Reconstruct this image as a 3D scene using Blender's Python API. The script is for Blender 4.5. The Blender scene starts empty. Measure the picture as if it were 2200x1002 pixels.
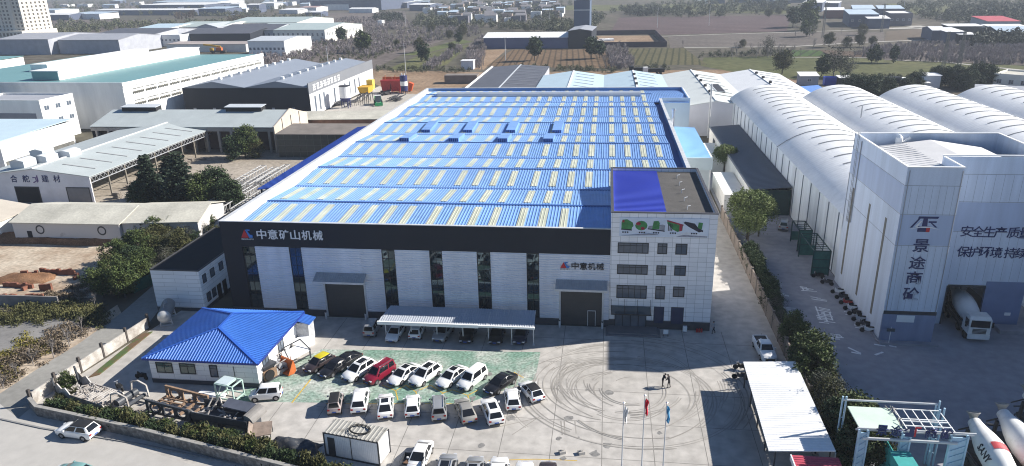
import bpy, math, random
from math import sin, cos, pi, radians, hypot, atan2, sqrt
from mathutils import Vector, Matrix
import numpy as np

scene = bpy.context.scene
COL = scene.collection
# ------------------------------------------------------------------ camera
FPX, PIT, YAW, ROLL, HC = 1532.2, .3478, -.135, -.0248, 43.0
FW = Vector((sin(YAW)*cos(PIT), cos(YAW)*cos(PIT), -sin(PIT)))
RT0 = Vector((cos(YAW), -sin(YAW), 0)); UP0 = RT0.cross(FW)
RT = RT0*cos(ROLL)+UP0*sin(ROLL); UP = UP0*cos(ROLL)-RT0*sin(ROLL)
cam_data = bpy.data.cameras.new('camera'); cam = bpy.data.objects.new('camera', cam_data); COL.objects.link(cam)
cam.matrix_world = Matrix(((RT.x, UP.x, -FW.x, 0), (RT.y, UP.y, -FW.y, 0), (RT.z, UP.z, -FW.z, HC), (0, 0, 0, 1)))
cam_data.sensor_width = 36; cam_data.lens = 36*FPX/2200; cam_data.clip_start = .5; cam_data.clip_end = 9000
scene.camera = cam
# ------------------------------------------------------------------ light
SUN = Vector((1.5, .45, 1.0)).normalized()
SUN_EL = math.asin(SUN.z); SUN_ROT = atan2(SUN.x, SUN.y)
world = bpy.data.worlds.new('World'); scene.world = world; world.use_nodes = True
wn = world.node_tree; bg = wn.nodes['Background']
sky = wn.nodes.new('ShaderNodeTexSky'); sky.sky_type = 'NISHITA'; sky.sun_disc = False
sky.sun_elevation = SUN_EL; sky.sun_rotation = SUN_ROT; sky.air_density = 1.0; sky.dust_density = .1; sky.ozone_density = 6.5
wn.links.new(sky.outputs[0], bg.inputs[0]); bg.inputs[1].default_value = .06
sl = bpy.data.lights.new('sun', 'SUN'); sl.energy = 5.0; sl.angle = radians(.5); sl.color = (1, .95, .87)
so = bpy.data.objects.new('sun', sl); COL.objects.link(so)
so.rotation_euler = SUN.to_track_quat('Z', 'Y').to_euler()
scene.view_settings.view_transform = 'Standard'; scene.view_settings.look = 'None'
scene.view_settings.gamma = 1; scene.view_settings.exposure = .82
scene.cycles.max_bounces = 6; scene.cycles.diffuse_bounces = 4; scene.cycles.glossy_bounces = 3
scene.cycles.transparent_max_bounces = 6; scene.cycles.volume_bounces = 0
scene.cycles.use_denoising = True; scene.cycles.filter_width = 1.1
scene.cycles.use_adaptive_sampling = True
# ------------------------------------------------------------------ helpers
def ray(px, py): return FW*FPX+RT*(px-1100)-UP*(py-501)
def G(px, py, z=0.):
    d = ray(px, py); t = (z-HC)/d.z
    return d.x*t, d.y*t
def FY(px, py, Y):
    d = ray(px, py); t = Y/d.y
    return d.x*t, HC+d.z*t
def V3(p, z=0.): return (p[0], p[1], z)

def lin(c):
    return tuple(((x/12.92) if x <= .04045 else ((x+.055)/1.055)**2.4) for x in c)
def rgb(r, g, b): return lin((r/255, g/255, b/255))

ORG = {}
class MB:
    """collects faces in world coordinates; build() links them as one mesh"""
    def __init__(s): s.v = []; s.f = []; s.mi = []; s.k = 0; s.T = None
    def add(s, vs, fs):
        n = len(s.v)
        if s.T is not None: vs = [tuple(s.T @ Vector(v)) for v in vs]
        s.v += [tuple(v) for v in vs]
        for f in fs: s.f.append(tuple(i+n for i in f)); s.mi.append(s.k)
        return s
    def box(s, x0, x1, y0, y1, z0, z1):
        return s.add([(x0, y0, z0), (x1, y0, z0), (x1, y1, z0), (x0, y1, z0), (x0, y0, z1), (x1, y0, z1), (x1, y1, z1), (x0, y1, z1)],
              [(0, 3, 2, 1), (4, 5, 6, 7), (0, 1, 5, 4), (1, 2, 6, 5), (2, 3, 7, 6), (3, 0, 4, 7)])
    def quad(s, a, b, c, d): return s.add([a, b, c, d], [(0, 1, 2, 3)])
    def poly(s, pts): return s.add(pts, [tuple(range(len(pts)))])
    def prism(s, pts, z0, z1):
        n = len(pts)
        vs = [(p[0], p[1], z0) for p in pts]+[(p[0], p[1], z1) for p in pts]
        fs = [tuple(range(n-1, -1, -1)), tuple(range(n, 2*n))]+[(i, (i+1) % n, n+(i+1) % n, n+i) for i in range(n)]
        return s.add(vs, fs)
    def slab(s, pts, t):
        """flat polygon in space given a thickness t downwards"""
        n = len(pts)
        vs = [tuple(p) for p in pts]+[(p[0], p[1], p[2]-t) for p in pts]
        fs = [tuple(range(n)), tuple(range(2*n-1, n-1, -1))]+[(i, n+i, n+(i+1) % n, (i+1) % n) for i in range(n)]
        return s.add(vs, fs)
    def tube(s, p, q, r, r2=None, n=8, cap=True):
        p = Vector(p); q = Vector(q); r2 = r if r2 is None else r2
        d = (q-p)
        if d.length < 1e-6: return s
        d.normalize(); a = Vector((0, 0, 1)) if abs(d.z) < .9 else Vector((1, 0, 0))
        u = d.cross(a).normalized(); w = d.cross(u)
        vs = [p+(u*cos(2*pi*i/n)+w*sin(2*pi*i/n))*r for i in range(n)]+[q+(u*cos(2*pi*i/n)+w*sin(2*pi*i/n))*r2 for i in range(n)]
        fs = [(i, (i+1) % n, n+(i+1) % n, n+i) for i in range(n)]
        if cap: fs += [tuple(range(n-1, -1, -1)), tuple(range(n, 2*n))]
        return s.add(vs, fs)
    def bar(s, p, q, w, h):
        """rectangular beam between two points"""
        p = Vector(p); q = Vector(q); d = (q-p).normalized()
        a = Vector((0, 0, 1)) if abs(d.z) < .95 else Vector((0, 1, 0))
        u = d.cross(a).normalized()*(w/2); v = u.cross(d).normalized()*(h/2)
        vs = [p-u-v, p+u-v, p+u+v, p-u+v, q-u-v, q+u-v, q+u+v, q-u+v]
        return s.add(vs, [(0, 1, 2, 3), (7, 6, 5, 4), (0, 4, 5, 1), (1, 5, 6, 2), (2, 6, 7, 3), (3, 7, 4, 0)])
    def path(s, pts, r, n=6):
        for a, b in zip(pts, pts[1:]): s.tube(a, b, r, n=n)
        return s
    def lathe(s, p, q, prof, n=16):
        """profile [(t along p-q in metres, radius)]"""
        p = Vector(p); q = Vector(q); d = (q-p).normalized(); a = Vector((0, 0, 1)) if abs(d.z) < .9 else Vector((1, 0, 0))
        u = d.cross(a).normalized(); w = d.cross(u); vs = []; fs = []
        for t, r in prof: vs += [p+d*t+(u*cos(2*pi*i/n)+w*sin(2*pi*i/n))*r for i in range(n)]
        m = len(prof)
        for j in range(m-1):
            for i in range(n): fs.append((j*n+i, j*n+(i+1) % n, (j+1)*n+(i+1) % n, (j+1)*n+i))
        fs += [tuple(range(n-1, -1, -1)), tuple(range((m-1)*n, m*n))]
        return s.add(vs, fs)
    def loft(s, rings, cap=True):
        n = len(rings[0]); vs = [p for r in rings for p in r]; fs = []
        for j in range(len(rings)-1):
            for i in range(n): fs.append((j*n+i, j*n+(i+1) % n, (j+1)*n+(i+1) % n, (j+1)*n+i))
        if cap: fs += [tuple(range(n-1, -1, -1)), tuple(range((len(rings)-1)*n, len(rings)*n))]
        return s.add(vs, fs)
    def ribs(s, pts, step, w, h, start=None):
        """raised ribs on a flat roof slope; pts[0]->pts[1] is the eave"""
        P = [Vector(p) for p in pts]; o = P[0]; u = (P[1]-P[0]).normalized()
        nn = (P[1]-P[0]).cross(P[2]-P[0]).normalized()
        if nn.z < 0: nn = -nn
        v = nn.cross(u)
        if v.dot(P[2]-P[0]) < 0: v = -v
        Q = [((p-o).dot(u), (p-o).dot(v)) for p in P]
        u0 = min(q[0] for q in Q); u1 = max(q[0] for q in Q)
        t = u0+(step/2 if start is None else start)
        while t < u1:
            hits = []
            for (a, b), (c, d) in zip(Q, Q[1:]+Q[:1]):
                if (a-t)*(c-t) < 0: hits.append(b+(d-b)*(t-a)/(c-a))
            if len(hits) >= 2:
                lo, hi = min(hits), max(hits)
                if hi-lo > .1:
                    A = o+u*t+v*lo; B = o+u*t+v*hi; e = u*(w/2); g = u*(w/4); H = nn*h
                    s.add([A-e, A-g+H, A+g+H, A+e, B-e, B-g+H, B+g+H, B+e], [(0, 4, 5, 1), (1, 5, 6, 2), (2, 6, 7, 3)])
            t += step
        return s
    def build(s, name, mats, parent=None, org=None, smooth=0, local=False):
        if not isinstance(mats, (list, tuple)): mats = [mats]
        me = bpy.data.meshes.new(name)
        if parent is not None and not local:
            M = ORG[parent].inverted(); V = [tuple(M @ Vector(p)) for p in s.v]
        elif org is not None:
            V = [(p[0]-org[0], p[1]-org[1], p[2]-org[2]) for p in s.v]
        else: V = s.v
        me.from_pydata(V, [], s.f)
        for m in mats: me.materials.append(m)
        if len(mats) > 1: me.polygons.foreach_set('material_index', s.mi)
        if smooth:
            me.polygons.foreach_set('use_smooth', [True]*len(s.f)); me.set_sharp_from_angle(angle=radians(smooth))
        me.update()
        o = bpy.data.objects.new(name, me); COL.objects.link(o)
        if parent is not None: o.parent = parent; ORG[o] = ORG[parent]
        else:
            if org is not None: o.location = org
            ORG[o] = Matrix.Translation(org or (0, 0, 0))
        return o

def tag(o, label=None, cat=None, group=None, kind=None):
    if label: o['label'] = label
    if cat: o['category'] = cat
    if group: o['group'] = group
    if kind: o['kind'] = kind
    return o
def thing(name, label, cat, loc=(0, 0, 0), rz=0, group=None):
    o = bpy.data.objects.new(name, None); COL.objects.link(o); o.empty_display_size = .5
    o.location = loc; o.rotation_euler = (0, 0, rz)
    ORG[o] = Matrix.Translation(loc) @ Matrix.Rotation(rz, 4, 'Z')
    return tag(o, label, cat, group)
def copy_tree(src, loc, rz=0, label=None, group=None, scale=None):
    r = src.copy(); COL.objects.link(r); r.location = loc; r.rotation_euler = (0, 0, rz)
    if scale: r.scale = (scale,)*3 if not isinstance(scale, tuple) else scale
    if label: r['label'] = label
    if group: r['group'] = group
    for ch in list(src.children):
        c = ch.copy(); COL.objects.link(c); c.parent = r
        for g in list(ch.children):
            d = g.copy(); COL.objects.link(d); d.parent = c
    return r
def inst(name, me, parent, loc, rz=0):
    """a part placed in its parent's frame at a world position, sharing mesh data"""
    o = bpy.data.objects.new(name, me); COL.objects.link(o); o.parent = parent
    M = ORG[parent].inverted() @ Matrix.Translation(loc) @ Matrix.Rotation(rz, 4, 'Z')
    o.location = M.translation; o.rotation_euler = M.to_euler()
    ORG[o] = Matrix.Translation(loc) @ Matrix.Rotation(rz, 4, 'Z')
    return o

# ------------------------------------------------------------------ materials
def nodes(m): return m.node_tree.nodes, m.node_tree.links
def M(name, col, rough=.75, var=.12, vs=.5, metal=0., spec=.4, bump=0., bs=6., col2=None, thr=None, stripes=None, island=0., fine=.0, coat=0., streak=0):
    """principled with noise colour variation; stripes=(axis, period, depth) gives corrugation bump"""
    m = bpy.data.materials.new(name); m.use_nodes = True; N, L = nodes(m)
    b = N['Principled BSDF']; b.inputs['Roughness'].default_value = rough; b.inputs['Metallic'].default_value = metal
    b.inputs['Specular IOR Level'].default_value = spec
    if coat: b.inputs['Coat Weight'].default_value = coat; b.inputs['Coat Roughness'].default_value = .08
    tc = N.new('ShaderNodeTexCoord')
    c4 = lambda c: (c[0], c[1], c[2], 1)
    src = None
    if var or col2:
        nz = N.new('ShaderNodeTexNoise'); nz.inputs['Scale'].default_value = vs; nz.inputs['Detail'].default_value = 6; nz.inputs['Roughness'].default_value = .62
        if streak:
            mp = N.new('ShaderNodeMapping'); mp.inputs['Scale'].default_value = (1, 1, streak); L.new(tc.outputs['Object'], mp.inputs[0]); L.new(mp.outputs[0], nz.inputs['Vector'])
        else: L.new(tc.outputs['Object'], nz.inputs['Vector'])
        rp = N.new('ShaderNodeValToRGB')
        if thr: lo, hi = thr
        else: lo, hi = .3, .7
        rp.color_ramp.elements[0].position = lo; rp.color_ramp.elements[1].position = hi
        if col2: a, c = col, col2
        else: a = tuple(x*(1-var) for x in col); c = tuple(min(1, x*(1+var)) for x in col)
        rp.color_ramp.elements[0].color = c4(a); rp.color_ramp.elements[1].color = c4(c)
        L.new(nz.outputs['Fac'], rp.inputs['Fac']); src = rp.outputs['Color']
    if fine:
        n2 = N.new('ShaderNodeTexNoise'); n2.inputs['Scale'].default_value = vs*14; n2.inputs['Detail'].default_value = 3
        L.new(tc.outputs['Object'], n2.inputs['Vector'])
        mr = N.new('ShaderNodeMapRange'); mr.inputs[1].default_value = .3; mr.inputs[2].default_value = .7; mr.inputs[3].default_value = 1-fine; mr.inputs[4].default_value = 1+fine
        L.new(n2.outputs['Fac'], mr.inputs[0])
        mx = N.new('ShaderNodeMix'); mx.data_type = 'RGBA'; mx.blend_type = 'MULTIPLY'; mx.inputs[0].default_value = 1
        if src: L.new(src, mx.inputs[6])
        else: mx.inputs[6].default_value = c4(col)
        L.new(mr.outputs[0], mx.inputs[7]); src = mx.outputs[2]
    if island:
        gi = N.new('ShaderNodeNewGeometry'); mr = N.new('ShaderNodeMapRange'); mr.inputs[3].default_value = 1-island; mr.inputs[4].default_value = 1+island
        L.new(gi.outputs['Random Per Island'], mr.inputs[0])
        mx = N.new('ShaderNodeMix'); mx.data_type = 'RGBA'; mx.blend_type = 'MULTIPLY'; mx.inputs[0].default_value = 1
        if src: L.new(src, mx.inputs[6])
        else: mx.inputs[6].default_value = c4(col)
        L.new(mr.outputs[0], mx.inputs[7]); src = mx.outputs[2]
    if src: L.new(src, b.inputs['Base Color'])
    else: b.inputs['Base Color'].default_value = c4(col)
    if stripes:
        ax, per, dep = stripes
        wv = N.new('ShaderNodeTexWave'); wv.wave_type = 'BANDS'; wv.bands_direction = ax; wv.inputs['Scale'].default_value = 2*pi/(20*per)
        L.new(tc.outputs['Object'], wv.inputs['Vector'])
        bp = N.new('ShaderNodeBump'); bp.inputs['Strength'].default_value = 1; bp.inputs['Distance'].default_value = dep
        L.new(wv.outputs['Fac'], bp.inputs['Height']); L.new(bp.outputs[0], b.inputs['Normal'])
    elif bump:
        nb = N.new('ShaderNodeTexNoise'); nb.inputs['Scale'].default_value = bs; nb.inputs['Detail'].default_value = 5
        L.new(tc.outputs['Object'], nb.inputs['Vector'])
        bp = N.new('ShaderNodeBump'); bp.inputs['Strength'].default_value = 1; bp.inputs['Distance'].default_value = bump
        L.new(nb.outputs['Fac'], bp.inputs['Height']); L.new(bp.outputs[0], b.inputs['Normal'])
    return m
def glass(name, col=(.02, .03, .035), rough=.04, spec=.9):
    return M(name, col, rough, 0, spec=spec)

white = M('white_paint', (.84, .84, .83), .6, .05, .4)
offwhite = M('offwhite_render', (.72, .71, .68), .8, .12, .3)
navy = M('navy_cladding', (.009, .013, .023), .7, .1, .2)
plinth = M('dark_plinth', (.06, .065, .075), .8, .15, .6)
grey_metal = M('grey_metal', (.35, .36, .38), .5, .12, 1.)
dark_metal = M('dark_metal', (.05, .05, .055), .6, .2, 1.)
pale_metal = M('pale_steel', (.55, .56, .57), .5, .15, .8)
rusty = M('rusty_steel', (.16, .09, .055), .85, .35, 1.5)
blackm = M('black_rubber', (.015, .015, .016), .8, 0)
dglass = M('window_glass', (.10, .125, .16), .12, .25, .5, spec=.45)
cglass = M('car_glass', (.012, .014, .018), .08, 0, spec=.45)
chrome = M('bright_metal', (.6, .6, .62), .25, 0, metal=.9)
frame_m = M('window_frame', (.02, .022, .026), .5, 0)
wframe_m = M('white_frame', (.7, .7, .7), .5, 0)
bark = M('bark', (.10, .08, .065), .9, .3, 4.)
greybark = M('grey_bark', (.22, .20, .19), .9, .3, 4.)
red_m = M('red_paint', (.42, .03, .03), .55, .2, .8)
yellow_m = M('yellow_paint', (.65, .38, .04), .55, .15, .8)
green_m = M('green_paint', (.03, .32, .12), .5, .15, .8)
orange_m = M('orange_paint', (.5, .13, .035), .6, .25, 1.2)
black_letter = M('black_lettering', (.02, .02, .025), .5, 0)
white_letter = M('white_lettering', (.8, .8, .8), .5, 0)
blue_letter = M('blue_lettering', (.02, .03, .12), .5, 0)
red_letter = M('red_lettering', (.5, .02, .03), .5, 0)
skyblue_letter = M('bright_blue_lettering', (.05, .2, .55), .5, 0)

_FONT = None
def text_mesh(s, size, extrude=.04, offset=0., align='LEFT', sx=1.0):
    cu = bpy.data.curves.new('lettering', 'FONT'); cu.body = s; cu.size = size; cu.extrude = extrude; cu.offset = offset
    cu.align_x = align; cu.resolution_u = 2; cu.space_character = sx
    o = bpy.data.objects.new('lettering', cu); COL.objects.link(o)
    dg = bpy.context.evaluated_depsgraph_get(); dg.update()
    me = bpy.data.meshes.new_from_object(o.evaluated_get(dg), depsgraph=dg)
    bpy.data.objects.remove(o); bpy.data.curves.remove(cu)
    return me
def lettering(s, size, mat, parent, origin, ex, ey, width=None, height=None, extrude=.04, offset=0., name='lettering', label=None):
    """writing with its lower corner at origin, along ex, up ey (world vectors); stretched to width x height"""
    me = text_mesh(s, size, extrude, min(offset, .007))
    n = len(me.vertices); co = np.empty(n*3, np.float32); me.vertices.foreach_get('co', co); co = co.reshape(-1, 3)
    lo = co.min(0); hi = co.max(0)
    kx = width/(hi[0]-lo[0]) if width else 1; ky = height/(hi[1]-lo[1]) if height else kx
    ex = Vector(ex).normalized(); ey = Vector(ey).normalized(); ez = ex.cross(ey)
    Mi = ORG[parent].inverted(); out = []
    for c in co:
        p = Vector(origin)+ex*float((c[0]-lo[0])*kx)+ey*float((c[1]-lo[1])*ky)+ez*float(c[2])
        out += list(Mi @ p)
    me.vertices.foreach_set('co', out); me.update()
    me.materials.clear(); me.materials.append(mat)
    o = bpy.data.objects.new(name, me); COL.objects.link(o); o.parent = parent; ORG[o] = ORG[parent]
    if label: o['label'] = label
    return o

_wc = {}
def window(parent, loc, w, h, rz=0, nx=2, nz=1, fm=None, gm=None, fw=.07, dep=.06, split=None, name='window', bar=None):
    """frame + pane standing proud of a wall; loc = centre of the sill line, wall normal = -y turned by rz"""
    fm = fm or frame_m; gm = gm or dglass
    key = (round(w, 3), round(h, 3), nx, nz, fm.name, gm.name, fw, dep, split)
    if key not in _wc:
        b = MB(); b.box(-w/2, w/2, -dep, .01, 0, fw); b.box(-w/2, w/2, -dep, .01, h-fw, h)
        b.box(-w/2, -w/2+fw, -dep, .01, fw, h-fw); b.box(w/2-fw, w/2, -dep, .01, fw, h-fw)
        t = fw*.6
        for i in range(1, nx):
            x = -w/2+w*i/nx; b.box(x-t/2, x+t/2, -dep*.85, .01, fw, h-fw)
        zs = [h*i/nz for i in range(1, nz)]
        if split: zs = [h*q for q in split]
        for z in zs: b.box(-w/2+fw, w/2-fw, -dep*.8, .01, z-t/2, z+t/2)
        f = bpy.data.meshes.new('window'); f.from_pydata(b.v, [], b.f); f.materials.append(fm)
        g = bpy.data.meshes.new('pane'); g.from_pydata([(-w/2+fw, -dep*.4, fw), (w/2-fw, -dep*.4, fw), (w/2-fw, -dep*.4, h-fw), (-w/2+fw, -dep*.4, h-fw)], [], [(0, 1, 2, 3)])
        g.materials.append(gm); _wc[key] = (f, g)
    f, g = _wc[key]
    o = inst(name, f, parent, loc, rz)
    p = bpy.data.objects.new('pane', g); COL.objects.link(p); p.parent = o; ORG[p] = ORG[o]
    return o

_sz = [0.004]
def sheet(name, pts, mat, z, label=None, cat=None, kind='structure'):
    """flat ground surface; pts are world (x, y)"""
    b = MB(); b.poly([(p[0], p[1], z) for p in pts])
    o = b.build(name, mat); o['kind'] = kind
    return o
def PX(*pts, z=0.): return [G(a, b, z) for a, b in pts]
# ------------------------------------------------------------------ ground, roads, fields
def ground_mat():
    m = M('open_ground', (.075, .072, .052), .95, .3, .012, col2=(.13, .112, .09), fine=.35, spec=.1)
    return m
b = MB(); b.poly([(-4000, -280, 0), (4000, -280, 0), (4000, 6800, 0), (-4000, 6800, 0)])
tag(b.build('ground', ground_mat()), kind='structure')
conc = M('yard_concrete', (.365, .345, .315), .9, .1, .06, col2=(.49, .465, .435), fine=.16, spec=.15)
asph = M('asphalt', (.215, .21, .195), .9, .1, .1, col2=(.30, .29, .265), fine=.1, spec=.2)
conc2 = M('dusty_concrete', (.25, .255, .285), .9, .1, .06, col2=(.345, .345, .37), fine=.12, spec=.15)
roadc = M('road_concrete', (.38, .365, .34), .9, .1, .05, col2=(.47, .45, .42), fine=.06, spec=.15)
soil = M('pale_soil', (.30, .22, .155), .95, .1, .12, col2=(.50, .43, .34), thr=(.35, .62), fine=.25, spec=.1)
tan = M('tan_soil', (.20, .135, .085), .95, .1, .05, col2=(.33, .24, .165), fine=.3, spec=.1)
grassm = M('dry_grass', (.075, .085, .036), .95, .1, .03, col2=(.145, .14, .065), fine=.35, spec=.1)
verge = M('verge', (.10, .085, .05), .95, .1, .12, col2=(.24, .19, .13), fine=.4, spec=.1)
brown_f = M('ploughed_earth', (.085, .06, .045), .95, .1, .02, col2=(.13, .095, .072), fine=.2, spec=.1)
mauve_f = M('bare_orchard_ground', (.11, .092, .085), .95, .1, .02, col2=(.17, .145, .13), fine=.3, spec=.1)
def rows(name, c1, c2, ax, per, rot=0):
    """field with real drill rows of two soils"""
    m = M(name, c1, .95, .15, .03, fine=.25, spec=.1); N, L = nodes(m); bs = N['Principled BSDF']
    tc = N.new('ShaderNodeTexCoord'); mp = N.new('ShaderNodeMapping'); mp.inputs['Rotation'].default_value = (0, 0, rot)
    L.new(tc.outputs['Object'], mp.inputs[0])
    wv = N.new('ShaderNodeTexWave'); wv.wave_type = 'BANDS'; wv.bands_direction = ax; wv.inputs['Scale'].default_value = 2*pi/(20*per); wv.inputs['Distortion'].default_value = .6
    L.new(mp.outputs[0], wv.inputs[0])
    mx = N.new('ShaderNodeMix'); mx.data_type = 'RGBA'; src = bs.inputs['Base Color'].links[0].from_socket
    rp = N.new('ShaderNodeMapRange'); rp.inputs[1].default_value = .72; rp.inputs[2].default_value = .9
    L.new(wv.outputs['Fac'], rp.inputs[0]); L.new(rp.outputs[0], mx.inputs[0]); L.new(src, mx.inputs[6]); mx.inputs[7].default_value = (*c2, 1); L.new(mx.outputs[2], bs.inputs['Base Color'])
    return m
# works yard
sheet('yard_pavement', [(-62, 55.5), (-58.7, 55.6), (-31, 50.2), (-12, 38), (21.6, 38), (21.6, 200), (13.6, 200), (13.6, 83), (-54, 83), (-58, 84)], conc, .004)
# plant yard
sheet('plant_pavement', [(21.9, 38), (95, 38), (95, 102), (34, 102), (34, 165), (21.9, 165)], conc2, .004)
# front road and lane
sheet('front_road', [(-150, -140), (95, -140), (95, 37.8), (-12, 37.8), (-31, 49.6), (-46, 53.9), (-59, 56.9), (-62, 59.5), (-75, 63.5), (-150, 82)], roadc, .0065)
sheet('roadside', [(-150, 15), (-12, 15), (-12, 49), (-31, 52), (-58, 59.5), (-62, 64), (-80, 67), (-150, 84)], roadc, .002)
lane = PX((0, 868), (0, 846), (90, 787), (169, 739), (262, 672), (345, 600), (360, 640), (345, 662), (305, 714), (180, 795), (78, 866), (40, 899))
sheet('lane', lane, asph, .010)
sheet('lane_verge', PX((0, 850), (90, 790), (169, 742), (262, 675), (252, 655), (165, 715), (85, 762), (0, 815)), soil, .008)
sheet('side_path', PX((0, 700), (0, 760), (60, 745), (170, 712), (196, 690), (120, 678)), M('trodden_path', (.17, .165, .16), .9, .15, .2, col2=(.27, .26, .25), fine=.1, spec=.1), .010)
sheet('earth_lot', PX((-250, 640), (-250, 490), (100, 497), (330, 500), (320, 520), (225, 590), (205, 640), (150, 641)), soil, .006)
sheet('depot_yard', [(-150, 120), (-51, 112), (-51, 205), (-96, 212), (-150, 176)], M('dusty_yard', (.26, .225, .185), .95, .1, .08, col2=(.42, .37, .31), fine=.25, spec=.1), .006)
sheet('machine_yard', [(-97, 212), (-51, 208), (-51, 330), (-94, 330)], M('pale_yard', (.38, .35, .31), .95, .1, .08, col2=(.48, .45, .41), fine=.15, spec=.1), .006)
# green parking paint, worn through to the concrete
gp = M('worn_green_paint', (.17, .275, .215), .85, .1, .22, col2=(.45, .46, .42), thr=(.42, .68), fine=.42, spec=.2)
sheet('parking_surface', PX((690, 751), (1161, 757), (1150, 815), (1000, 868), (640, 865), (500, 862), (540, 828), (560, 800), (640, 775)), gp, .008)
yl = M('yellow_line_paint', (.55, .36, .06), .8, .2, 3., spec=.2)
mb = MB()
def line(pts, w=.12, z=.012):
    for (a, b_) in zip(pts, pts[1:]):
        a = Vector((*a, z)); b_ = Vector((*b_, z)); d = (b_-a).normalized(); n = Vector((-d.y, d.x, 0))*w/2
        mb.quad(a-n, b_-n, b_+n, a+n)
line(PX((627, 866), (668, 815)), .16)
line(PX((760, 826), (812, 824), (850, 840), (872, 828), (893, 842), (925, 828), (951, 845), (972, 838), (1005, 850), (1028, 838)))
for a, c in [((793, 843), (772, 862)), ((850, 840), (855, 860)), ((893, 842), (903, 866)), ((951, 845), (957, 866)), ((1005, 850), (1010, 868)), ((1104, 800), (1125, 812))]:
    line(PX(a, c))
line(PX((700, 868), (1000, 868)), .1)
line(PX((1050, 990), (1150, 987), (1240, 990)), .1)
tag(mb.build('parking_lines', yl), kind='structure')
# tyre marks on the yard
tyre = M('tyre_mark_rubber', (.25, .235, .215), .9, .1, .35, col2=(.37, .35, .32), spec=.1)
mb = MB(); rr = random.Random(4)
cx, cy = G(1340, 830)
for k in range(46):
    r = 2.4+rr.random()*8.6; a0 = rr.choice([rr.uniform(1.2, 3.4), rr.uniform(0, 6.28)]); a1 = a0+rr.uniform(.5, 2.2)
    ox = cx+rr.uniform(-1.5, 1.5); oy = cy+rr.uniform(-2, 1.5); n = 30; ex = rr.uniform(.95, 1.25)
    for off in (0, rr.choice([.28, 1.7])):
        pr = None; wd = rr.uniform(.04, .15)
        for i in range(n+1):
            a = a0+(a1-a0)*i/n; c_, s_ = cos(a), sin(a)
            p = ((ox+(r+off)*c_*ex, oy+(r+off)*s_), (ox+(r+off+wd)*c_*ex, oy+(r+off+wd)*s_))
            if pr and p[0][0] < 21 and p[0][1] < 82: mb.quad((*pr[0], .0085+k*.0005), (*pr[1], .0085+k*.0005), (*p[1], .0085+k*.0005), (*p[0], .0085+k*.0005))
            pr = p
for (a, b_) in [((1205, 905), (1208, 935)), ((1212, 905), (1214, 935)), ((1235, 905), (1238, 932)), ((1100, 935), (1160, 895)), ((1060, 920), (1150, 900))]:
    line(PX(a, b_), .12, .011)
tag(mb.build('tyre_marks', tyre), kind='structure')
# ground writing in the plant yard (worn white road paint)
wp = M('worn_white_paint', (.74, .75, .76), .85, .1, 1.6, col2=(.30, .30, .31), thr=(.54, .74), spec=.2)
# slab joints and old oil stains on the yard
jm = M('joint_filler', (.21, .20, .185), .95, .2, .5, spec=.1); mb = MB(); rr = random.Random(77)
for i in range(12):
    x = -34+i*4.9; mb.quad((x, 46, .0071), (x+.07, 46, .0071), (x+.07, 82.9, .0071), (x, 82.9, .0071))
for i in range(6):
    y = 50.5+i*5.8; mb.quad((-30, y, .0074), (21, y, .0074), (21, y+.07, .0074), (-30, y+.07, .0074))
tag(mb.build('slab_joints', jm), kind='structure')
om = M('oil_stain', (.17, .165, .16), .6, .2, 1.5, col2=(.33, .32, .30), thr=(.4, .7), spec=.3); mb = MB()
for i in range(46):
    x, y = G(*rr.choice([(rr.uniform(700, 1100), rr.uniform(800, 830)), (rr.uniform(680, 1160), rr.uniform(850, 905)), (rr.uniform(880, 1550), rr.uniform(800, 990))])); r = rr.uniform(.12, .55)
    mb.poly([(x+r*rr.uniform(.6, 1.2)*cos(k*pi/5), y+r*rr.uniform(.6, 1.2)*sin(k*pi/5), .0132+i*.0001) for k in range(10)])
tag(mb.build('oil_stains', om), kind='structure')
# the painted words are worn past reading: only their broken strokes are left
mb = MB(); rr = random.Random(21)
for (px0, py0, px1, py1, px2, py2, px3, py3, n) in [(1655, 607, 1680, 612, 1679, 617, 1657, 613, 4), (1668, 628, 1698, 634, 1698, 639, 1672, 633, 3), (1681, 660, 1709, 662, 1718, 684, 1692, 684, 9), (1703, 702, 1722, 705, 1730, 715, 1710, 712, 4), (1718, 615, 1742, 619, 1757, 628, 1722, 626, 4), (1741, 637, 1778, 643, 1776, 649, 1744, 644, 3), (1746, 657, 1783, 665, 1797, 699, 1760, 695, 11), (1781, 716, 1804, 719, 1819, 731, 1787, 731, 4), (1810, 668, 1834, 672, 1836, 680, 1818, 678, 3), (1834, 692, 1852, 697, 1856, 709, 1836, 706, 3)]:
    A_, B_, C_, D_ = [Vector((*G(a, b_), .0085)) for a, b_ in ((px0, py0), (px1, py1), (px2, py2), (px3, py3))]
    f = lambda u, v: A_.lerp(B_, u).lerp(D_.lerp(C_, u), v)
    for i in range(n):
        v0 = (i+.12)/n; v1 = v0+.42/n+rr.random()*.2/n; u0 = rr.choice([0, 0, .1, .35]); u1 = rr.choice([1, 1, .9, .6])
        mb.quad(f(u0, v1), f(u1, v1), f(u1, v0), f(u0, v0))
    if n > 3:
        for u in (.12, .48, .85):
            if rr.random() < .8: v0, v1 = sorted((rr.random()*.4, .6+rr.random()*.4)); e = Vector((0, 0, .0006)); mb.quad(f(u, v1)+e, f(u+.09, v1)+e, f(u+.09, v0)+e, f(u, v0)+e)
tag(mb.build('road_lettering', wp), kind='structure')
mb = MB()
for a, c in [((1822, 747), (1848, 759)), ((1829, 757), (1850, 761)), ((1880, 763), (1897, 757)), ((1878, 740), (1902, 744)), ((1910, 743), (1926, 746)), ((1740, 728), (1750, 736)), ((1759, 730), (1768, 741))]:
    line(PX(a, c), .3, .0085)
tag(mb.build('road_arrows', wp), kind='structure')
mb = MB()
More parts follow.
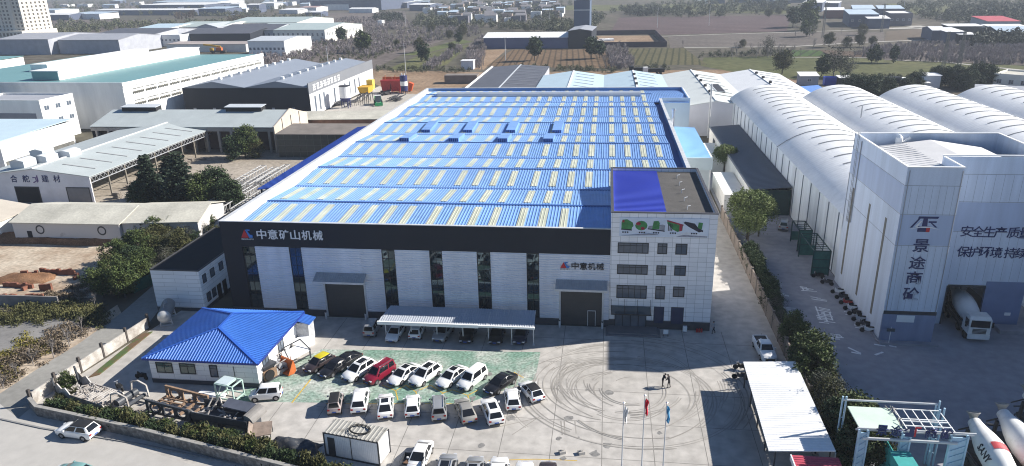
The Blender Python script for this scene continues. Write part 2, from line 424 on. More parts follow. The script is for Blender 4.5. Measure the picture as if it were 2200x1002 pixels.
p0, p1, p2, p3 = [Vector((*G(*q), 0)) for q in ((1706, 730), (1740, 775), (1790, 830), (1842, 890))]
for a, b_ in ((p0, p1), (p1, p2), (p2, p3)): mb.bar(a+Vector((0, 0, .06)), b_+Vector((0, 0, .06)), .25, .14)
tag(mb.build('kerb', plinth), kind='structure')
# sunlit strips beside the tower
# fields beyond (each one lying a few centimetres over the last)
F = [('field', [(985, 150), (1040, 108), (1090, 106), (1040, 150)], tan, .05),
     ('field', [(1044, 143), (1102, 107), (1225, 107), (1306, 104), (1324, 148)], rows('drilled_earth', (.155, .105, .065), (.075, .055, .035), 'X', 3.2, -.05), .06),
     ('field', [(1330, 140), (1345, 105), (1470, 104), (1520, 140)], rows('drilled_greening_earth', (.105, .095, .05), (.05, .05, .026), 'X', 3.4, .1), .06),
     ('field', [(1505, 142), (1512, 124), (1700, 120), (1900, 128), (2010, 134), (2200, 142), (2420, 160), (2200, 166), (2000, 168), (1720, 172), (1600, 160)], M('green_wheat', (.075, .085, .035), .95, .1, .02, col2=(.12, .118, .055), fine=.25, spec=.1), .05),
     ('field', [(1690, 122), (1702, 108), (1760, 109), (1790, 121)], rows('green_rows', (.06, .10, .03), (.04, .05, .025), 'X', 5, .4), .09),
     ('field', [(1775, 121), (1762, 108), (1850, 112), (1870, 124)], brown_f, .09),
     ('field', [(1900, 91), (1905, 68), (1980, 62), (2055, 66), (1999, 86)], M('grey_brown_fallow', (.13, .105, .08), .95, .15, .02, fine=.1, spec=.1), .10),
     ('field', [(1310, 72), (1330, 38), (1700, 33), (1690, 68), (1440, 75)], rows('mauve_rows', (.115, .083, .082), (.075, .055, .055), 'Y', 14, 0), .06),
     ('field', [(1440, 104), (1435, 79), (1700, 70), (1900, 69), (1900, 91), (1700, 101), (1470, 102)], rows('grey_rows', (.145, .125, .112), (.095, .085, .075), 'Y', 9, .0), .08),
     ('field', [(830, 150), (900, 120), (985, 100), (1010, 95), (960, 140), (900, 152)], grassm, .05),
     ('field', [(860, 120), (990, 85), (1015, 90), (900, 118)], M('pale_green_strip', (.10, .115, .045), .95, .2, .03, fine=.3, spec=.1), .07),
     ('field', [(805, 181), (800, 150), (1040, 156), (1560, 150), (1720, 165), (1735, 195), (1560, 200), (1000, 210), (850, 200)], tan, .03),
     ('field', [(1200, 22), (1215, 12), (1700, 7), (1690, 30)], grassm, .11), ('field', [(1950, 30), (1900, 8), (2600, 10), (2600, 40)], grassm, .11),
     ('field', [(640, 60), (880, 58), (870, 25), (700, 28)], mauve_f, .05), ('field', [(560, 170), (520, 120), (700, 80), (850, 90), (960, 85), (860, 120), (800, 150)], mauve_f, .03),
     ('field', [(1900, 130), (1900, 112), (2200, 102), (2400, 110), (2400, 150), (2200, 140)], mauve_f, .08),
     ('field', [(100, 85), (90, 40), (330, 45), (480, 60), (300, 80)], mauve_f, .03), ('field', [(90, 30), (100, 8), (420, 8), (300, 18)], mauve_f, .03)]
for nm, pts, mt, z in F: sheet(nm, PX(*pts), mt, z)
pth = M('pale_track', (.42, .40, .36), .95, .1, .1, spec=.1)
mb = MB()
line(PX((1412, 79), (1560, 74), (1700, 70), (1820, 66), (1960, 61), (2000, 64), (2050, 70), (2085, 72)), 3., .14)
line(PX((1470, 103), (1700, 101), (1850, 92), (2000, 86)), 3., .14)
line(PX((1700, 124), (1870, 125)), 1.5, .14)
line(PX((1920, 130), (2020, 133), (2100, 142), (2200, 152)), 2.5, .14)
line(PX((1910, 62), (1985, 60), (1960, 56)), 12, .13)
line(PX((80, 79), (300, 72), (420, 60)), 6, .13)
tag(mb.build('field_tracks', pth), kind='structure')
# ------------------------------------------------------------------ main factory hall
HX0, HX1, HY0, HY1, HH = -50.26, 13.6, 83.2, 198.8, 13.31
TX0, TY1, TH = .97, 104.4, 15.53
hall = thing('factory_hall', 'vast factory hall with bright blue multi-span roof and dark navy front fascia', 'factory', (HX0, HY0, 0))
blue_roof = M('blue_roof_sheet', (.19, .34, .65), .42, .13, .05, fine=.09, spec=.6)
gpanel = M('grey_ribbed_panel', (.64, .67, .74), .5, .10, .5, streak=.12, spec=.4)
sky_m = M('translucent_skylight', (.40, .42, .33), .6, .15, .3, col2=(.56, .57, .47), spec=.4)
# walls
w = MB()
w.box(HX0, HX0+.3, HY0+.3, HY1, 0, HH)                  # west wall
w.box(HX0, 20.6, HY1-.3, HY1, 0, HH)                    # back wall
w.box(HX1-.3, HX1, TY1+.05, 180.3, 0, HH)                   # east wall
w.box(20.3, 20.6, 180.6, HY1-.3, 0, HH)
w.build('wall', white, hall)
w = MB()
w.box(HX0, TX0-.02, HY0, HY0+.3, 9.9, HH)                    # front fascia
w.box(HX0, -47.6, HY0, HY0+.3, .9, 9.9)                   # dark corner
w.build('fascia', navy, hall)
w = MB(); w.box(HX0-.02, -36.85, HY0-.06, HY0+.3, 0, .9); w.box(-31.05, -5.4, HY0-.06, HY0+.3, 0, .9); w.box(.25, TX0-.02, HY0-.06, HY0+.3, 0, .9)
w.build('plinth', plinth, hall)
# ribbed panels between the glass strips
wins = [(-47.5, -45.8), (-41.05, -39.37), (-28.45, -26.7), (-22.1, -20.44), (-15.91, -14.16), (-9.53, -7.94)]
doors = [(-36.65, -31.3), (-5.2, .06)]
segs = [(-45.8, -41.05), (-39.37, -36.65), (-31.3, -28.45), (-26.7, -22.1), (-20.44, -15.91), (-14.16, -9.53), (-7.94, -5.2), (.06, TX0-.02)]
for x0, x1 in segs:
    p = MB(); p.box(x0, x1, HY0+.02, HY0+.25, .9, 9.9)
    z = 1.0
    while z < 9.8: p.add([(x0, HY0+.02, z), (x1, HY0+.02, z), (x1, HY0-.04, z+.05), (x0, HY0-.04, z+.05), (x1, HY0-.04, z+.17), (x0, HY0-.04, z+.17), (x1, HY0+.02, z+.22), (x0, HY0+.02, z+.22)], [(0, 1, 2, 3), (3, 2, 4, 5), (5, 4, 6, 7)]); z += .33
    p.build('wall_panel', gpanel, hall)
for x0, x1 in doors:
    p = MB(); p.box(x0, x1, HY0+.02, HY0+.25, 5.55, 9.9); z = 5.7
    while z < 9.8: p.add([(x0, HY0+.02, z), (x1, HY0+.02, z), (x1, HY0-.04, z+.05), (x0, HY0-.04, z+.05), (x1, HY0-.04, z+.17), (x0, HY0-.04, z+.17), (x1, HY0+.02, z+.22), (x0, HY0+.02, z+.22)], [(0, 1, 2, 3), (3, 2, 4, 5), (5, 4, 6, 7)]); z += .33
    p.build('wall_panel', gpanel, hall)
mirror = M('reflective_glass', (.015, .02, .025), .03, 0, spec=1., metal=.0, coat=0)
mirror.node_tree.nodes['Principled BSDF'].inputs['Specular Tint'].default_value = (.62, .86, 1, 1)
for x0, x1 in wins:
    window(hall, ((x0+x1)/2, HY0+.08, .9), x1-x0, 9.0, 0, 2, 7, gm=mirror, dep=.1, fw=.09)
# roller doors and awnings
doorm = M('charcoal_roller_door', (.05, .052, .055), .5, .08, .6)
for i, (x0, x1) in enumerate(doors):
    p = MB(); p.box(x0, x1, HY0+.1, HY0+.2, 0, 5.55)
    z = .1
    while z < 5.4: p.box(x0+.02, x1-.02, HY0+.085, HY0+.1, z, z+.12); z += .2
    d = p.build('roller_door', doorm, hall)
    p = MB(); p.box(x0-.22, x0, HY0-.1, HY0+.25, 0, 5.6); p.box(x1, x1+.22, HY0-.1, HY0+.25, 0, 5.6); p.box(x0, x1, HY0-.1, HY0+.25, 5.55, 5.6)
    p.build('door_frame', pale_metal, hall)
    for xx in (x0-.1, x1+.1):
        q = MB(); q.tube((xx, HY0-.7, 0), (xx, HY0-.7, .9), .14, n=10); q.k = 1; q.tube((xx, HY0-.7, .9), (xx, HY0-.7, 1.0), .1, n=10)
        q.build('bollard', [pale_metal, dark_metal], hall)
    if i == 1:
        q = MB(); q.box(x1-1.75, x1-.85, HY0+.03, HY0+.08, 0, 2.05); q.k = 1
        q.box(x1-1.82, x1-1.75, HY0, HY0+.08, 0, 2.1); q.box(x1-.85, x1-.78, HY0, HY0+.08, 0, 2.1); q.box(x1-1.82, x1-.78, HY0-.01, HY0+.08, 2.1, 2.17)
        dd = q.build('door', [doorm, pale_metal], hall)
        q = MB(); q.box(x1-1.0, x1-.94, HY0-.03, HY0+.02, .95, 1.1); q.build('handle', chrome, dd)
    c0, c1 = x0-1.0, x1+.55
    if i == 1: c0, c1 = x0-.6, x1+.62
    q = MB(); A = (c0, HY0-1.55, 5.75); Bq = (c1, HY0-1.55, 5.75); Cq = (c1, HY0-.05, 6.45); Dq = (c0, HY0-.05, 6.45)
    q.slab([A, Bq, Cq, Dq], .1); q.ribs([A, Bq, Cq, Dq], .3, .1, .04)
    cn = q.build('canopy', grey_metal, hall)
    q = MB(); q.box(c0-.02, c1+.02, HY0-1.62, HY0-1.56, 5.5, 5.78); q.build('gutter', pale_metal, cn)
# roof: six spans, each with a near and a far slope
RX1 = 11.7; RX0 = HX0+2.1
zv, zr = 12.5, 13.06; span = (HY1-.3-HY0-.3)/6
rf = MB(); slopes = []
for k in range(6):
    ya = HY0+.3+span*k; ym = ya+span/2; yb = ya+span
    xr = 20.3 if k == 5 else RX1
    n_ = [(RX0, ya, zv), (xr, ya, zv), (xr, ym, zr), (RX0, ym, zr)]
    f_ = [(xr, yb, zv), (RX0, yb, zv), (RX0, ym, zr), (xr, ym, zr)]
    rf.slab(n_, .12); rf.slab(f_, .12); slopes += [(ya, ym, zv, zr), (ym, yb, zr, zv)]
    rf.ribs(n_, .42, .16, .07); rf.ribs(f_, .42, .16, .07)
roof = rf.build('roof', blue_roof, hall)
g = MB()                                                       # valley gutters and ridge caps
for k in range(6):
    ya = HY0+.3+span*k; ym = ya+span/2
    g.box(RX0, RX1, ym-.25, ym+.25, zr+.03, zr+.11)
    if k: g.box(RX0, RX1, ya-.3, ya+.3, zv+.02, zv+.06)
g.build('ridge_cap', M('deep_blue_trim', (.04, .11, .33), .5, .1, .2), roof)
g = MB(); g.box(RX1, HX1-.3, TY1, 180, 12.0, 12.1); g.build('side_gutter', M('shadow_blue_gutter', (.05, .13, .36), .6, .1, .2), hall)  # dark blue paints in the shadow lying in this trough
# skylights: pairs of strips on every slope
sk = []
for (y0, y1, z0, z1) in slopes:
    x = -46.8; i = 0
    while x < RX1-1.2:
        if not (x > -5.5 and y0 < 95): sk.append((x, y0, y1, z0, z1))
        x += 2.75 if i % 4 != 3 else 3.65
        i += 1
def sky_quad(mb, x, y0, y1, z0, z1):
    a, c = .13, .88
    f = lambda t: (y0+(y1-y0)*t, z0+(z1-z0)*t+.085)
    (ya, za), (yb, zb) = f(a), f(c)
    mb.slab([(x, ya, za), (x+1.0, ya, za), (x+1.0, yb, zb), (x, yb, zb)], .06)
    mb.ribs([(x, ya, za), (x+1.0, ya, za), (x+1.0, yb, zb), (x, yb, zb)], .42, .12, .04)
sk.sort(key=lambda s: s[1]*s[1]+s[0]*s[0]*.3)
rest = MB()
for i, s in enumerate(sk):
    if i < 99:
        q = MB(); sky_quad(q, *s); q.build('skylight', sky_m, hall)
    else: sky_quad(rest, *s)
rest.build('skylight_strips', sky_m, hall)['kind'] = 'stuff'
# parapets
q = MB(); q.box(HX0+.3, HX0+.55, HY0+.3, HY1-.3, 11.9, HH-.02); q.build('parapet', white, hall)
q = MB(); q.box(HX0+.55, RX0+.1, HY0+.3, HY1-.3, 12.3, 12.46); q.build('edge_gutter', white, hall)
q = MB(); q.box(HX1-.55, HX1-.3, TY1+.05, 180.3, 11.9, HH-.02); q.box(HX0+.55, 20.3, HY1-.55, HY1-.3, 11.9, HH-.02); q.box(20.05, 20.3, 180.6, HY1-.55, 11.4, HH-.02)
q.build('parapet', M('shadow_blue_parapet', (.14, .27, .5), .6, .1, .2), hall)  # shadow blue put into the colour of the parapets facing away from the sun
q = MB(); q.box(HX0-.05, HX0+.6, HY0-.05, HY1+.05, HH, HH+.07); q.box(HX0+.6, TX0-.03, HY0-.05, HY0+.35, HH, HH+.07); q.box(HX1-.6, HX1+.05, TY1+.05, 180.3, HH, HH+.07); q.box(HX0+.6, 20.65, HY1-.6, HY1+.05, HH, HH+.07)
q.build('coping', pale_metal, hall)
# stair head block at the far right
q = MB(); q.box(13.7, 20.6, 180.3, 180.6, 0, HH+.1); q.build('stair_wall', M('pale_blue_wall', (.52, .62, .70), .6, .06, .2), hall)
# long ridge vent at the back
q = MB()
n = 8; prof = [(cos(pi*i/n)*1.5, 12.7+max(0, sin(pi*i/n))*1.35) for i in range(n+1)]
for x0, x1 in [(-44.5, 8.8)]:
    ring0 = [(x0, 187.2-p[0], p[1]) for p in prof]+[(x0, 188.7, 12.5), (x0, 185.7, 12.5)][::1]
    ring1 = [(x1, p[1], p[2]) for p in ring0]
    q.loft([ring0, ring1])
q.build('ridge_vent', M('galvanised_vent', (.5, .55, .62), .4, .1, .3, metal=.3), hall)
# fan housings in two rows across the middle spans
dkb = M('vent_louvre', (.04, .08, .25), .6, .2, 2.)
for (pxs, zz, ya, yb) in [([(912), (1003), (1096), (1196)], None, 142.6, 150.0), ([(868), (975), (1080), (1178)], None, 132.2, 138.6)]:
    for px in pxs:
        x = G(px, 281 if ya > 140 else 303, 13.2)[0]
        up = ya > 140
        sl = lambda y: zr-(zr-zv)*abs((y-HY0-.3) % span-span/2)/(span/2)
        q = MB(); zt = lambda y: sl(y)+(.62 if up else .75); y0, y1 = ya, yb
        vs = [(x-.95, y0, zt(y0)), (x+.95, y0, zt(y0)), (x+.95, y1, zt(y1)), (x-.95, y1, zt(y1))]; P = vs
        vs = vs+[(a_, b_, sl(b_)-.05) for a_, b_, c_ in vs]
        q.add(vs, [(0, 1, 2, 3), (0, 4, 5, 1), (1, 5, 6, 2), (2, 6, 7, 3), (3, 7, 4, 0)])
        v = q.build('roof_ventilator', blue_roof, hall)
        q = MB(); zf = P[0][2]; z0 = sl(ya)
        h_ = zf-z0; 
        for j in range(5): q.box(x-.85+j*.36, x-.85+j*.36+.2, ya-.06, ya, z0+.1*h_, zf-.12*h_)
        q.build('louvre', dkb, v)
# company sign on the fascia, and the smaller one over the right-hand door
def logo(parent, x, z, w_, h_, y, dark):
    y = y
    def pl(pts, mat, nm):
        m_ = MB(); vs = [(x+a*w_, y, z+c*h_) for a, c in pts]; k = len(vs)
        m_.add(vs+[(a, y+.1, c) for a, _, c in vs], [tuple(range(k))]+[(i, i+k, (i+1) % k+k, (i+1) % k) for i in range(k)])
        m_.build(nm, mat, parent)
    pl([(0, .2), (.66, .2), (.36, .98)], red_letter, 'emblem')
    pl([(.42, .95), (.52, .98), (.78, .5), (1., .45), (.98, .2), (.7, .2)], skyblue_letter, 'emblem')
    pl([(.55, 1.), (.82, .98), (.8, .86), (.6, .88)], skyblue_letter, 'emblem')
    lettering('ZHONGYI', 1, white_letter if not dark else black_letter, parent, (x, y-.01, z), (1, 0, 0), (0, 0, 1), w_*1.05, h_*.13, .02, name='lettering')
logo(hall, -47.4, 10.85, 1.6, 1.45, HY0-.12, False)
for i, ch in enumerate('中意矿山机械'):
    lettering(ch, 1, white_letter, hall, (-45.15+i*1.545, HY0-.12, 11.02), (1, 0, 0), (0, 0, 1), 1.32, 1.34, .06, .02)
logo(hall, -5.25, 7.85, 1.15, 1.0, HY0-.12, True)
for i, ch in enumerate('中意机械'):
    lettering(ch, 1, black_letter, hall, (-3.85+i*1.04, HY0-.1, 7.9), (1, 0, 0), (0, 0, 1), .92, .93, .05, .02)
# lean-to along the far left side
q = MB(); A = [(-60.6, 114, 8.5), (HX0-.1, 114, 9.6), (HX0-.1, 168, 9.6), (-60.6, 168, 8.5)]
q.slab([A[0], A[1], A[2], A[3]], .15); q.ribs([A[3], A[0], A[1], A[2]], .9, .2, .08)
lt = thing('lean_to_shed', 'deep blue lean-to roof running along the white flank of the big hall', 'shed', (-57, 114, 0))
q.build('roof', M('deep_blue_sheet', (.035, .09, .40), .55, .12, .1), lt)
for y in range(115, 168, 8): q = MB(); q.box(-60.5, -60.3, y, y+.2, 0, 8.4); q.build('post', dark_metal, lt)
q = MB(); q.box(-60.5, HX0-.1, 167.7, 167.9, 0, 8.2); q.build('wall', grey_metal, lt)
# blue annexes on the far right flank
an = thing('flat_blue_annex', 'pale blue flat-roofed annex on the shaded side of the big hall', 'annex', (13.7, 141.5, 0))
q = MB(); q.box(13.75, 20.8, 141.8, 172, 0, 7.5); q.build('wall', M('annex_wall', (.42, .47, .5), .6, .08, .3), an)
q = MB(); q.slab([(13.65, 141.4, 8.05), (21.1, 141.4, 7.7), (21.1, 172.3, 7.7), (13.65, 172.3, 8.05)], .15); q.ribs([(21.1, 141.4, 7.7), (21.1, 172.3, 7.7), (13.65, 172.3, 8.05), (13.65, 141.4, 8.05)], 1., .12, .05)
q.build('roof', M('sky_blue_sheet', (.24, .46, .76), .5, .06, .1), an)
q = MB(); q.box(13.7, 21.2, 140.9, 141.3, 5.6, 8.05); q.build('fascia', M('pale_fascia', (.42, .5, .53), .6, .05, .3), an)
q = MB(); q.box(20.7, 20.95, 140.95, 141.2, 0, 5.6); q.build('post', pale_metal, an)
fl = MB(); fl.tube((14.2, 153, 7.9), (14.2, 153, 15.2), .28, n=12); fl.tube((14.2, 153, 15.2), (14.2, 153, 15.6), .42, n=12); fl.tube((14.2, 153, 11.8), (12.9, 153, 11.8), .2, n=8)
tag(fl.build('flue_pipe', chrome, None, (14.2, 153, 7.9)), 'shiny steel flue rising beside the blue annex roof', 'chimney')

# ------------------------------------------------------------------ office tower
tw = thing('office_building', 'four-storey tiled office block with a product banner above its windows', 'office', (TX0, HY0, 0))
def tile_mat(name, base, bw, bh, mort, msz=.02, axis='XZ', jit=.05):
    m = M(name, base, .7, .05, .25); N, L = nodes(m); bs = N['Principled BSDF']
    tc = N.new('ShaderNodeTexCoord'); sp = N.new('ShaderNodeSeparateXYZ'); cb = N.new('ShaderNodeCombineXYZ'); L.new(tc.outputs['Object'], sp.inputs[0])
    if axis == 'XZ':
        ad = N.new('ShaderNodeMath'); ad.operation = 'ADD'; L.new(sp.outputs[0], ad.inputs[0]); L.new(sp.outputs[1], ad.inputs[1]); L.new(ad.outputs[0], cb.inputs[0]); L.new(sp.outputs[2], cb.inputs[1])
    else: L.new(sp.outputs[0], cb.inputs[0]); L.new(sp.outputs[1], cb.inputs[1])
    br = N.new('ShaderNodeTexBrick'); br.offset = 0 if bw < 1.5 else .5; br.inputs['Scale'].default_value = 1; br.inputs['Brick Width'].default_value = bw; br.inputs['Row Height'].default_value = bh; br.inputs['Mortar Size'].default_value = msz
    br.inputs['Color1'].default_value = (1+jit, 1+jit, 1+jit, 1); br.inputs['Color2'].default_value = (1-jit, 1-jit, 1-jit, 1); br.inputs['Mortar'].default_value = (mort, mort, mort, 1); br.inputs['Mortar Smooth'].default_value = .1
    L.new(cb.outputs[0], br.inputs['Vector'])
    mx = N.new('ShaderNodeMix'); mx.data_type = 'RGBA'; mx.blend_type = 'MULTIPLY'; mx.inputs[0].default_value = 1
    L.new(bs.inputs['Base Color'].links[0].from_socket, mx.inputs[6]); L.new(br.outputs['Color'], mx.inputs[7]); L.new(mx.outputs[2], bs.inputs['Base Color'])
    return m
tile = tile_mat('pale_stone_tile', (.80, .80, .82), 1.05, .62, .55, .022)
q = MB()
q.box(TX0, HX1, HY0-.12, HY0+.2, 1.15, TH); q.box(TX0, TX0+.25, HY0+.2, TY1, 9, TH); q.box(HX1-.25, HX1, HY0+.2, TY1, 1.15, TH); q.box(TX0, HX1, TY1-.25, TY1, 9, TH-.0)
q.build('wall', tile, tw)
q = MB(); q.box(TX0-.01, HX1+.03, HY0-.16, HY0+.2, 0, 1.15); q.box(HX1-.25, HX1+.03, HY0+.2, TY1, 0, 1.15); q.build('plinth', plinth, tw)
q = MB(); q.box(TX0-.04, HX1+.05, HY0-.18, HY0+.22, TH, TH+.1); q.box(TX0-.04, TX0+.3, HY0+.22, TY1, TH, TH+.1); q.box(HX1-.3, HX1+.05, HY0+.22, TY1, TH, TH+.1); q.box(TX0+.3, HX1-.3, TY1-.3, TY1+.03, TH, TH+.1)
q.build('coping', M('dark_coping', (.07, .07, .08), .6, .1, .5), tw)
q = MB(); R1 = [(TX0+.25, HY0+.2, TH-.35), (7.65, HY0+.2, TH-.35), (7.65, TY1-.25, TH-.35), (TX0+.25, TY1-.25, TH-.35)]
q.slab(R1, .3); q.ribs([R1[1], R1[2], R1[3], R1[0]], .5, .18, .08)
q.build('blue_roof_deck', M('ultramarine_sheet', (.06, .09, .50), .5, .08, .1), tw)
q = MB(); q.slab([(7.66, HY0+.2, TH-.5), (HX1-.25, HY0+.2, TH-.5), (HX1-.25, TY1-.25, TH-.5), (7.66, TY1-.25, TH-.5)], .3)
q.build('felt_roof_deck', M('bitumen_felt', (.085, .08, .075), .9, .2, .4, fine=.15), tw)
for j in range(5):
    q = MB(); y = HY0+3.0+j*3.6; q.tube((10.3, y, TH-.5), (10.3, y, TH-.05), .06, n=6); q.tube((10.3, y, TH-.05), (10.7, y+.2, TH+.0), .06, n=6); q.build('vent_pipe', pale_metal, tw)
for zc, h_ in [(10.28, 1.4), (7.46, 1.3), (4.17, 1.8)]:
    window(tw, (3.72, HY0-.12, zc), 3.76, h_, 0, 5, split=(.72,), fw=.1)
    window(tw, (7.25, HY0-.12, zc), 1.18, h_, 0, 2, split=(.72,), fw=.1)
for zc, h_ in [(10.27, 1.42), (7.47, 1.33), (4.55, 1.42)]:
    window(tw, (9.53, HY0-.12, zc), 1.4, h_, 0, 2, split=(.72,), fw=.1)
for x, w_ in [(7.23, 1.15), (9.51, 1.45)]:
    q = MB(); q.box(x-w_/2, x+w_/2, HY0-.17, HY0-.1, .83, 3.07); q.k = 1; q.box(x-w_/2-.06, x+w_/2+.06, HY0-.16, HY0-.11, .8, 3.13)
    q.build('shutter', [M('navy_shutter', (.03, .04, .09), .5, .1, 1.) if x < 8 else bpy.data.materials['navy_shutter'], frame_m], tw)
# entrance
q = MB(); q.box(1.75, 5.65, HY0-.2, HY0-.11, .15, 2.45); en = q.build('entrance_door', dglass, tw)
q = MB()
for x in (1.7, 2.65, 3.65, 4.65, 5.6): q.box(x, x+.09, HY0-.26, HY0-.2, .15, 2.5)
q.box(1.7, 5.69, HY0-.26, HY0-.2, 2.4, 2.52); q.build('frame', frame_m, en)
q = MB(); q.slab([(1.25, HY0-1.9, 2.75), (6.15, HY0-1.9, 2.75), (6.15, HY0-.13, 3.1), (1.25, HY0-.13, 3.1)], .05)
cn = q.build('glass_canopy', M('tinted_canopy_glass', (.06, .08, .09), .1, 0, spec=.8), tw)
q = MB()
for x in (1.25, 2.9, 4.5, 6.1): q.bar((x, HY0-1.9, 2.72), (x, HY0-.13, 3.07), .08, .12); q.bar((x, HY0-1.5, 2.85), (x, HY0-.13, 4.0), .04, .04)
q.bar((1.2, HY0-1.92, 2.74), (6.2, HY0-1.92, 2.74), .08, .14); q.build('canopy_frame', frame_m, cn)
st = MB()
for i, (d, z) in enumerate([(2.6, .15), (2.2, .3)]): st.box(.6+i*.35, 7.4-i*.35, HY0-d, HY0-.17, 0 if i == 0 else .15, z)
st.build('entrance_steps', M('granite_step', (.17, .17, .18), .7, .1, 1.), tw)
# banner with five machines (plain stand-in drawings of the crushers)
bn = MB(); bn.box(1.98, 12.62, HY0-.2, HY0-.13, 12.53, 14.95)
banner = tag(bn.build('banner', M('banner_print', (.55, .62, .74), .6, .1, .35, col2=(.72, .77, .85)), None, (7.3, HY0, 12.5)), 'wide printed banner of five green and black crushing machines on tiled office wall', 'banner')
def bpoly(pts, mat, y): 
    ca = sum(a for a, c in pts)/len(pts); cc = sum(c for a, c in pts)/len(pts); pts = [(a+(a-ca)*.12, c+(c-cc)*.12) for a, c in pts]
    m_ = MB(); vs = [(a, y, c) for a, c in pts]; k = len(vs)
    return m_.add(vs+[(a, y+.012, c) for a, _, c in vs], [tuple(range(k))]+[(i, i+k, (i+1) % k+k, (i+1) % k) for i in range(k)]).build('machine_picture', mat, banner)
pg = M('print_green', (.05, .22, .07), .6, .3, 3.); pr_ = M('print_red', (.32, .02, .05), .6, .2, 3.); pk = M('print_black', (.02, .02, .04), .6, .4, 3.); pgr = M('print_grey', (.27, .28, .33), .6, .3, 3.); pwh = M('print_white', (.7, .72, .76), .6, .1, 2.)
yb = HY0-.215
def E_(cx, cz, rx, rz_, n=12, a0=0, a1=2*pi): return [(cx+rx*cos(a0+(a1-a0)*i/n), cz+rz_*sin(a0+(a1-a0)*i/n)) for i in range(n)]
bpoly([(2.3, 13.45), (3.4, 13.4), (3.45, 13.75), (3.6, 13.9), (3.5, 14.3), (2.9, 14.65), (2.4, 14.6), (2.3, 14.3)], pg, yb); bpoly([(2.33, 14.35), (2.55, 14.35), (2.55, 14.6), (2.33, 14.6)], pr_, yb-.02); bpoly([(2.25, 13.4), (3.4, 13.3), (3.4, 13.45), (2.25, 13.5)], pk, yb-.03)
bpoly(E_(4.6, 13.95, .66, .55), pg, yb); bpoly(E_(4.78, 13.6, .22, .17), pr_, yb-.02); bpoly(E_(4.25, 14.2, .25, .2), pr_, yb-.02)
bpoly([(5.5, 13.6), (7.3, 13.3), (7.35, 14.0), (7.1, 14.1), (5.6, 13.9)], pgr, yb); bpoly([(5.95, 13.6), (6.7, 13.6), (6.75, 14.3), (6.6, 14.55), (6.1, 14.5)], pg, yb-.02); bpoly([(5.5, 13.5), (7.3, 13.25), (7.3, 13.35), (5.5, 13.6)], pk, yb-.03)
bpoly([(7.75, 14.6), (9.45, 14.15), (9.4, 13.45), (8.9, 13.3), (8.4, 13.55), (7.8, 14.2)], pg, yb); bpoly([(7.75, 14.7), (9.5, 14.2), (9.48, 14.05), (7.75, 14.55)], pr_, yb-.02); bpoly([(9.15, 13.35), (9.45, 13.45), (9.47, 14.1), (9.15, 14.15)], pr_, yb-.03)
for x in (7.8, 8.0, 8.2): bpoly([(x, 13.4), (x+.08, 13.4), (x+.08, 14.2), (x, 14.25)], pk, yb-.04)
bpoly([(9.7, 14.35), (9.9, 14.5), (10.9, 14.3), (11.3, 13.8), (11.7, 13.4), (11.4, 13.3), (10.3, 13.9)], pk, yb); bpoly([(11.3, 13.75), (11.75, 13.65), (11.85, 14.4), (11.4, 14.45)], pg, yb-.02); bpoly([(10.9, 13.6), (11.9, 13.3), (11.9, 13.5), (11.3, 13.8)], pk, yb-.03)
for cx_ in (2.7, 4.7, 6.4, 8.4, 10.9):
    for j in range(3): bpoly(E_(cx_+(j-1)*.28, 13.08, .09, .09, 8), pk, yb-.05)
bpoly([(2.4, 12.65), (5.5, 12.95), (6.5, 12.85), (6.4, 12.8), (4.0, 12.7)], pgr, yb-.06); bpoly([(8.2, 12.65), (10.2, 13.2), (12.4, 12.75), (12.4, 12.62)], pwh, yb); bpoly([(9.0, 12.62), (9.8, 12.85), (12.3, 12.72), (12.3, 12.6)], pgr, yb-.02)
# ------------------------------------------------------------------ vehicles
paints = {'white': (.82, .82, .81), 'silver': (.36, .37, .38), 'grey': (.22, .22, .22), 'black': (.014, .014, .016), 'red': (.20, .010, .028), 'dark': (.04, .03, .032), 'pinkgrey': (.42, .36, .35), 'teal': (.16, .30, .29), 'beige': (.40, .38, .34), 'darkblue': (.02, .025, .05), 'yellow': (.6, .5, .02)}
PM = {}
def paint(k):
    if k not in PM: PM[k] = M('car_paint_'+k, paints[k], .28, 0, spec=.5, coat=.6, metal=.3 if k in ('silver', 'grey', 'beige') else 0)
    return PM[k]
lamp_m = M('headlamp_glass', (.55, .57, .6), .1, 0, spec=.8); tail_m = M('tail_lamp', (.32, .01, .01), .25, 0)
plate_b = M('blue_plate', (.02, .08, .35), .5, 0); tyre_m = M('tyre_rubber', (.018, .018, .018), .9, 0); rim_m = M('alloy_rim', (.35, .35, .36), .35, 0, metal=.7); trim_m = M('black_trim', (.02, .02, .022), .6, 0)
# kind: length, width, height, ground clearance; hood/belt/boot heights; cabin bottom y0..y1, roof y0..y1
CK = {'suv': dict(L=4.6, W=1.86, H=1.64, belt=1.0, hood=.98, nose=.78, boot=1.02, c0=-2.2, c1=1.2, r0=-1.72, r1=.22, wr=.34, wb=2.7),
      'sedan': dict(L=4.65, W=1.80, H=1.45, belt=.90, hood=.85, nose=.64, boot=.93, c0=-1.98, c1=1.22, r0=-1.02, r1=.22, wr=.34, wb=2.7),
      'hatch': dict(L=4.1, W=1.74, H=1.5, belt=.92, hood=.88, nose=.68, boot=.95, c0=-1.98, c1=1.1, r0=-1.4, r1=.2, wr=.34, wb=2.5),
      'van': dict(L=4.4, W=1.72, H=1.82, belt=1.08, hood=1.0, nose=.82, boot=1.1, c0=-2.12, c1=1.25, r0=-1.98, r1=.5, wr=.33, wb=2.75),
      'mini': dict(L=3.6, W=1.55, H=1.75, belt=1.02, hood=.98, nose=.82, boot=1.05, c0=-1.7, c1=1.15, r0=-1.6, r1=.55, wr=.3, wb=2.35),
      'pickup': dict(L=5.3, W=1.9, H=1.8, belt=1.15, hood=1.1, nose=.9, boot=1.12, c0=-.75, c1=1.3, r0=-.6, r1=.65, wr=.33, wb=3.2)}
_cm = {}
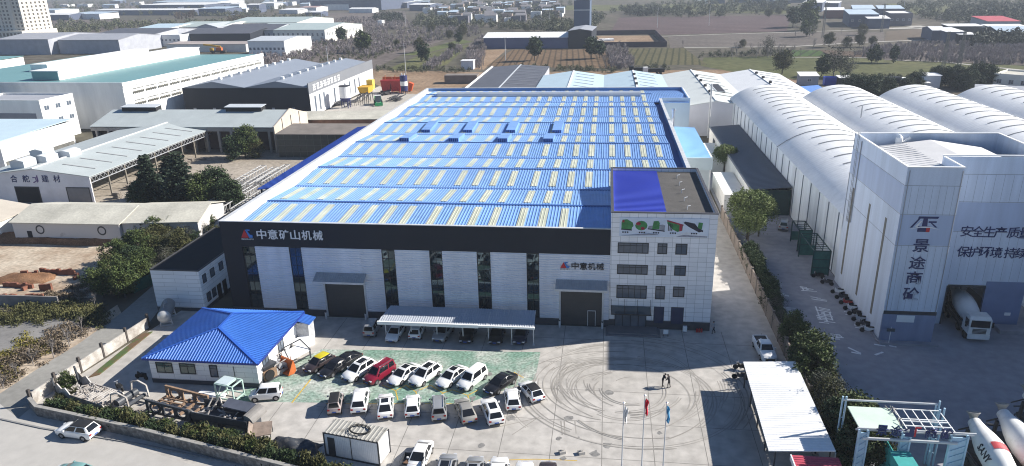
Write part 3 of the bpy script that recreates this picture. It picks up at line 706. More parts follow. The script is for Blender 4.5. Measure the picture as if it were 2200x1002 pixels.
def car_meshes(kind, col, roof, rack):
    key = (kind, col, roof, rack)
    if key in _cm: return _cm[key]
    p = CK[kind]; L, W, H = p['L'], p['W']/2, p['H']; h = L/2; cl = .24
    st = []
    def sec(y, w, zb, zt):
        zs = zb+(zt-zb)*.55
        st.append([(-w*.9, y, zb), (-w*.99, y, zb+.14), (-w, y, zs), (-w*.96, y, zt-.07), (-w*.84, y, zt), (0, y, zt+.015), (w*.84, y, zt), (w*.96, y, zt-.07), (w, y, zs), (w*.99, y, zb+.14), (w*.9, y, zb)])
    sec(-h, W*.80, .42, p['boot']-.18); sec(-h+.06, W*.93, .30, p['boot']-.04); sec(-h+.35, W*.98, cl, p['boot']); sec(p['c0']+.3, W, cl, p['belt'])
    sec(0, W, cl, p['belt']); sec(p['c1']-.1, W, cl, p['belt']-.02); sec(p['c1']+.2, W*.99, cl, p['hood']); sec(h-.5, W*.96, cl, (p['hood']+p['nose'])/2+.04); sec(h-.14, W*.87, .27, p['nose']); sec(h, W*.70, .36, p['nose']-.12)
    b = MB()
    b.k = 0; b.loft(st)
    wb_, wr = W*.93, W*.93-p['wr']*.62
    c0, c1, r0, r1, zb = p['c0'], p['c1'], p['r0'], p['r1'], p['belt']-.02
    def ring(t, k=0):
        y0 = c0+(r0-c0)*t; y1 = c1+(r1-c1)*t; w = wb_+(wr-wb_)*t; z = zb+(H-.07-zb)*t
        return [(-w*.9, y0, z), (w*.9, y0, z), (w, y0+.12, z), (w, y1-.09, z), (w*.9, y1, z), (-w*.9, y1, z), (-w, y1-.09, z), (-w, y0+.12, z)]
    rr = [ring(0), ring(.55), ring(1)]
    top = [(x*.88, r0+.16 if y < (r0+r1)/2 else r1-.2, H) for x, y, z in ring(1)]
    b.k = 1 if roof == 'black' else 0
    rr2 = rr+[top]; b.k = 0; b.loft(rr); b.k = 1 if roof else 0; b.loft([ring(1), top])
    if kind == 'pickup':                      # open load bed
        b.k = 2; b.box(-W*.82, W*.82, -h+.14, c0-.12, p['boot']-.02, p['boot']+.022)
        b.k = 0; b.box(-W*.93, -W*.80, -h+.06, c0+.1, p['boot']-.03, p['boot']+.13); b.box(W*.80, W*.93, -h+.06, c0+.1, p['boot']-.03, p['boot']+.13); b.box(-W*.80, W*.80, -h+.03, -h+.13, p['boot']-.03, p['boot']+.13)
    if rack:
        b.k = 3
        for s in (-1, 1): b.bar((s*wr*.86, r0+.1, H+.03), (s*wr*.86, r1-.1, H+.02), .05, .06)
    for s in (-1, 1):                         # mirrors
        b.k = 0; b.box(s*W*1.0-.02 if s > 0 else s*W-.18, s*W*1.0+.18 if s > 0 else s*W+.02, c1-.5, c1-.36, zb+.02, zb+.17)
    b.k = 2; b.box(-W*.6, W*.6, h-.1, h+.015, .42, p['nose']-.17); b.box(-W*.8, W*.8, -h-.01, -h+.1, .34, .46); b.box(-W*.7, W*.7, h-.12, h+.005, .30, .40)
    for s in (-1, 1):                         # dark wheel arches
        for yy in (-p['wb']/2-.05, p['wb']/2-.05):
            n = 12; rad = .40; vs = [(s*(W+.004), yy+rad*cos(pi*i/n), .30+rad*sin(pi*i/n)) for i in range(n+1)]
            b.add(vs, [tuple(range(n+1))])
    def glass_quad(mb, A, B, C, D, i=.08, out=.012):
        A, B, C, D = map(Vector, (A, B, C, D)); n = (B-A).cross(D-A).normalized()
        f = lambda u, v: (A*(1-u)+B*u)*(1-v)+(D*(1-u)+C*u)*v+n*out
        mb.quad(f(i, i), f(1-i, i), f(1-i, 1-i), f(i, 1-i))
    R0, R1, R2 = ring(.07), ring(.55), ring(.95)
    g = {'windscreen': MB(), 'rear_window': MB(), 'side_window': [MB(), MB()]}
    for lo, hi in ((R0, R2),):
        glass_quad(g['windscreen'], hi[5], hi[4], lo[4], lo[5], .025); glass_quad(g['rear_window'], lo[0], lo[1], hi[1], hi[0], .05)
        for s, (i0, i1) in enumerate(((2, 3), (7, 6))):
            a0, a1, b0, b1 = map(Vector, (lo[i0], lo[i1], hi[i0], hi[i1]))
            cuts = (.03, .50, .53, .99) if kind != 'van' else (.03, .36, .39, .97)
            for u0, u1 in ((cuts[0], cuts[1]), (cuts[2], cuts[3])):
                A, B, C, D = a0.lerp(a1, u0), a0.lerp(a1, u1), b0.lerp(b1, u1), b0.lerp(b1, u0)
                if s: A, B, C, D = B, A, D, C
                glass_quad(g['side_window'][s], A, B, C, D, .035)
    def mesh(mb, nm, mats, sm=0):
        me = bpy.data.meshes.new(nm); me.from_pydata(mb.v, [], mb.f)
        for m_ in mats: me.materials.append(m_)
        if len(mats) > 1: me.polygons.foreach_set('material_index', mb.mi)
        if sm: me.polygons.foreach_set('use_smooth', [True]*len(mb.f)); me.set_sharp_from_angle(angle=radians(sm))
        me.update(); return me
    out = [('body', mesh(b, 'body', [paint(col), trim_m if roof == 'black' else paint(roof if roof else col), trim_m, chrome], 40), (0, 0, 0), None),
           ('windscreen', mesh(g['windscreen'], 'windscreen', [cglass]), (0, 0, 0), None), ('rear_window', mesh(g['rear_window'], 'rear_window', [cglass]), (0, 0, 0), None)]
    for s in (0, 1): out.append(('side_window', mesh(g['side_window'][s], 'side_window', [cglass]), (0, 0, 0), None))
    if not roof and kind in ('suv', 'sedan') and not rack:
        pass
    for s in (-1, 1):
        q = MB(); q.box(s*W*.62-.16, s*W*.62+.16, h-.30, h-.02, p['nose']-.15, p['nose']-.01); out.append(('headlight', mesh(q, 'headlight', [lamp_m]), (0, 0, 0), None))
        q = MB(); q.box(s*W*.74-.13, s*W*.74+.13, -h-.015, -h+.16, p['boot']-.30, p['boot']-.12); out.append(('tail_light', mesh(q, 'tail_light', [tail_m]), (0, 0, 0), None))
    q = MB(); q.box(-.23, .23, h+.0, h+.03, .42, .54); out.append(('number_plate', mesh(q, 'number_plate', [plate_b]), (0, 0, 0), None))
    q = MB(); q.box(-.23, .23, -h-.035, -h+.0, .50, .62); out.append(('number_plate', mesh(q, 'number_plate', [plate_b]), (0, 0, 0), None))
    tw_ = MB(); tw_.lathe((-.11, 0, 0), (.11, 0, 0), [(0, .26), (.0, .30), (.04, .33), (.18, .33), (.22, .30), (.22, .26)], 20); tyre = mesh(tw_, 'wheel', [tyre_m], 30)
    rw = MB(); rw.tube((-.115, 0, 0), (.115, 0, 0), .2, n=12); rim = mesh(rw, 'rim', [rim_m])
    for s in (-1, 1):
        for yy in (-p['wb']/2-.05, p['wb']/2-.05): out.append(('wheel', tyre, (s*(W-.10), yy, .33), ('rim', rim)))
    _cm[key] = out
    return out
def car(kind, col, px, py, yaw, label, roof=None, rack=False, group=None, sunroof=False, name='parked_car', z=0, xy=None):
    """(px,py) = photo point under the middle of the car; yaw in degrees: 0 points the nose away along +y, 180 towards the viewer"""
    x, y = xy or G(px, py)
    t = thing(name, label, {'pickup': 'pickup', 'van': 'van', 'mini': 'car'}.get(kind, 'car'), (x, y, z), radians(yaw), group); t.scale = (.95, .95, .95)
    for nm, me, loc, sub in car_meshes(kind, col, roof, rack):
        o = bpy.data.objects.new(nm, me); COL.objects.link(o); o.parent = t; o.location = loc
        if sub: r = bpy.data.objects.new(sub[0], sub[1]); COL.objects.link(r); r.parent = o
    if sunroof:
        p = CK[kind]; ORGt = ORG[t]; key = 'sunroof_'+kind
        if key not in _cm:
            q = MB(); w = p['W']/2*.93-p['wr']*.62; q.box(-w*.62, w*.62, (p['r0']+p['r1'])/2-.45, p['r1']-.22, p['H']+.0, p['H']+.012)
            me = bpy.data.meshes.new('sunroof'); me.from_pydata(q.v, [], q.f); me.materials.append(cglass); _cm[key] = me
        o = bpy.data.objects.new('sunroof', _cm[key]); COL.objects.link(o); o.parent = t
    return t
gA = 'cars in the row facing the yard gate'; gB = 'cars in the row with their tails to the gate'; gC = 'cars under the carport'; gD = 'cars along the gate fence'
ya = 154
car('hatch', 'dark', 686, 789, ya, 'small dark car with bright yellow roof tail, first in the angled row', 'yellow', group=gA)
car('sedan', 'black', 722, 797, ya, 'black car with glinting side beside the yellow-roofed one', group=gA)
car('sedan', 'black', 742, 786, ya, 'black saloon tucked half hidden behind another black car', group=gA)
car('suv', 'white', 772, 805, ya, 'white suv with long dark glass roof beside the red car', group=gA, sunroof=True, rack=True)
car('van', 'red', 816, 812, ya, 'dark red people carrier, the only red car in the yard', group=gA, rack=True)
car('sedan', 'white', 868, 813, ya, 'white saloon parked next to the dark red car', group=gA, sunroof=True)
car('suv', 'white', 914, 815, ya, 'tall white suv with dark roof panel between two white saloons', group=gA, sunroof=True, rack=True)
car('sedan', 'white', 971, 818, ya, 'white saloon with black glass roof and grille facing down', group=gA, sunroof=True)
car('van', 'white', 1015, 824, ya, 'high white boxy car beside the black saloon at the row end', group=gA)
car('sedan', 'black', 1075, 832, ya-6, 'black saloon closing the angled row beside the open yard', group=gA)
car('mini', 'pinkgrey', 722, 876, 15, 'small two-tone car with black roof and pale pinkish body', 'black', group=gB)
car('suv', 'white', 775, 869, 13, 'white crossover beside the small black-roofed car', group=gB)
car('sedan', 'white', 829, 880, 16, 'white saloon with dark rear window and sunroof, third in the rear-facing row', group=gB, sunroof=True)
car('hatch', 'white', 887, 880, 14, 'rounded white hatchback beside the grey estate van', group=gB)
car('van', 'silver', 943, 885, 14, 'silver grey estate van with roof rails and ribbed roof', group=gB, rack=True)
car('sedan', 'beige', 1000, 890, 24, 'grey beige saloon with sloping tail next to the silver estate van', group=gB)
car('suv', 'white', 1057, 893, 22, 'large white suv with black sunroof behind the beige saloon', group=gB, sunroof=True)
car('hatch', 'white', 1101, 866, 12, 'small white hatchback between the big suv and the black-tailed car', group=gB)
car('hatch', 'white', 1141, 849, 32, 'white car with black roof and tail, last of the rear-facing row', 'black', group=gB)
car('van', 'silver', 802, 712, 2, 'silver van standing just outside the carport end post', group=gC)
car('sedan', 'white', 851, 722, 178, 'white saloon under the open end of the carport', group=gC)
car('hatch', 'white', 897, 718, 2, 'white hatchback with its tail out of the carport', group=gC)
car('suv', 'silver', 953, 722, 172, 'silver car with sharp black grille under the carport', group=gC)
car('sedan', 'black', 1006, 724, 180, 'black saloon beside the sharp-grilled silver car', group=gC)
car('sedan', 'black', 1068, 726, 180, 'black saloon in the middle of the dark carport bays', group=gC)
car('sedan', 'darkblue', 1119, 726, 180, 'dark saloon under the carport beside its last post', group=gC)
car('mini', 'white', 573, 856, 104, 'white boxy mini car parked beside the blue-roofed house', None)
car('suv', 'white', 170, 935, 84, 'white suv with black roof driving along the outer road', 'black', name='driving_car')
car('sedan', 'teal', 162, 1026, 84, 'pale teal car roof just entering at the road edge', name='driving_car')
car('pickup', 'white', 1641, 760, 184, 'white pickup truck with open bed parked along the side wall', name='pickup_truck')
car('van', 'silver', 1683, 490, -14, 'silver van in the alley beside the dark lean-to', None)
car('sedan', 'white', 903, 992, 178, 'white car with open bonnet area behind the low truck tray', group=gD)
car('suv', 'silver', 959, 1020, 3, 'silver suv with large black glass roof by the gate', group=gD, sunroof=True, rack=True)
car('sedan', 'silver', 1018, 1024, 3, 'silver grey saloon beside the glass-roofed suv', group=gD, sunroof=True)
car('suv', 'white', 1070, 1028, 2, 'white suv next to the silver grey saloon by the gate', group=gD)
car('sedan', 'white', 1125, 1036, 2, 'white saloon whose rounded roof shows beside the dark car', group=gD)
car('sedan', 'dark', 1176, 1036, 2, 'dark saloon at the end of the gate row', group=gD)
# yellow tail of the small dark car
# ------------------------------------------------------------------ people
skin_m = M('skin', (.35, .2, .14), .6, 0); hair_m = M('black_hair', (.012, .011, .011), .6, 0)
def person(loc, rz, label, top, legs, pose, name='person'):
    """one skinned body; pose = dict of joint positions (x right, y forward, z up)"""
    t = thing(name, label, 'person', loc, rz)
    J = pose; names = list(J); idx = {k: i for i, k in enumerate(names)}
    E_ = [('pelvis', 'spine'), ('spine', 'chest'), ('chest', 'neck'), ('neck', 'head'), ('head', 'crown')]
    for s in 'lr': E_ += [('chest', 'sh'+s), ('sh'+s, 'el'+s), ('el'+s, 'wr'+s), ('wr'+s, 'ha'+s), ('pelvis', 'hip'+s), ('hip'+s, 'kn'+s), ('kn'+s, 'an'+s), ('an'+s, 'to'+s)]
    for s in 'lr':
        d = (Vector(J['ha'+s])-Vector(J['wr'+s])).normalized(); sd = d.cross(Vector((0, 1, .2))).normalized()
        for f in range(5):
            n_ = f'f{s}{f}'; off = (f-2)*.017
            base = Vector(J['ha'+s]); ln = (.05, .075, .082, .075, .06)[f]
            J[n_] = tuple(base+sd*off+d*ln+Vector((0, .015*(f == 0), 0))); E_.append(('ha'+s, n_))
    names = list(J); idx = {k: i for i, k in enumerate(names)}
    R = dict(pelvis=(.145, .11), spine=(.13, .10), chest=(.16, .115), neck=(.055, .055), head=(.078, .095), crown=(.065, .08), shl=(.065, .065), shr=(.065, .065), ell=(.045, .045), elr=(.045, .045), wrl=(.032, .03), wrr=(.032, .03), hal=(.036, .02), har=(.036, .02), hipl=(.09, .09), hipr=(.09, .09), knl=(.06, .06), knr=(.06, .06), anl=(.042, .042), anr=(.042, .042), tol=(.042, .035), tor=(.042, .035))
    me = bpy.data.meshes.new('body'); me.from_pydata([J[n] for n in names], [(idx[a], idx[b_]) for a, b_ in E_], [])
    o = bpy.data.objects.new('body', me); COL.objects.link(o)
    md = o.modifiers.new('skin', 'SKIN'); md.use_smooth_shade = True
    sv = me.skin_vertices[0].data
    for n in names: sv[idx[n]].radius = R.get(n, (.009, .009))
    sv[idx['pelvis']].use_root = True
    sb = o.modifiers.new('sub', 'SUBSURF'); sb.levels = sb.render_levels = 1
    dg = bpy.context.evaluated_depsgraph_get(); dg.update()
    m2 = bpy.data.meshes.new_from_object(o.evaluated_get(dg), depsgraph=dg); bpy.data.objects.remove(o)
    m2.materials.clear()
    for m_ in (skin_m, top, legs, trim_m): m2.materials.append(m_)
    hz = J['pelvis'][2]; nk = Vector(J['neck']); pv = Vector(J['pelvis'])
    for f in m2.polygons:
        c = f.center
        if (Vector(c)-Vector(J['head'])).length < .2 and (c-nk).dot(nk-pv) > 0: k = 0
        elif min((c-Vector(J['hal'])).length, (c-Vector(J['har'])).length) < .1: k = 0
        elif c.z < .1: k = 3
        elif (c-pv).dot(nk-pv) < .02: k = 2
        else: k = 1
        f.material_index = k; f.use_smooth = True
    b_ = bpy.data.objects.new('body', m2); COL.objects.link(b_); b_.parent = t; ORG[b_] = ORG[t]
    hd = Vector(J['head']); cr = Vector(J['crown']); ax = (cr-hd).normalized(); fwd = Vector(J.get('face', (0, 1, 0))).normalized()
    q = MB(); n = 10                                                     # hair cap
    q.T = ORG[t]; rings = []
    for i in range(5):
        a = -.25+i*.42; rr_ = .1*cos(a); rings.append([tuple(hd+ax*(.03+.115*sin(a))+(Vector((cos(2*pi*j/n), 0, 0))*1.0+Vector((0, sin(2*pi*j/n), 0)))*rr_*1.02-fwd*.018) for j in range(n)])
    q.loft(rings); q.build('hair', hair_m, t, smooth=60)
    q = MB(); q.T = ORG[t]; s_ = fwd.cross(ax)
    for e in (-1, 1): q.tube(tuple(hd+fwd*.085+s_*.034*e+ax*.02), tuple(hd+fwd*.098+s_*.034*e+ax*.02), .012, n=6)
    q.build('eyes', trim_m, t)
    q = MB(); q.T = ORG[t]; q.tube(tuple(hd+fwd*.08+ax*.01), tuple(hd+fwd*.118-ax*.022), .012, .018, n=6); q.build('nose', skin_m, t)
    q = MB(); q.T = ORG[t]; q.tube(tuple(hd+fwd*.086-ax*.055-s_*.025), tuple(hd+fwd*.086-ax*.055+s_*.025), .008, n=5); q.build('mouth', M('lips', (.25, .1, .09), .6, 0) if 'lips' not in bpy.data.materials else bpy.data.materials['lips'], t)
    return t
def stand(lean=0., arm=.1, step=.1):
    k = lean
    return dict(pelvis=(0, 0, .93), spine=(0, .02+k*.3, 1.1), chest=(0, .02+k*.75, 1.33-k*.25), neck=(0, .03+k, 1.5-k*.5), head=(0, .05+k*1.15, 1.62-k*.6), crown=(0, .05+k*1.2, 1.71-k*.6),
        shl=(-.19, .02+k*.8, 1.42-k*.4), shr=(.19, .02+k*.8, 1.42-k*.4), ell=(-.26, k*.9+arm*.4, 1.13-k*.4), elr=(.26, k*.9+arm*.4, 1.13-k*.4), wrl=(-.22, k+arm*2, .92-k*.3+arm*.8), wrr=(.22, k+arm*2, .92-k*.3+arm*.8), hal=(-.21, k+arm*2.3, .85-k*.3+arm*.9), har=(.21, k+arm*2.3, .85-k*.3+arm*.9),
        hipl=(-.1, 0, .88), hipr=(.1, 0, .88), knl=(-.11, step*.7, .49), knr=(.11, -step*.2, .49), anl=(-.11, step*.6, .09), anr=(.11, -step, .09), tol=(-.12, step*.6+.17, .04), tor=(.12, -step+.17, .04))
blk = M('black_cloth', (.018, .018, .022), .9, .2, 4.); gryc = M('grey_jacket_cloth', (.30, .32, .35), .9, .15, 4.)
x, y = G(1437, 834)
person((x, y, 0), radians(60), 'person in black jacket standing close to another on the open concrete', blk, blk, stand(.12, .12, .12))
x, y = G(1423, 831)
person((x, y, 0), radians(-70), 'person in black leaning towards a companion on the open yard', blk, blk, stand(.22, .14, .08))
x, y = G(1533, 717)
person((x, y, 0), radians(100), 'person in pale grey top walking past the office corner', gryc, blk, stand(.03, .10, .25))
# ------------------------------------------------------------------ blue hipped house
hs = thing('gatehouse', 'low white tiled house with bright blue hipped metal roof', 'house', (-44.3, 71, 0))
hx0, hx1, hy0, hy1 = -51.2, -37.4, 64.7, 77.6
hb = M('bright_blue_roof_sheet', (.045, .15, .50), .36, .12, .15, fine=.06, spec=.6)
tile2 = tile_mat('cream_wall_tile', (.80, .79, .77), 1.9, .62, .62, .02)
q = MB(); q.box(hx0+.45, hx1-.45, hy0+.45, hy1-.45, .55, 3.3); q.build('wall', tile2, hs)
q = MB(); q.box(hx0+.41, hx1-.41, hy0+.41, hy1-.41, 0, .55); q.build('plinth', plinth, hs)
ze, zt = 3.35, 5.15; Ra = (-44.1, 69.3, zt); Rb = (-44.3, 72.9, zt); c = [(hx0, hy0, ze), (hx1, hy0, ze), (hx1, hy1, ze), (hx0, hy1, ze)]
q = MB()
for P in ([c[0], c[1], Ra], [c[1], c[2], Rb, Ra], [c[2], c[3], Rb], [c[3], c[0], Ra, Rb]): q.slab(P, .08); q.ribs(P, .34, .14, .06)
rf = q.build('roof', hb, hs)
q = MB()
for a, b_ in ((c[0], Ra), (c[1], Ra), (c[2], Rb), (c[3], Rb), (Ra, Rb)):
    a = Vector(a)+Vector((0, 0, .06)); b_ = Vector(b_)+Vector((0, 0, .06)); q.bar(a, b_, .32, .07)
q.build('hip_cap', M('blue_hip_trim', (.03, .11, .46), .45, .05, .2), rf)
q = MB()
q.box(hx0, hx1, hy0-.04, hy0, ze-.22, ze+.02); q.box(hx0, hx1, hy1, hy1+.04, ze-.22, ze+.02); q.box(hx0-.04, hx0, hy0, hy1, ze-.22, ze+.02); q.box(hx1, hx1+.04, hy0, hy1, ze-.22, ze+.02)
q.build('eaves', M('blue_eaves', (.014, .04, .24), .5, .05, .3), rf)
for px, w_ in ((357, 2.0), (406, 1.9)):
    x, z = FY(px, 806, hy0+.45); window(hs, (x, hy0+.45, 1.35), w_, 1.35, 0, 2, fw=.1, gm=M('house_glass', (.05, .10, .09), .05, 0, spec=.8) if px == 357 else bpy.data.materials['house_glass'], split=(.72,))
x, z = FY(461, 806, hy0+.45); window(hs, (x, hy0+.45, 1.1), .95, 1.55, 0, 1, fw=.1, split=(.7,))
window(hs, (hx1-.45, 67.2, 1.2), 1.5, 1.5, pi/2, 2, fw=.1)
window(hs, (hx1-.45, 71.2, 1.2), 1.5, 1.5, pi/2, 2, fw=.1)
q = MB(); q.tube((-40.6, hy0+.40, .1), (-40.6, hy0+.40, 2.6), .035, n=6); q.build('drainpipe', dark_metal, hs)
q = MB(); A = [(-37.4, 75.4, 3.15), (-35.9, 75.4, 2.75), (-35.9, 77.5, 2.75), (-37.4, 77.5, 3.15)]; q.slab(A, .08); q.ribs([A[1], A[2], A[3], A[0]], .3, .12, .05)
q.build('porch_roof', hb, hs)
q = MB(); q.box(-37.84, -36.2, 75.6, 77.3, 0, 2.75); q.build('porch_wall', M('porch_curtain', (.42, .43, .45), .8, .25, 2.), hs)
# ------------------------------------------------------------------ white two-storey annex on the left
ax = thing('white_annex', 'white tiled two-storey annex with black flat roof against the dark hall corner', 'annex', (-58, 83, 0))
X0, X1, Y0, Y1, ZT = -61.6, -54.5, 83.2, 100.5, 6.0
q = MB(); q.box(X0, X1, Y0, Y1, .5, ZT); q.build('wall', tile_mat('annex_tile', (.80, .81, .83), 3.4, .6, .68, .03), ax)
q = MB(); q.box(X0-.04, X1+.04, Y0-.04, Y1, 0, .5); q.build('plinth', plinth, ax)
q = MB(); q.box(X0+.0, X1-.0, Y0+.0, Y1, ZT, ZT+.08); q.build('roof', M('black_felt', (.012, .013, .016), .9, .2, .8, fine=.3), ax)
q = MB(); q.box(X0-.05, X1+.05, Y0-.05, Y0+.12, ZT+.0, ZT+.16); q.box(X1-.12, X1+.05, Y0+.12, Y1, ZT, ZT+.16); q.box(X0-.05, X0+.12, Y0+.12, Y1, ZT, ZT+.16); q.build('coping', dark_metal, ax)
for y, w_ in ((84.3, .9), (86.4, 1.1), (88.8, 1.1)): window(ax, (X1, y, 3.9), w_, 1.25, pi/2, 1, fw=.08)
for y, w_ in ((84.6, 1.0), (86.0, 1.0)): window(ax, (X1, y, 1.0), w_, 1.3, pi/2, 2, fw=.08)
for y in (87.4, 88.9):
    q = MB(); q.box(X1, X1+.07, y-.5, y+.5, 0, 2.3); q.build('door', blackm, ax)
# storage tank on saddles
tk = thing('storage_tank', 'silver horizontal tank on saddle legs beside the white annex', 'tank', (*G(362, 690), 0), radians(24))
q = MB(); q.T = ORG[tk]
q.lathe((0, -2.3, 1.55), (0, 2.6, 1.55), [(0, .05), (.03, .35), (.12, .65), (.3, .82), (.5, .86), (4.4, .86), (4.6, .82), (4.78, .6), (4.88, .1)], 24)
q.build('vessel', M('tank_skin', (.22, .23, .24), .4, .15, .6, metal=.4), tk, smooth=50)
q = MB(); q.T = ORG[tk]; q.lathe((0, -2.35, 1.55), (0, -1.8, 1.55), [(0, .05), (.03, .36), (.12, .67), (.3, .84), (.42, .87)], 24); q.build('end_cap', M('tank_end', (.55, .55, .54), .35, .1, 2., metal=.3), tk, smooth=50)
for y in (-1.4, 1.6):
    q = MB(); q.T = ORG[tk]
    for s in (-1, 1): q.bar((s*.75, y, 0), (s*.6, y, 1.1), .14, .14)
    q.bar((-.75, y, .5), (.75, y, .5), .1, .12); q.bar((-.7, y, .05), (.7, y, .05), .2, .1); q.build('saddle_leg', pale_metal, tk)
q = MB(); q.T = ORG[tk]; q.tube((0, .6, 2.35), (0, .6, 2.7), .2, n=10); q.path([(0, -1, 2.4), (0, -1, 2.8), (0, 0, 2.8), (-.3, 1.5, 2.75)], .04); q.build('pipework', grey_metal, tk)
# ------------------------------------------------------------------ carport
cp = thing('carport', 'long corrugated carport with white front beam beneath the grey facade', 'carport', (-18, 79, 0))
A = [(-27.6, 77.0, 2.75), (-8.0, 76.8, 2.75), (-8.2, 80.7, 3.15), (-27.0, 80.7, 3.15)]
q = MB(); q.slab(A, .06); q.ribs(A, .3, .12, .05); q.build('roof', M('carport_sheet', (.40, .43, .48), .5, .1, .2), cp)
q = MB(); q.box(-27.65, -14.9, 76.72, 76.97, 2.42, 2.83); q.box(-14.9, -7.95, 76.72, 76.95, 2.55, 2.8); q.build('front_beam', white, cp)
for x in (-26.9, -23.6, -20.3, -17.0, -13.8, -10.9, -8.2):
    q = MB(); q.tube((x, 77.6, 0), (x, 77.6, 2.75), .07, n=8); q.bar((x, 76.9, 2.72), (x, 80.5, 3.05), .08, .14); q.bar((x, 77.6, 2.1), (x, 77.0, 2.7), .05, .05); q.box(x-.17, x+.17, 77.43, 77.77, 0, .06); q.build('post', pale_metal, cp)
# ------------------------------------------------------------------ white site container
ct = thing('site_container', 'white site cabin with ribbed roof and a hose coiled on top', 'container', (*G(770, 975), 0), radians(-10.5))
q = MB(); q.T = ORG[ct]; q.box(-2.85, 2.85, -1.05, 1.05, .12, 2.5)
for i in range(29): q.box(-2.8+i*.195, -2.7+i*.195, -1.075, -1.05, .25, 2.4)
for i in range(10): q.box(2.85, 2.875, -.95+i*.2, -.85+i*.2, .25, 2.4)
q.build('wall', M('cabin_white', (.76, .77, .79), .55, .08, .6), ct)
q = MB(); q.T = ORG[ct]
for x in (-2.87, 2.87):
    for y in (-1.07, 1.07): q.box(x-.06, x+.06, y-.06, y+.06, 0, 2.62)
q.box(-2.9, 2.9, -1.12, -1.0, 0, .14); q.box(-2.9, 2.9, -1.12, -1.04, 2.5, 2.62); q.box(-.06, .02, -1.1, -1.04, .14, 2.5); q.build('frame', dark_metal, ct)
q = MB(); q.T = ORG[ct]; A = [(-2.85, -1.08, 2.62), (2.85, -1.08, 2.62), (2.85, 1.08, 2.72), (-2.85, 1.08, 2.72)]; q.slab(A, .1); q.ribs([A[0], A[1], A[2], A[3]], .42, .2, .05); q.build('roof', M('weathered_cabin_roof', (.36, .35, .32), .8, .25, 1.2, col2=(.17, .16, .14), thr=(.5, .75)), ct)
q = MB(); q.T = ORG[ct]; q.box(-2.5, -1.75, -1.11, -1.07, .15, 2.15); q.build('door', dark_metal, ct)
hz = MB(); 
for r, zz in ((.72, .05), (.66, .11), (.75, .15)):
    pts = [tuple(ORG[ct] @ Vector((.45+1.45*r*cos(2*pi*i/20+zz*9), r*sin(2*pi*i/20+zz*9)*.95, 2.74+zz))) for i in range(21)]; hz.path(pts, .035, 5)
hp = ORG[ct] @ Vector((.45, 0, 2.74)); tag(hz.build('coiled_hose', blackm, None, tuple(hp)), 'black hose coiled in a ring on the site cabin roof', 'hose')
# tarpaulin-covered heap by the hedge
def heap(name, px, py, L, W, H, rz, mat, label, cat, seed=1, nx=18, ny=10, ox=0):
    r_ = random.Random(seed); x0, y0 = G(px, py); q = MB(); c, s = cos(rz), sin(rz); vs = []
    for i in range(nx+1):
        for j in range(ny+1):
            u = i/nx*2-1; v = j/ny*2-1; e = max(0, 1-abs(u)**3)*max(0, 1-abs(v)**2.2)
            h = H*(e**.55)*(.72+.28*sin(u*5+seed)*cos(v*3))+(r_.random()-.5)*H*.10*(e > 0)
            if i in (0, nx) or j in (0, ny): h = -.02
            X, Y = u*L/2*(1+.06*sin(v*5+seed)), v*W/2*(1+.08*sin(u*7)); vs.append((x0+X*c-Y*s, y0+X*s+Y*c, h))
    fs = [(i*(ny+1)+j, (i+1)*(ny+1)+j, (i+1)*(ny+1)+j+1, i*(ny+1)+j+1) for i in range(nx) for j in range(ny)]
    q.add(vs, fs); o = q.build(name, mat, None, (x0, y0, 0), smooth=35); return tag(o, label, cat)
heap('tarpaulin_heap', 632, 962, 5.2, 2.0, 1.1, radians(-6), M('dark_tarpaulin', (.035, .04, .05), .55, .4, 1.5, col2=(.17, .16, .15), thr=(.5, .75)), 'low heap under a dark tarpaulin between hedge and site cabin', 'heap', 3)
# ------------------------------------------------------------------ crusher frames stored by the boundary
steel = M('weathered_steel', (.50, .47, .44), .7, .3, 1.4, col2=(.20, .16, .13), thr=(.4, .7)); dsteel = M('dark_steel_plate', (.05, .055, .065), .5, .25, 1.); lgreen = M('pale_green_paint', (.42, .56, .50), .6, .12, 1.); brownst = M('brown_primer', (.26, .17, .11), .75, .3, 1.5)
# 1. vibrating screen with curved side plates
t = thing('vibrating_screen', 'grey screening machine frame with curved side plates and slatted deck near the boundary corner', 'machine', (*G(205, 865), 0), radians(-14))
t.scale = (1.12, 1.12, 1.12)
for s in (-1, 1):
    q = MB(); q.T = ORG[t]; prof = [(-3.4, .5), (-3.6, 1.6), (-3.1, 2.2), (-2.6, 1.7), (-2.1, 1.9), (-1.6, 1.25), (2.6, 1.0), (2.9, .4), (-2.6, .3)]
    y = s*1.15; k = len(prof); q.add([(a, y-.05, c) for a, c in prof]+[(a, y+.05, c) for a, c in prof], [tuple(range(k-1, -1, -1)), tuple(range(k, 2*k))]+[(i, (i+1) % k, k+(i+1) % k, k+i) for i in range(k)])
    q.build('side_plate', steel, t)
q = MB(); q.T = ORG[t]
for i in range(15): q.bar((-1.7+i*.3, -1.1, 1.05+.02*(i % 3)), (-1.6+i*.3, 1.1, 1.05), .1, .1)
for y in (-.8, 0, .8): q.bar((-2.4, y, .9), (2.6, y, .85), .1, .14)
q.build('slatted_deck', steel, t)
for (x, y) in ((-3.0, -1), (-3.0, 1), (2.4, -1), (2.4, 1)):
    q = MB(); q.T = ORG[t]; q.bar((x, y, 0), (x, y, 1.0), .2, .2); q.build('leg', dsteel, t)
for x, y in ((-3.45, -1.2), (-2.9, .9), (-3.4, 1.2)):
    q = MB(); q.T = ORG[t]; q.bar((x, y, .9), (x-.15, y, 2.7), .14, .14); q.build('upright', dsteel, t)
rr = random.Random(19); q = MB(); q.T = ORG[t]
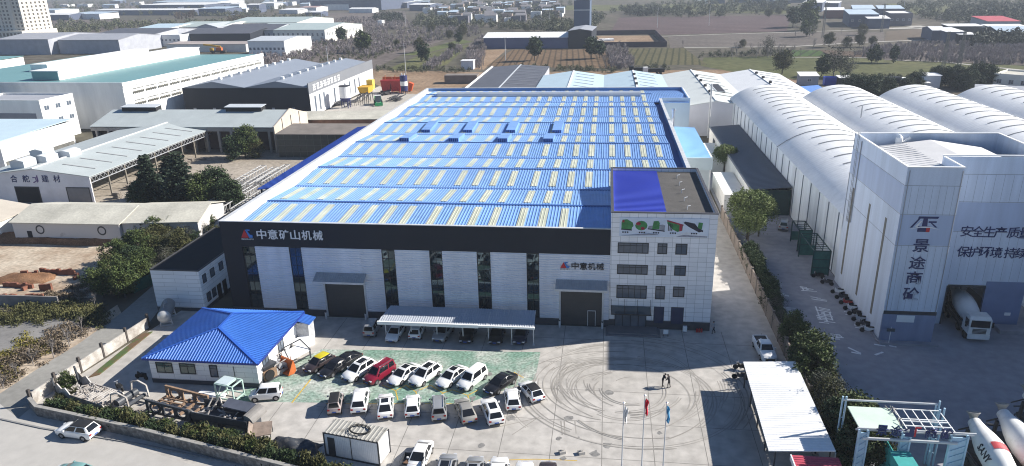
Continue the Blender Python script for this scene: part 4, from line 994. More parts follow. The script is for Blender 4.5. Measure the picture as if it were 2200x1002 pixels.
for i in range(34):
    x = rr.uniform(-2.8, 2.2); y = rr.uniform(-1, 1); a = rr.random()*6.28; l = rr.uniform(.3, 1.3); q.bar((x, y, 1.1+rr.random()*.2), (x+l*cos(a), y+l*sin(a)*.5, 1.15+rr.random()*.35), .07, .07)
q.build('loose_steel', steel, t)['kind'] = 'stuff'
# 2. conveyor tail with ring guards
t = thing('screen_frame', 'white steel frame with angular ring guards beside the slatted screening deck', 'machine', (*G(280, 872), 0), radians(-14))
t.scale = (1.12, 1.12, 1.12)
for y in (-1.2, 1.1):
    q = MB(); q.T = ORG[t]; P = [(-.9, y, .6), (-.6, y, 1.9), (.3, y, 2.2), (1.3, y, 1.9), (1.4, y, .7)]
    for a, b_ in zip(P, P[1:]): q.bar(a, b_, .14, .14)
    q.bar(P[0], P[-1], .12, .12); q.build('ring_guard', steel, t)
q = MB(); q.T = ORG[t]; q.tube((-.2, -1.2, .9), (-.2, 1.1, .9), .38, n=14); q.tube((.9, -1.2, .8), (.9, 1.1, .8), .2, n=10); q.build('roller', dsteel, t)
q = MB(); q.T = ORG[t]
for i in range(5): q.bar((1.4+i*.25, -1.1+i*.1, .4+.1*(i % 2)), (2.3+i*.12, .9-i*.2, .5), .1, .1)
q.bar((-1.0, -1.15, .3), (1.8, -1.15, .3), .14, .18); q.bar((-1.0, 1.05, .3), (1.8, 1.05, .3), .14, .18); q.build('base_frame', steel, t)
# 3. open brown frame with round holes
t = thing('feeder_frame', 'rust brown box frame with large round holes in its sides', 'machine', (*G(385, 887), 0), radians(-11))
t.scale = (1.12, 1.12, 1.12)
for s in (-1, 1):
    q = MB(); q.T = ORG[t]; y = s*1.25
    q.bar((-2.4, y, 1.75), (2.6, y, 1.45), .2, .22); q.bar((-2.3, y, .55), (2.5, y, .45), .2, .2)
    for x in (-2.3, -.5, .9, 2.4): q.bar((x, y, .4), (x, y, 1.6), .3, .12)
    for x in (-1.4, 1.65):
        n = 12; ro, ri = .68, .45; z = 1.05
        q.add([(x+ro*cos(2*pi*i/n), y-.04, z+ro*.9*sin(2*pi*i/n)) for i in range(n)]+[(x+ri*cos(2*pi*i/n), y-.04, z+ri*.9*sin(2*pi*i/n)) for i in range(n)]+[(x+ri*cos(2*pi*i/n), y+.04, z+ri*.9*sin(2*pi*i/n)) for i in range(n)]+[(x+ro*cos(2*pi*i/n), y+.04, z+ro*.9*sin(2*pi*i/n)) for i in range(n)], [(i, (i+1) % n, n+(i+1) % n, n+i) for i in range(n)]+[(n+i, n+(i+1) % n, 2*n+(i+1) % n, 2*n+i) for i in range(n)]+[(2*n+i, 2*n+(i+1) % n, 3*n+(i+1) % n, 3*n+i) for i in range(n)])
    q.build('side_frame', dsteel if s < 0 else brownst, t)
q = MB(); q.T = ORG[t]
for x in (-2.3, -1.1, .3, 1.3, 2.4): q.bar((x, -1.2, .8), (x+.1, 1.2, .8), .22, .2)
for y in (-.6, .1, .6): q.bar((-2.2, y, .95), (.6, y, .9), .14, .12)
q.build('cross_beam', brownst, t)
for (x, y) in ((-2, -1), (-2, 1), (2.2, -1), (2.2, 1)):
    q = MB(); q.T = ORG[t]; q.bar((x, y, 0), (x, y, .5), .25, .25); q.build('foot', dsteel, t)
# 4. screening box with dark hood
t = thing('screening_box', 'long dark steel trough machine with a hooded tail and scrap on its deck', 'machine', (*G(488, 908), 0), radians(-10))
q = MB(); q.T = ORG[t]
q.bar((-3.6, -1.2, 1.1), (3.5, -1.2, 1.15), .12, .8); q.bar((-3.6, 1.2, 1.2), (3.5, 1.2, 1.3), .12, .7); q.box(-3.5, 3.4, -1.15, 1.15, .75, .85); q.build('trough', dsteel, t)
q = MB(); q.T = ORG[t]; q.slab([(-.4, .1, 1.85), (3.0, .0, 1.75), (3.0, 1.3, 1.95), (-.4, 1.3, 2.1)], .12); q.build('cover_plate', M('slate_sheet', (.09, .10, .13), .5, .2, .6), t)
q = MB(); q.T = ORG[t]; rg = []
for i in range(7): a = pi*.5*i/6; rg.append([(3.1+1.0*sin(a), y, 1.2+.85*cos(a)) for y in (-1.0, 1.3)])
for r0, r1 in zip(rg, rg[1:]): q.quad(r0[0], r0[1], r1[1], r1[0])
q.poly([r[0] for r in rg]+[(3.1, -1.0, 1.2)]); q.poly([r[1] for r in rg]+[(3.1, 1.3, 1.2)]); q.build('end_hood', M('grey_hood', (.19, .18, .17), .6, .2, .8), t)
rr = random.Random(9); q = MB(); q.T = ORG[t]
for i in range(38):
    x = rr.uniform(-3.4, 2.9); y = rr.uniform(-1.0, .3 if x > -.5 else 1.0); a = rr.random()*6; l = rr.uniform(.2, .8); q.bar((x, y, .95+rr.random()*.25), (x+l*cos(a), y+l*sin(a)*.6, 1.0+rr.random()*.3), .1, .09)
q.build('scrap_steel', steel, t)['kind'] = 'stuff'
q = MB(); q.T = ORG[t]
for P in (((-2.0, .2, .9), (-1.2, .9, 2.3)), ((-1.0, .9, .9), (-1.2, .9, 2.3)), ((-1.9, .8, .9), (-1.0, 0, 2.0)), ((-2.6, .2, .9), (-2.2, 1.0, 2.0))): q.bar(P[0], P[1], .13, .13)
q.build('brace', steel, t)
q = MB(); q.T = ORG[t]
for x in (-3.2, 0, 3.2): q.box(x-.2, x+.2, -1.1, 1.1, 0, .75)
q.build('bearer', dsteel, t)
# 5. pale green loader cab frame and small tools
t = thing('cab_frame', 'pale green square tube cab frame standing by the white mini car', 'machine', (*G(497, 858), 0), radians(-12))
q = MB(); q.T = ORG[t]
for x in (-1.15, 1.15):
    for y in (-.8, .8): q.bar((x, y, 0), (x, y, 2.2), .13, .13)
for z in (.5, 2.2):
    for y in (-.8, .8): q.bar((-1.15, y, z), (1.15, y, z), .13, .13)
    for x in (-1.15, 1.15): q.bar((x, -.8, z), (x, .8, z), .13, .13)
q.bar((.45, -.8, 2.2), (.45, .8, 2.2), .13, .13); q.bar((-1.15, -.8, .5), (-.3, -.8, 2.2), .09, .09); q.build('frame', lgreen, t)
q = MB(); q.T = ORG[t]; q.box(-1.1, .4, -.75, .75, 2.27, 2.31); q.build('roof_panel', M('pale_cab_roof', (.5, .58, .6), .5, .1, .5), t)
t = tag(MB().box(-1.6, 1.6, -.5, .5, .25, .38).box(-1.5, -1.3, -.4, .4, 0, .25).box(1.3, 1.5, -.4, .4, 0, .25).build('steel_bench', white, None, (0, 0, 0)), 'low white steel bench slab beside the pale green cab frame', 'bench'); t.location = (*G(455, 853), 0); t.rotation_euler = (0, 0, radians(-8))
t = thing('side_tipping_skip', 'upturned brown steel chute on thin legs beside the hedge', 'chute', (*G(565, 938), 0), radians(20))
q = MB(); q.T = ORG[t]; q.slab([(-1.0, -.6, .5), (.9, -.6, .55), (1.0, .7, 1.2), (-.8, .7, 1.3)], .08); q.slab([(-1.3, -.6, .9), (-1.0, -.6, .5), (-.8, .7, 1.3), (-1.2, .7, 1.6)], .06); q.build('plate', M('rust_grey', (.27, .21, .17), .7, .3, 1.5), t)
for (x, y, z) in ((-.9, -.5, .5), (.8, -.5, .5), (.9, .6, 1.15), (-.8, .6, 1.25)):
    q = MB(); q.T = ORG[t]; q.bar((x, y, 0), (x, y, z), .07, .07); q.build('leg', dsteel, t)
# machines against the house end wall
t = thing('jaw_crusher', 'squat rust brown crusher housing with black hopper by the house corner', 'machine', (*G(578, 812), 0), radians(62))
q = MB(); q.T = ORG[t]; q.prism([(-1.0, -.7), (.7, -.7), (.9, .6), (-1.0, .6)], .2, 1.35); q.build('housing', brownst, t)
q = MB(); q.T = ORG[t]; q.loft([[(-.7, -.5, 1.35), (.5, -.5, 1.35), (.5, .4, 1.35), (-.7, .4, 1.35)], [(-1.0, -.8, 1.95), (.8, -.8, 1.95), (.8, .7, 1.95), (-1.0, .7, 1.95)]]); q.build('hopper', dsteel, t)
for y in (-.85, .75):
    q = MB(); q.T = ORG[t]; q.tube((-.4, y-.09, .85), (-.4, y+.09, .85), .62, n=16); q.build('flywheel', blackm, t)
q = MB(); q.T = ORG[t]; q.box(-1.1, 1.0, -.8, .7, 0, .2); q.build('base', dsteel, t)
t = thing('roll_frame', 'pile-up of grey machine rolls and pipes against the white house wall', 'machine', (*G(600, 798), 0), radians(60))
q = MB(); q.T = ORG[t]
for i in range(3): q.tube((-.9+i*.75, -.8, .75+.25*(i % 2)), (-.9+i*.75, .8, .75+.25*(i % 2)), .33, n=12)
q.build('roll', grey_metal, t)
q = MB(); q.T = ORG[t]
for y in (-.85, .85): q.bar((-1.3, y, .35), (1.3, y, .35), .15, .5); q.bar((-1.2, y, .6), (-1.0, y, 1.5), .1, .1); q.bar((1.1, y, .6), (1.2, y, 1.7), .1, .1); q.bar((-1.0, y, 1.5), (1.2, y, 1.7), .08, .08)
q.build('frame', steel, t)
t = thing('orange_bucket', 'orange steel loader bucket resting on the green parking paint', 'bucket', (*G(616, 800), 0), radians(62))
q = MB(); q.T = ORG[t]; pr = [(-.55, .1), (.25, 0), (.6, .3), (.55, 1.0), (.35, 1.75), (.2, 1.7), (.3, .95), (.2, .35), (-.5, .25)]; k = len(pr)
q.add([(a, -1.0, c) for a, c in pr]+[(a, 1.0, c) for a, c in pr], [(i, (i+1) % k, k+(i+1) % k, k+i) for i in range(k)])
q.build('shell', orange_m, t)
for y in (-1.0, 1.0):
    q = MB(); q.T = ORG[t]; q.add([(a, y+e, c) for e in (-.03, .03) for a, c in [(-.55, .1), (.25, 0), (.6, .3), (.55, 1.0), (.35, 1.75)]], [(0, 1, 2, 3, 4), (9, 8, 7, 6, 5), (0, 5, 6, 1), (1, 6, 7, 2), (2, 7, 8, 3), (3, 8, 9, 4), (4, 9, 5, 0)]); q.build('cheek_plate', orange_m, t)
t = thing('white_hopper', 'white steel hopper frame with triangular braces near the porch', 'machine', (*G(638, 774), 0), radians(60))
q = MB(); q.T = ORG[t]; q.slab([(-1.6, -1.0, 1.0), (1.4, -1.0, 1.1), (1.4, .9, 1.4), (-1.6, .9, 1.3)], .1); q.build('plate', white, t)
q = MB(); q.T = ORG[t]
for a, b_ in (((-1.6, -1.0, .9), (-1.2, .6, 2.0)), ((-1.6, .9, 1.2), (-1.2, .6, 2.0)), ((-1.2, .6, 2.0), (1.2, .6, 2.1)), ((1.2, .6, 2.1), (1.4, -1.0, 1.1)), ((-1.5, -1.0, .5), (1.4, -1.0, .5)), ((-1.5, .9, .5), (1.4, .9, .5))): q.bar(a, b_, .11, .11)
for x in (-1.5, 1.3):
    for y in (-.95, .85): q.bar((x, y, 0), (x, y, 1.15), .14, .14)
q.build('frame', dsteel, t)
t = tag(MB().box(-1.3, 1.3, -.8, .8, .0, .9).box(-1.35, 1.35, -.85, .85, .9, 1.0).box(-1.1, -.7, -.87, -.8, .2, .7).build('white_bin', white, None, (0, 0, 0)), 'large white metal bin between the porch and the hopper frame', 'bin'); t.location = (*G(650, 745), 0); t.rotation_euler = (0, 0, radians(60))
# small things near the office
def small(name, px, py, mats, boxes, label, cat, rz=0, group=None):
    q = MB()
    for b_ in boxes: q.k = b_[6] if len(b_) > 6 else 0; q.box(*b_[:6])
    o = q.build(name, mats, None, (0, 0, 0)); o.location = (*G(px, py), 0); o.rotation_euler = (0, 0, rz); return tag(o, label, cat, group)
small('sign_stand', 1430, 722, [white, dark_metal], [(-.3, .3, -.03, .03, .25, .85), (-.3, -.25, -.2, .2, 0, .25, 1), (.25, .3, -.2, .2, 0, .25, 1)], 'white square notice on a low stand out in the office forecourt', 'sign')
small('notice_box', 1471, 713, [white, dark_metal], [(-.25, .25, -.2, .2, .1, .75), (-.2, .2, -.15, .15, 0, .1, 1)], 'white box on the ground close to the office wall', 'box')
for i, px in enumerate((1497, 1502, 1507)):
    q = MB(); q.lathe((0, 0, 0), (0, 0, .55), [(0, .13), (.4, .13), (.47, .05), (.55, .05)], 10); o = q.build('fire_extinguisher', red_m, None, (0, 0, 0)); o.location = (*G(px, 714), 0); tag(o, 'red extinguisher in the trio beside the office corner', 'extinguisher', 'three extinguishers at the office corner')
for px, py, lb in ((1208, 974, 'small pale base block on the concrete beside another'), (1249, 975, 'small pale base block at the end of drag marks')):
    small('concrete_block', px, py, [conc], [(-.3, .3, -.25, .25, 0, .3), (-.1, .1, -.1, .1, .3, .42)], lb, 'block', .4)
# loading tray in the gate row
t = thing('truck_tray', 'dark open truck tray with rubble in front of the white car', 'tray', (*G(885, 1012), 0), radians(-4))
q = MB(); q.T = ORG[t]; q.box(-1.05, 1.05, -.2, 1.2, .55, .65); q.box(-1.05, 1.05, 1.14, 1.2, .65, 1.1); q.box(-1.05, -1.0, -.2, 1.14, .65, 1.1); q.box(1.0, 1.05, -.2, 1.14, .65, 1.1); q.build('tray', dsteel, t)
q = MB(); q.T = ORG[t]; q.prism([(-.8, 0), (.6, -.1), (.8, .8), (-.5, .9)], .65, .8); q.build('rubble', rusty, t)
for s in (-1, 1):
    q = MB(); q.T = ORG[t]; q.tube((s*.75, .5, .3), (s*.95, .5, .3), .3, n=14); q.build('wheel', tyre_m, t)
# ------------------------------------------------------------------ flagpoles
def flag(px, py, H, mat, nm, seed, label):
    t = thing('flagpole', label, 'flagpole', (*G(px, py), 0), 0, 'three flagpoles by the gate')
    q = MB(); q.T = ORG[t]; q.tube((0, 0, 0), (0, 0, H), .075, .04, n=10); q.build('pole', pale_metal, t)
    q = MB(); q.T = ORG[t]; q.lathe((0, 0, H), (0, 0, H+.18), [(0, .03), (.05, .09), (.12, .09), (.18, .02)], 10); q.build('finial', chrome, t)
    q = MB(); q.T = ORG[t]; q.box(-.3, .3, -.3, .3, 0, .25); q.build('base', conc, t)
    r_ = random.Random(seed); q = MB(); q.T = ORG[t]; nx, nz = 9, 8; vs = []
    for i in range(nx+1):
        for j in range(nz+1):
            u, v = i/nx, j/nz; vs.append((.05+.30*u*(1-.3*v)+.05*sin(v*7+seed), .15*sin(u*11+v*2+seed)*(.3+u), H-.15-1.5*v-.35*u*(1-.2*v)))
    fs = [(i*(nz+1)+j, (i+1)*(nz+1)+j, (i+1)*(nz+1)+j+1, i*(nz+1)+j+1) for i in range(nx) for j in range(nz)]
    q.add(vs, fs); q.build('flag', mat, t, smooth=60)
flag(1333, 1080, 9.9, M('white_flag_cloth', (.72, .72, .72), .8, .05, 1.), 'flag', 1, 'steel flagpole with limp white flag')
flag(1375, 1080, 10.6, M('red_flag_cloth', (.55, .02, .05), .8, .1, 1.), 'flag', 2, 'steel flagpole with red flag, the tallest of three')
flag(1420, 1080, 9.9, M('blue_flag_cloth', (.10, .38, .62), .8, .1, 1.), 'flag', 3, 'steel flagpole with light blue flag')
# ------------------------------------------------------------------ boundary walls
whw = M('worn_whitewash', (.28, .25, .22), .9, .15, .5, col2=(.52, .50, .47), thr=(.4, .6), fine=.1)
def wall_run(name, pts, h, th, mat, label, post=None, pstep=3.2, ph=.35, coping=None, cat='wall'):
    t = thing(name, label, cat, (*pts[0], 0)); q = MB(); c = MB(); ps = []
    for a, b_ in zip(pts, pts[1:]):
        A = Vector((*a, 0)); B = Vector((*b_, 0)); d = (B-A).normalized(); q.bar(A+Vector((0, 0, h/2)), B+Vector((0, 0, h/2)), th, h)
        if coping: c.bar(A+Vector((0, 0, h+.04)), B+Vector((0, 0, h+.04)), th+.1, .08)
        if post:
            n = max(1, int((B-A).length/pstep)); ps += [A.lerp(B, i/n) for i in range(n+(b_ == pts[-1]))]
    q.build('panel', mat, t)
    if coping: c.build('coping', coping, t)
    for p in ps:
        m_ = MB(); m_.box(p.x-th*.85, p.x+th*.85, p.y-th*.85, p.y+th*.85, 0, h+ph); m_.build('post', post, t)
    return t
wall_run('side_wall', [(-59.6, 78), (-60.4, 70), (-61.2, 63), (-61.4, 59.5)], 1.45, .16, whw, 'whitewashed panel wall with dark posts along the lane', M('dark_wall_post', (.07, .06, .055), .85, .2, 2.), 3.3, .55)
stonem = M('rough_stone', (.12, .115, .11), .95, .1, 1.8, col2=(.27, .255, .24), thr=(.45, .65), bump=.06, bs=5.)
wall_run('stone_wall', [(-61.2, 59.2), (-59.2, 57.8), (-55, 57.0), (-46, 55.2), (-31, 51.7), (-22, 49.6)], 1.15, .3, stonem, 'rough dark stone boundary wall along the outer road', None, coping=M('stone_coping', (.30, .29, .27), .9, .2, 2.))
q = MB(); q.prism(PX((192, 812), (214, 806), (328, 714), (306, 719)), 0, .14); b_ = tag(q.build('soil_strip', M('flower_bed_soil', (.12, .075, .042), .95, .25, .5, col2=(.06, .10, .03), thr=(.48, .6))), kind='structure')
# roadside rail beyond the stone wall: faint kerb line
mb = MB(); p = [Vector((*G(*q_), .01)) for q_ in ((0, 901), (90, 921), (300, 955), (520, 1000))]
for a, b_ in zip(p, p[1:]): mb.bar(a+Vector((0, 0, .04)), b_+Vector((0, 0, .04)), .18, .1)
tag(mb.build('kerb', M('kerb_stone', (.22, .22, .22), .9, .1, 1.)), kind='structure')
# fence wall between the two yards
wall_run('divider_wall', [(21.6, 67), (21.55, 95), (21.5, 128)], 2.2, .18, M('brown_block_wall', (.20, .165, .14), .9, .2, .8, fine=.15), 'brown block wall with posts dividing the works yard and the plant yard', M('wall_post', (.17, .15, .13), .9, .2, 1.), 3.4, .25)
# ------------------------------------------------------------------ bright shed roof by the divider
sh = thing('bright_shed', 'open shed with dazzling white corrugated roof along the dividing hedge', 'shed', (18, 62.5, 0))
A = [(15.35, 70.3, 3.0), (14.9, 54.9, 3.0), (20.5, 54.9, 3.35), (20.7, 70.3, 3.35)]
q = MB(); q.slab(A, .08); q.ribs(A, .36, .14, .028); q.build('roof', M('bright_white_sheet', (.82, .82, .81), .5, .08, .3, fine=.05), sh)
for i in range(5):
    for x in (15.6, 20.2):
        q = MB(); y = 55.3+i*3.65; q.tube((x, y, 0), (x, y, 3.0), .07, n=8); q.build('post', dark_metal, sh)
q = MB(); q.box(20.5, 20.6, 55, 70, 0, 3.1); q.build('back_wall', grey_metal, sh)
rd = thing('red_roof_hut', 'small hut with faded red ribbed roof behind the bright shed', 'hut', (18.6, 53, 0))
A = [(16.7, 51.0, 2.9), (20.6, 51.0, 2.9), (20.6, 54.4, 3.05), (16.7, 54.4, 3.05)]
q = MB(); q.slab(A, .1); q.ribs([A[1], A[2], A[3], A[0]], .3, .12, .05); q.build('roof', M('faded_red_sheet', (.5, .07, .11), .6, .2, .8), rd)
q = MB(); q.box(16.9, 20.4, 51.2, 54.2, 0, 2.8); q.build('wall', white, rd); q = MB(); q.box(16.6, 16.7, 50.9, 54.4, 2.6, 3.12); q.build('fascia', white, rd)
def motorbike(loc, rz, label, col, group=None, name='motorbike', cat='motorbike'):
    t = thing(name, label, cat, loc, rz, group)
    for y in (-.62, .62):
        q = MB(); q.T = ORG[t]; q.lathe((-.05, y, .3), (.05, y, .3), [(0, .22), (0, .28), (.03, .31), (.07, .31), (.1, .28), (.1, .22)], 14); q.build('wheel', tyre_m, t)
    q = MB(); q.T = ORG[t]; q.loft([[(-.1, -.75, .55), (.1, -.75, .55), (.1, -.75, .7), (-.1, -.75, .7)], [(-.17, -.35, .4), (.17, -.35, .4), (.17, -.35, .78), (-.17, -.35, .78)], [(-.14, .1, .3), (.14, .1, .3), (.14, .1, .62), (-.14, .1, .62)], [(-.1, .4, .4), (.1, .4, .4), (.1, .42, .95), (-.1, .42, .95)]]); q.build('body', col, t)
    q = MB(); q.T = ORG[t]; q.box(-.14, .14, -.72, .02, .76, .84); q.build('saddle', blackm, t)
    q = MB(); q.T = ORG[t]; q.tube((0, .62, .3), (0, .42, 1.02), .035, n=6); q.tube((-.33, .36, 1.05), (.33, .36, 1.05), .022, n=6); q.build('handlebar', chrome, t)
    q = MB(); q.T = ORG[t]; q.tube((0, .5, .88), (0, .56, .86), .09, n=10); q.build('headlight', lamp_m, t)
    return t
motorbike((*G(1592, 795), 0), radians(75), 'black motorbike parked at the end of the bright shed', blackm)
motorbike((*G(1590, 815), 0), radians(82), 'dark scooter beside the motorbike at the bright shed', dsteel)
motorbike((*G(258, 838), 0), radians(60), 'dark scooter in the shade behind the crusher frames', dsteel)
motorbike((*G(305, 815), 0), radians(80), 'dark motorbike leaning by the house wall corner', blackm)
# ------------------------------------------------------------------ concrete batching plant
def FX(px, py, X):
    d = ray(px, py); t = X/d.x
    return d.y*t, HC+d.z*t
pw = M('pale_blue_white_sheet', (.62, .69, .80), .55, .13, .6, streak=.07, fine=.03, spec=.4)
pw2 = M('pale_sheet_band', (.46, .54, .70), .55, .10, .6, streak=.1, spec=.4)
pl = thing('batching_plant', 'tall pale blue concrete batching plant with vertical lettering on its corner shaft', 'plant', (40, 90, 0))
PX0, PXm, PX1, PY0, PYm, PY1, PH = 33.6, 39.6, 51.7, 82.2, 87.4, 100.5, 21.7
q = MB(); q.box(PX0, PX0+.2, PY0+.2, PY1, 0, PH); q.box(PX0, PXm, PY0, PY0+.2, 3.6, PH); q.box(PXm-.2, PXm, PY0+.2, PYm, 0, PH); q.box(PX0, PX1, PY1-.2, PY1, 8, PH); q.box(PX1-.2, PX1, PYm+.2, PY1-.2, 0, PH)
ox0, oz = FY(2024, 632, PYm); ox1, _ = FY(2112, 640, PYm); oz = 5.2; ox0 += .5
q.box(PXm, ox0, PYm, PYm+.2, 0, PH); q.box(ox0, ox1, PYm, PYm+.2, oz, PH); q.box(ox1, PX1, PYm, PYm+.2, 6.0, PH)
q.build('wall', pw, pl)
q = MB(); q.box(PX0+.02, PXm-.02, PY0-.03, PY0+.18, 0, 3.6); q.build('shaft_base', M('slate_blue_sheet', (.24, .28, .40), .6, .2, .5, streak=.2), pl)
q = MB(); q.box(ox1+.03, PX1, PYm-.0, PYm+.2, 0, 6.0); q.build('lower_panel', M('blue_panel', (.20, .25, .40), .6, .12, .3), pl)
q = MB(); q.box(PX0+.02, PXm-.02, PY0-.05, PY0+.18, 3.6, 4.05); q.build('band', dark_metal, pl)
def seam(mb, z): mb.box(PX0-.012, PX0, PY0, PY1, z, z+.05); mb.box(PX0, PXm+.01, PY0-.012, PY0, z, z+.05); mb.box(PXm, PX1, PYm-.012, PYm, z, z+.05)
q = MB()
for z in (19.6, 16.2, 12.4): seam(q, z)
for i in range(1, 12): x = PXm+i*1.0; q.box(x, x+.02, PYm-.01, PYm, 6.05, 19.6)
for i in range(1, 8): x = PX0+i*.75; q.box(x, x+.02, PY0-.01, PY0, 4.1, 19.6)
q.build('seam', M('seam_grey', (.25, .28, .33), .6, 0), pl)  # dark grey seam lines between the wall sheets
q = MB(); q.box(PX0-.02, PX0, PY0, PY1, 16.3, 19.55); q.box(PX0, PXm, PY0-.018, PY0, 12.5, 16.15); q.box(PXm+.02, PX1, PYm-.018, PYm, 12.5, 16.15); q.build('band', pw2, pl)
q = MB(); q.box(PX0-.06, PX0+.22, PY0-.06, PY1+.05, PH, PH+.12); q.box(PX0+.22, PXm+.03, PY0-.06, PY0+.22, PH, PH+.12); q.box(PXm-.22, PXm+.03, PY0+.22, PYm, PH, PH+.12); q.box(PXm-.2, PX1+.05, PYm-.05, PYm+.22, PH+.12, PH+.24); q.box(PX0+.22, PX1+.05, PY1-.22, PY1+.05, PH, PH+.12); q.box(PX1-.22, PX1+.05, PYm+.22, PY1-.22, PH, PH+.12); q.build('coping', white, pl)
for (ta, ba) in (((1835, 405), (1807, 588)), ((1871, 440), (1838, 632)), ((1906, 470), (1869, 672))):
    y0, z0 = FX(*ta, PX0); y1, z1 = FX(*ba, PX0); ym = (y0+y1)/2
    q = MB(); q.box(PX0-.03, PX0, ym-.28, ym+.28, z1, z0); q.build('window_strip', M('brown_strip', (.15, .14, .12), .6, .15, 1.) if 'brown_strip' not in bpy.data.materials else bpy.data.materials['brown_strip'], pl)
q = MB(); zr_, ze_ = 21.2, 20.0; xr = 42.6
P1 = [(PX0+.3, PY0+.4, ze_), (xr, PY0+.4, zr_), (xr, PY1-1.6, zr_), (PX0+.3, PY1-1.6, ze_)]; P1b = [(PXm+.4, PYm+.4, 20.77), (xr, PYm+.4, zr_)]
A = [(PX0+.3, PY0+.3, ze_), (PXm-.3, PY0+.3, 20.82), (PXm-.3, PYm, 20.82), (xr, PYm+.3, zr_), (xr, PY1-1.6, zr_), (PX0+.3, PY1-1.6, ze_)]
q.slab(A, .1); q.slab([(xr, PYm+.3, zr_), (PX1-2.6, PYm+.3, 20.2), (PX1-2.6, PY1-1.6, 20.2), (xr, PY1-1.6, zr_)], .1)
q.ribs([(PX0+.3, PY1-1.6, ze_), (PX0+.3, PY0+.3, ze_), (PXm-.3, PY0+.3, 20.82), (PXm-.3, PY1-1.6, 20.82)], .9, .12, .05)
q.build('roof', M('pale_roof_sheet', (.66, .65, .64), .6, .08, .3), pl)
q = MB(); q.box(PX0+.3, PX1-.3, PY0+7, PY1-.2, 18.9, 19.0); q.build('gutter', dark_metal, pl)
q = MB(); q.tube((39.0, PY1-.9, 19), (39.0, PY1-.9, 21.3), .45, n=12); q.tube((39.0, PY1-.9, 21.3), (39.0, PY1-.9, 21.7), .45, .15, n=12); q.tube((39.6, PY1-.8, 20.6), (40.4, PY1-.8, 21.3), .2, n=8); q.build('dust_filter', white, pl)
for ch, px, py in (('景', 1978, 537), ('途', 1970, 574), ('商', 1963, 606), ('砼', 1956, 640)):
    x, z = FY(px, py-9, PY0); lettering(ch, 1, blue_letter, pl, (x-.85, PY0-.07, z-.78), (1, 0, 0), (0, 0, 1), 1.75, 1.6, .03, .018)
q = MB()
for x in (PX0+.25, PXm-.2): q.tube((x, PY0-.09, 4.1), (x, PY0-.09, PH-.3), .05, n=6)
q.tube((PXm+.25, PYm-.09, 0), (PXm+.25, PYm-.09, PH-.3), .06, n=6); q.tube((PX0-.08, PY1-3.2, 10), (PX0-.08, PY1-3.2, PH-.4), .06, n=6); q.build('downpipe', grey_metal, pl)
q = MB()
for y in (98.2, 98.7): q.bar((PX0-.16, y, 9.8), (PX0-.16, y, PH+.6), .05, .05)
for i in range(40): q.bar((PX0-.16, 98.2, 9.9+i*.3), (PX0-.16, 98.7, 9.9+i*.3), .03, .03)
q.build('ladder', grey_metal, pl)
# emblem on the shaft
def flat(par, pts, y, mat, nm='emblem'):
    m_ = MB(); k = len(pts); m_.add([(a, y, c) for a, c in pts]+[(a, y+.03, c) for a, c in pts], [tuple(range(k))]+[(i, i+k, (i+1) % k+k, (i+1) % k) for i in range(k)]); return m_.build(nm, mat, par)
ex, ez = FY(1986, 482, PY0); s = 1.55
for pts, mt in (([(-.5, -.2), (.5, -.2), (.5, -.75), (-.5, -.75)], blue_letter), ([(.2, -.35), (.5, -.35), (.5, -.75), (.2, -.75)], red_letter), ([(-.55, .75), (1.1, .75), (1.0, .55), (-.6, .55)], blue_letter), ([(-.15, .55), (.2, .55), (.25, -.2), (-.2, -.2)], blue_letter), ([(-.55, .55), (-.4, .55), (-.95, -.35), (-1.15, -.35)], blue_letter), ([(-.35, .3), (-.25, .3), (-.55, -.25), (-.75, -.25)], white_letter), ([(.3, .3), (.95, .3), (.95, .15), (.3, .15)], blue_letter), ([(.45, .15), (.6, .15), (1.1, -.3), (.9, -.3)], blue_letter), ([(-1.25, -.5), (-.3, -.22), (.5, -.22), (1.3, -.5), (.5, -.34), (-.3, -.34)], white_letter)):
    flat(pl, [(ex+a*s*.85, ez+c*s*.8) for a, c in pts], PY0-.05-(.02 if mt is not blue_letter else 0), mt)
for row, xs, py, chs in ((0, [2077, 2101, 2125, 2149, 2177, 2203, 2230], 497, '安全生产质量第'), (1, [2069, 2092, 2116, 2140, 2170, 2194, 2220], 541, '保护环境持续发')):
    for px, ch in zip(xs, chs):
        x, z = FY(px, py+(px-2077)*.03, PYm); 
        if x < PX1-.8: lettering(ch, 1, blue_letter, pl, (x-.68, PYm-.05, z-.68), (1, 0, 0), (0, 0, 1), 1.38, 1.38, .02, .022)
q = MB(); x, z = FY(1945, 685, PY0); q.box(x-1.0, x+1.0, PY0-.08, PY0-.03, z-.45, z+.45); q.build('notice_board', white, pl)
q = MB(); x, z = FY(2164, 675, PYm); q.box(x-.35, x+.35, PYm-.05, PYm, z-.2, z+.2); q.build('notice_board', white, pl)
q = MB(); q.box(PX0-.25, PXm+.4, PY0-1.1, PY0-.85, 0, .22); q.box(PX0-.25, PX0-.05, PY0-.85, PYm+10, 0, .22); q.box(PX0, PXm+.3, PY0-.85, PY0-.05, 0, .10); q.build('plinth', conc2, pl)
q = MB(); q.box(ox0-.15, ox0, PYm-.1, PYm, 0, oz+.1); q.box(ox1, ox1+.02, PYm-.1, PYm, 0, oz+.1); q.box(ox0, ox1, PYm-.1, PYm, oz, oz+.25); q.build('door_frame', dark_metal, pl)
q = MB(); q.box(ox0-1, ox1+1.5, PYm+9, PYm+9.1, 0, 8); q.box(ox0-1, ox1+3, PYm+.2, PYm+9, 7.9, 8.0); q.build('inner_wall', dark_metal, pl)
q = MB(); x, z = FY(2068, 617, PYm); q.box(x-.3, x+.3, PYm-.5, PYm, z-.2, z+.25); q.build('lamp', dark_metal, pl)
small('ledge_step', 2180, 712, [conc2], [(-2.2, 4, -1.0, .8, 0, .5)], 'low concrete ledge beside the truck bay', 'ledge')
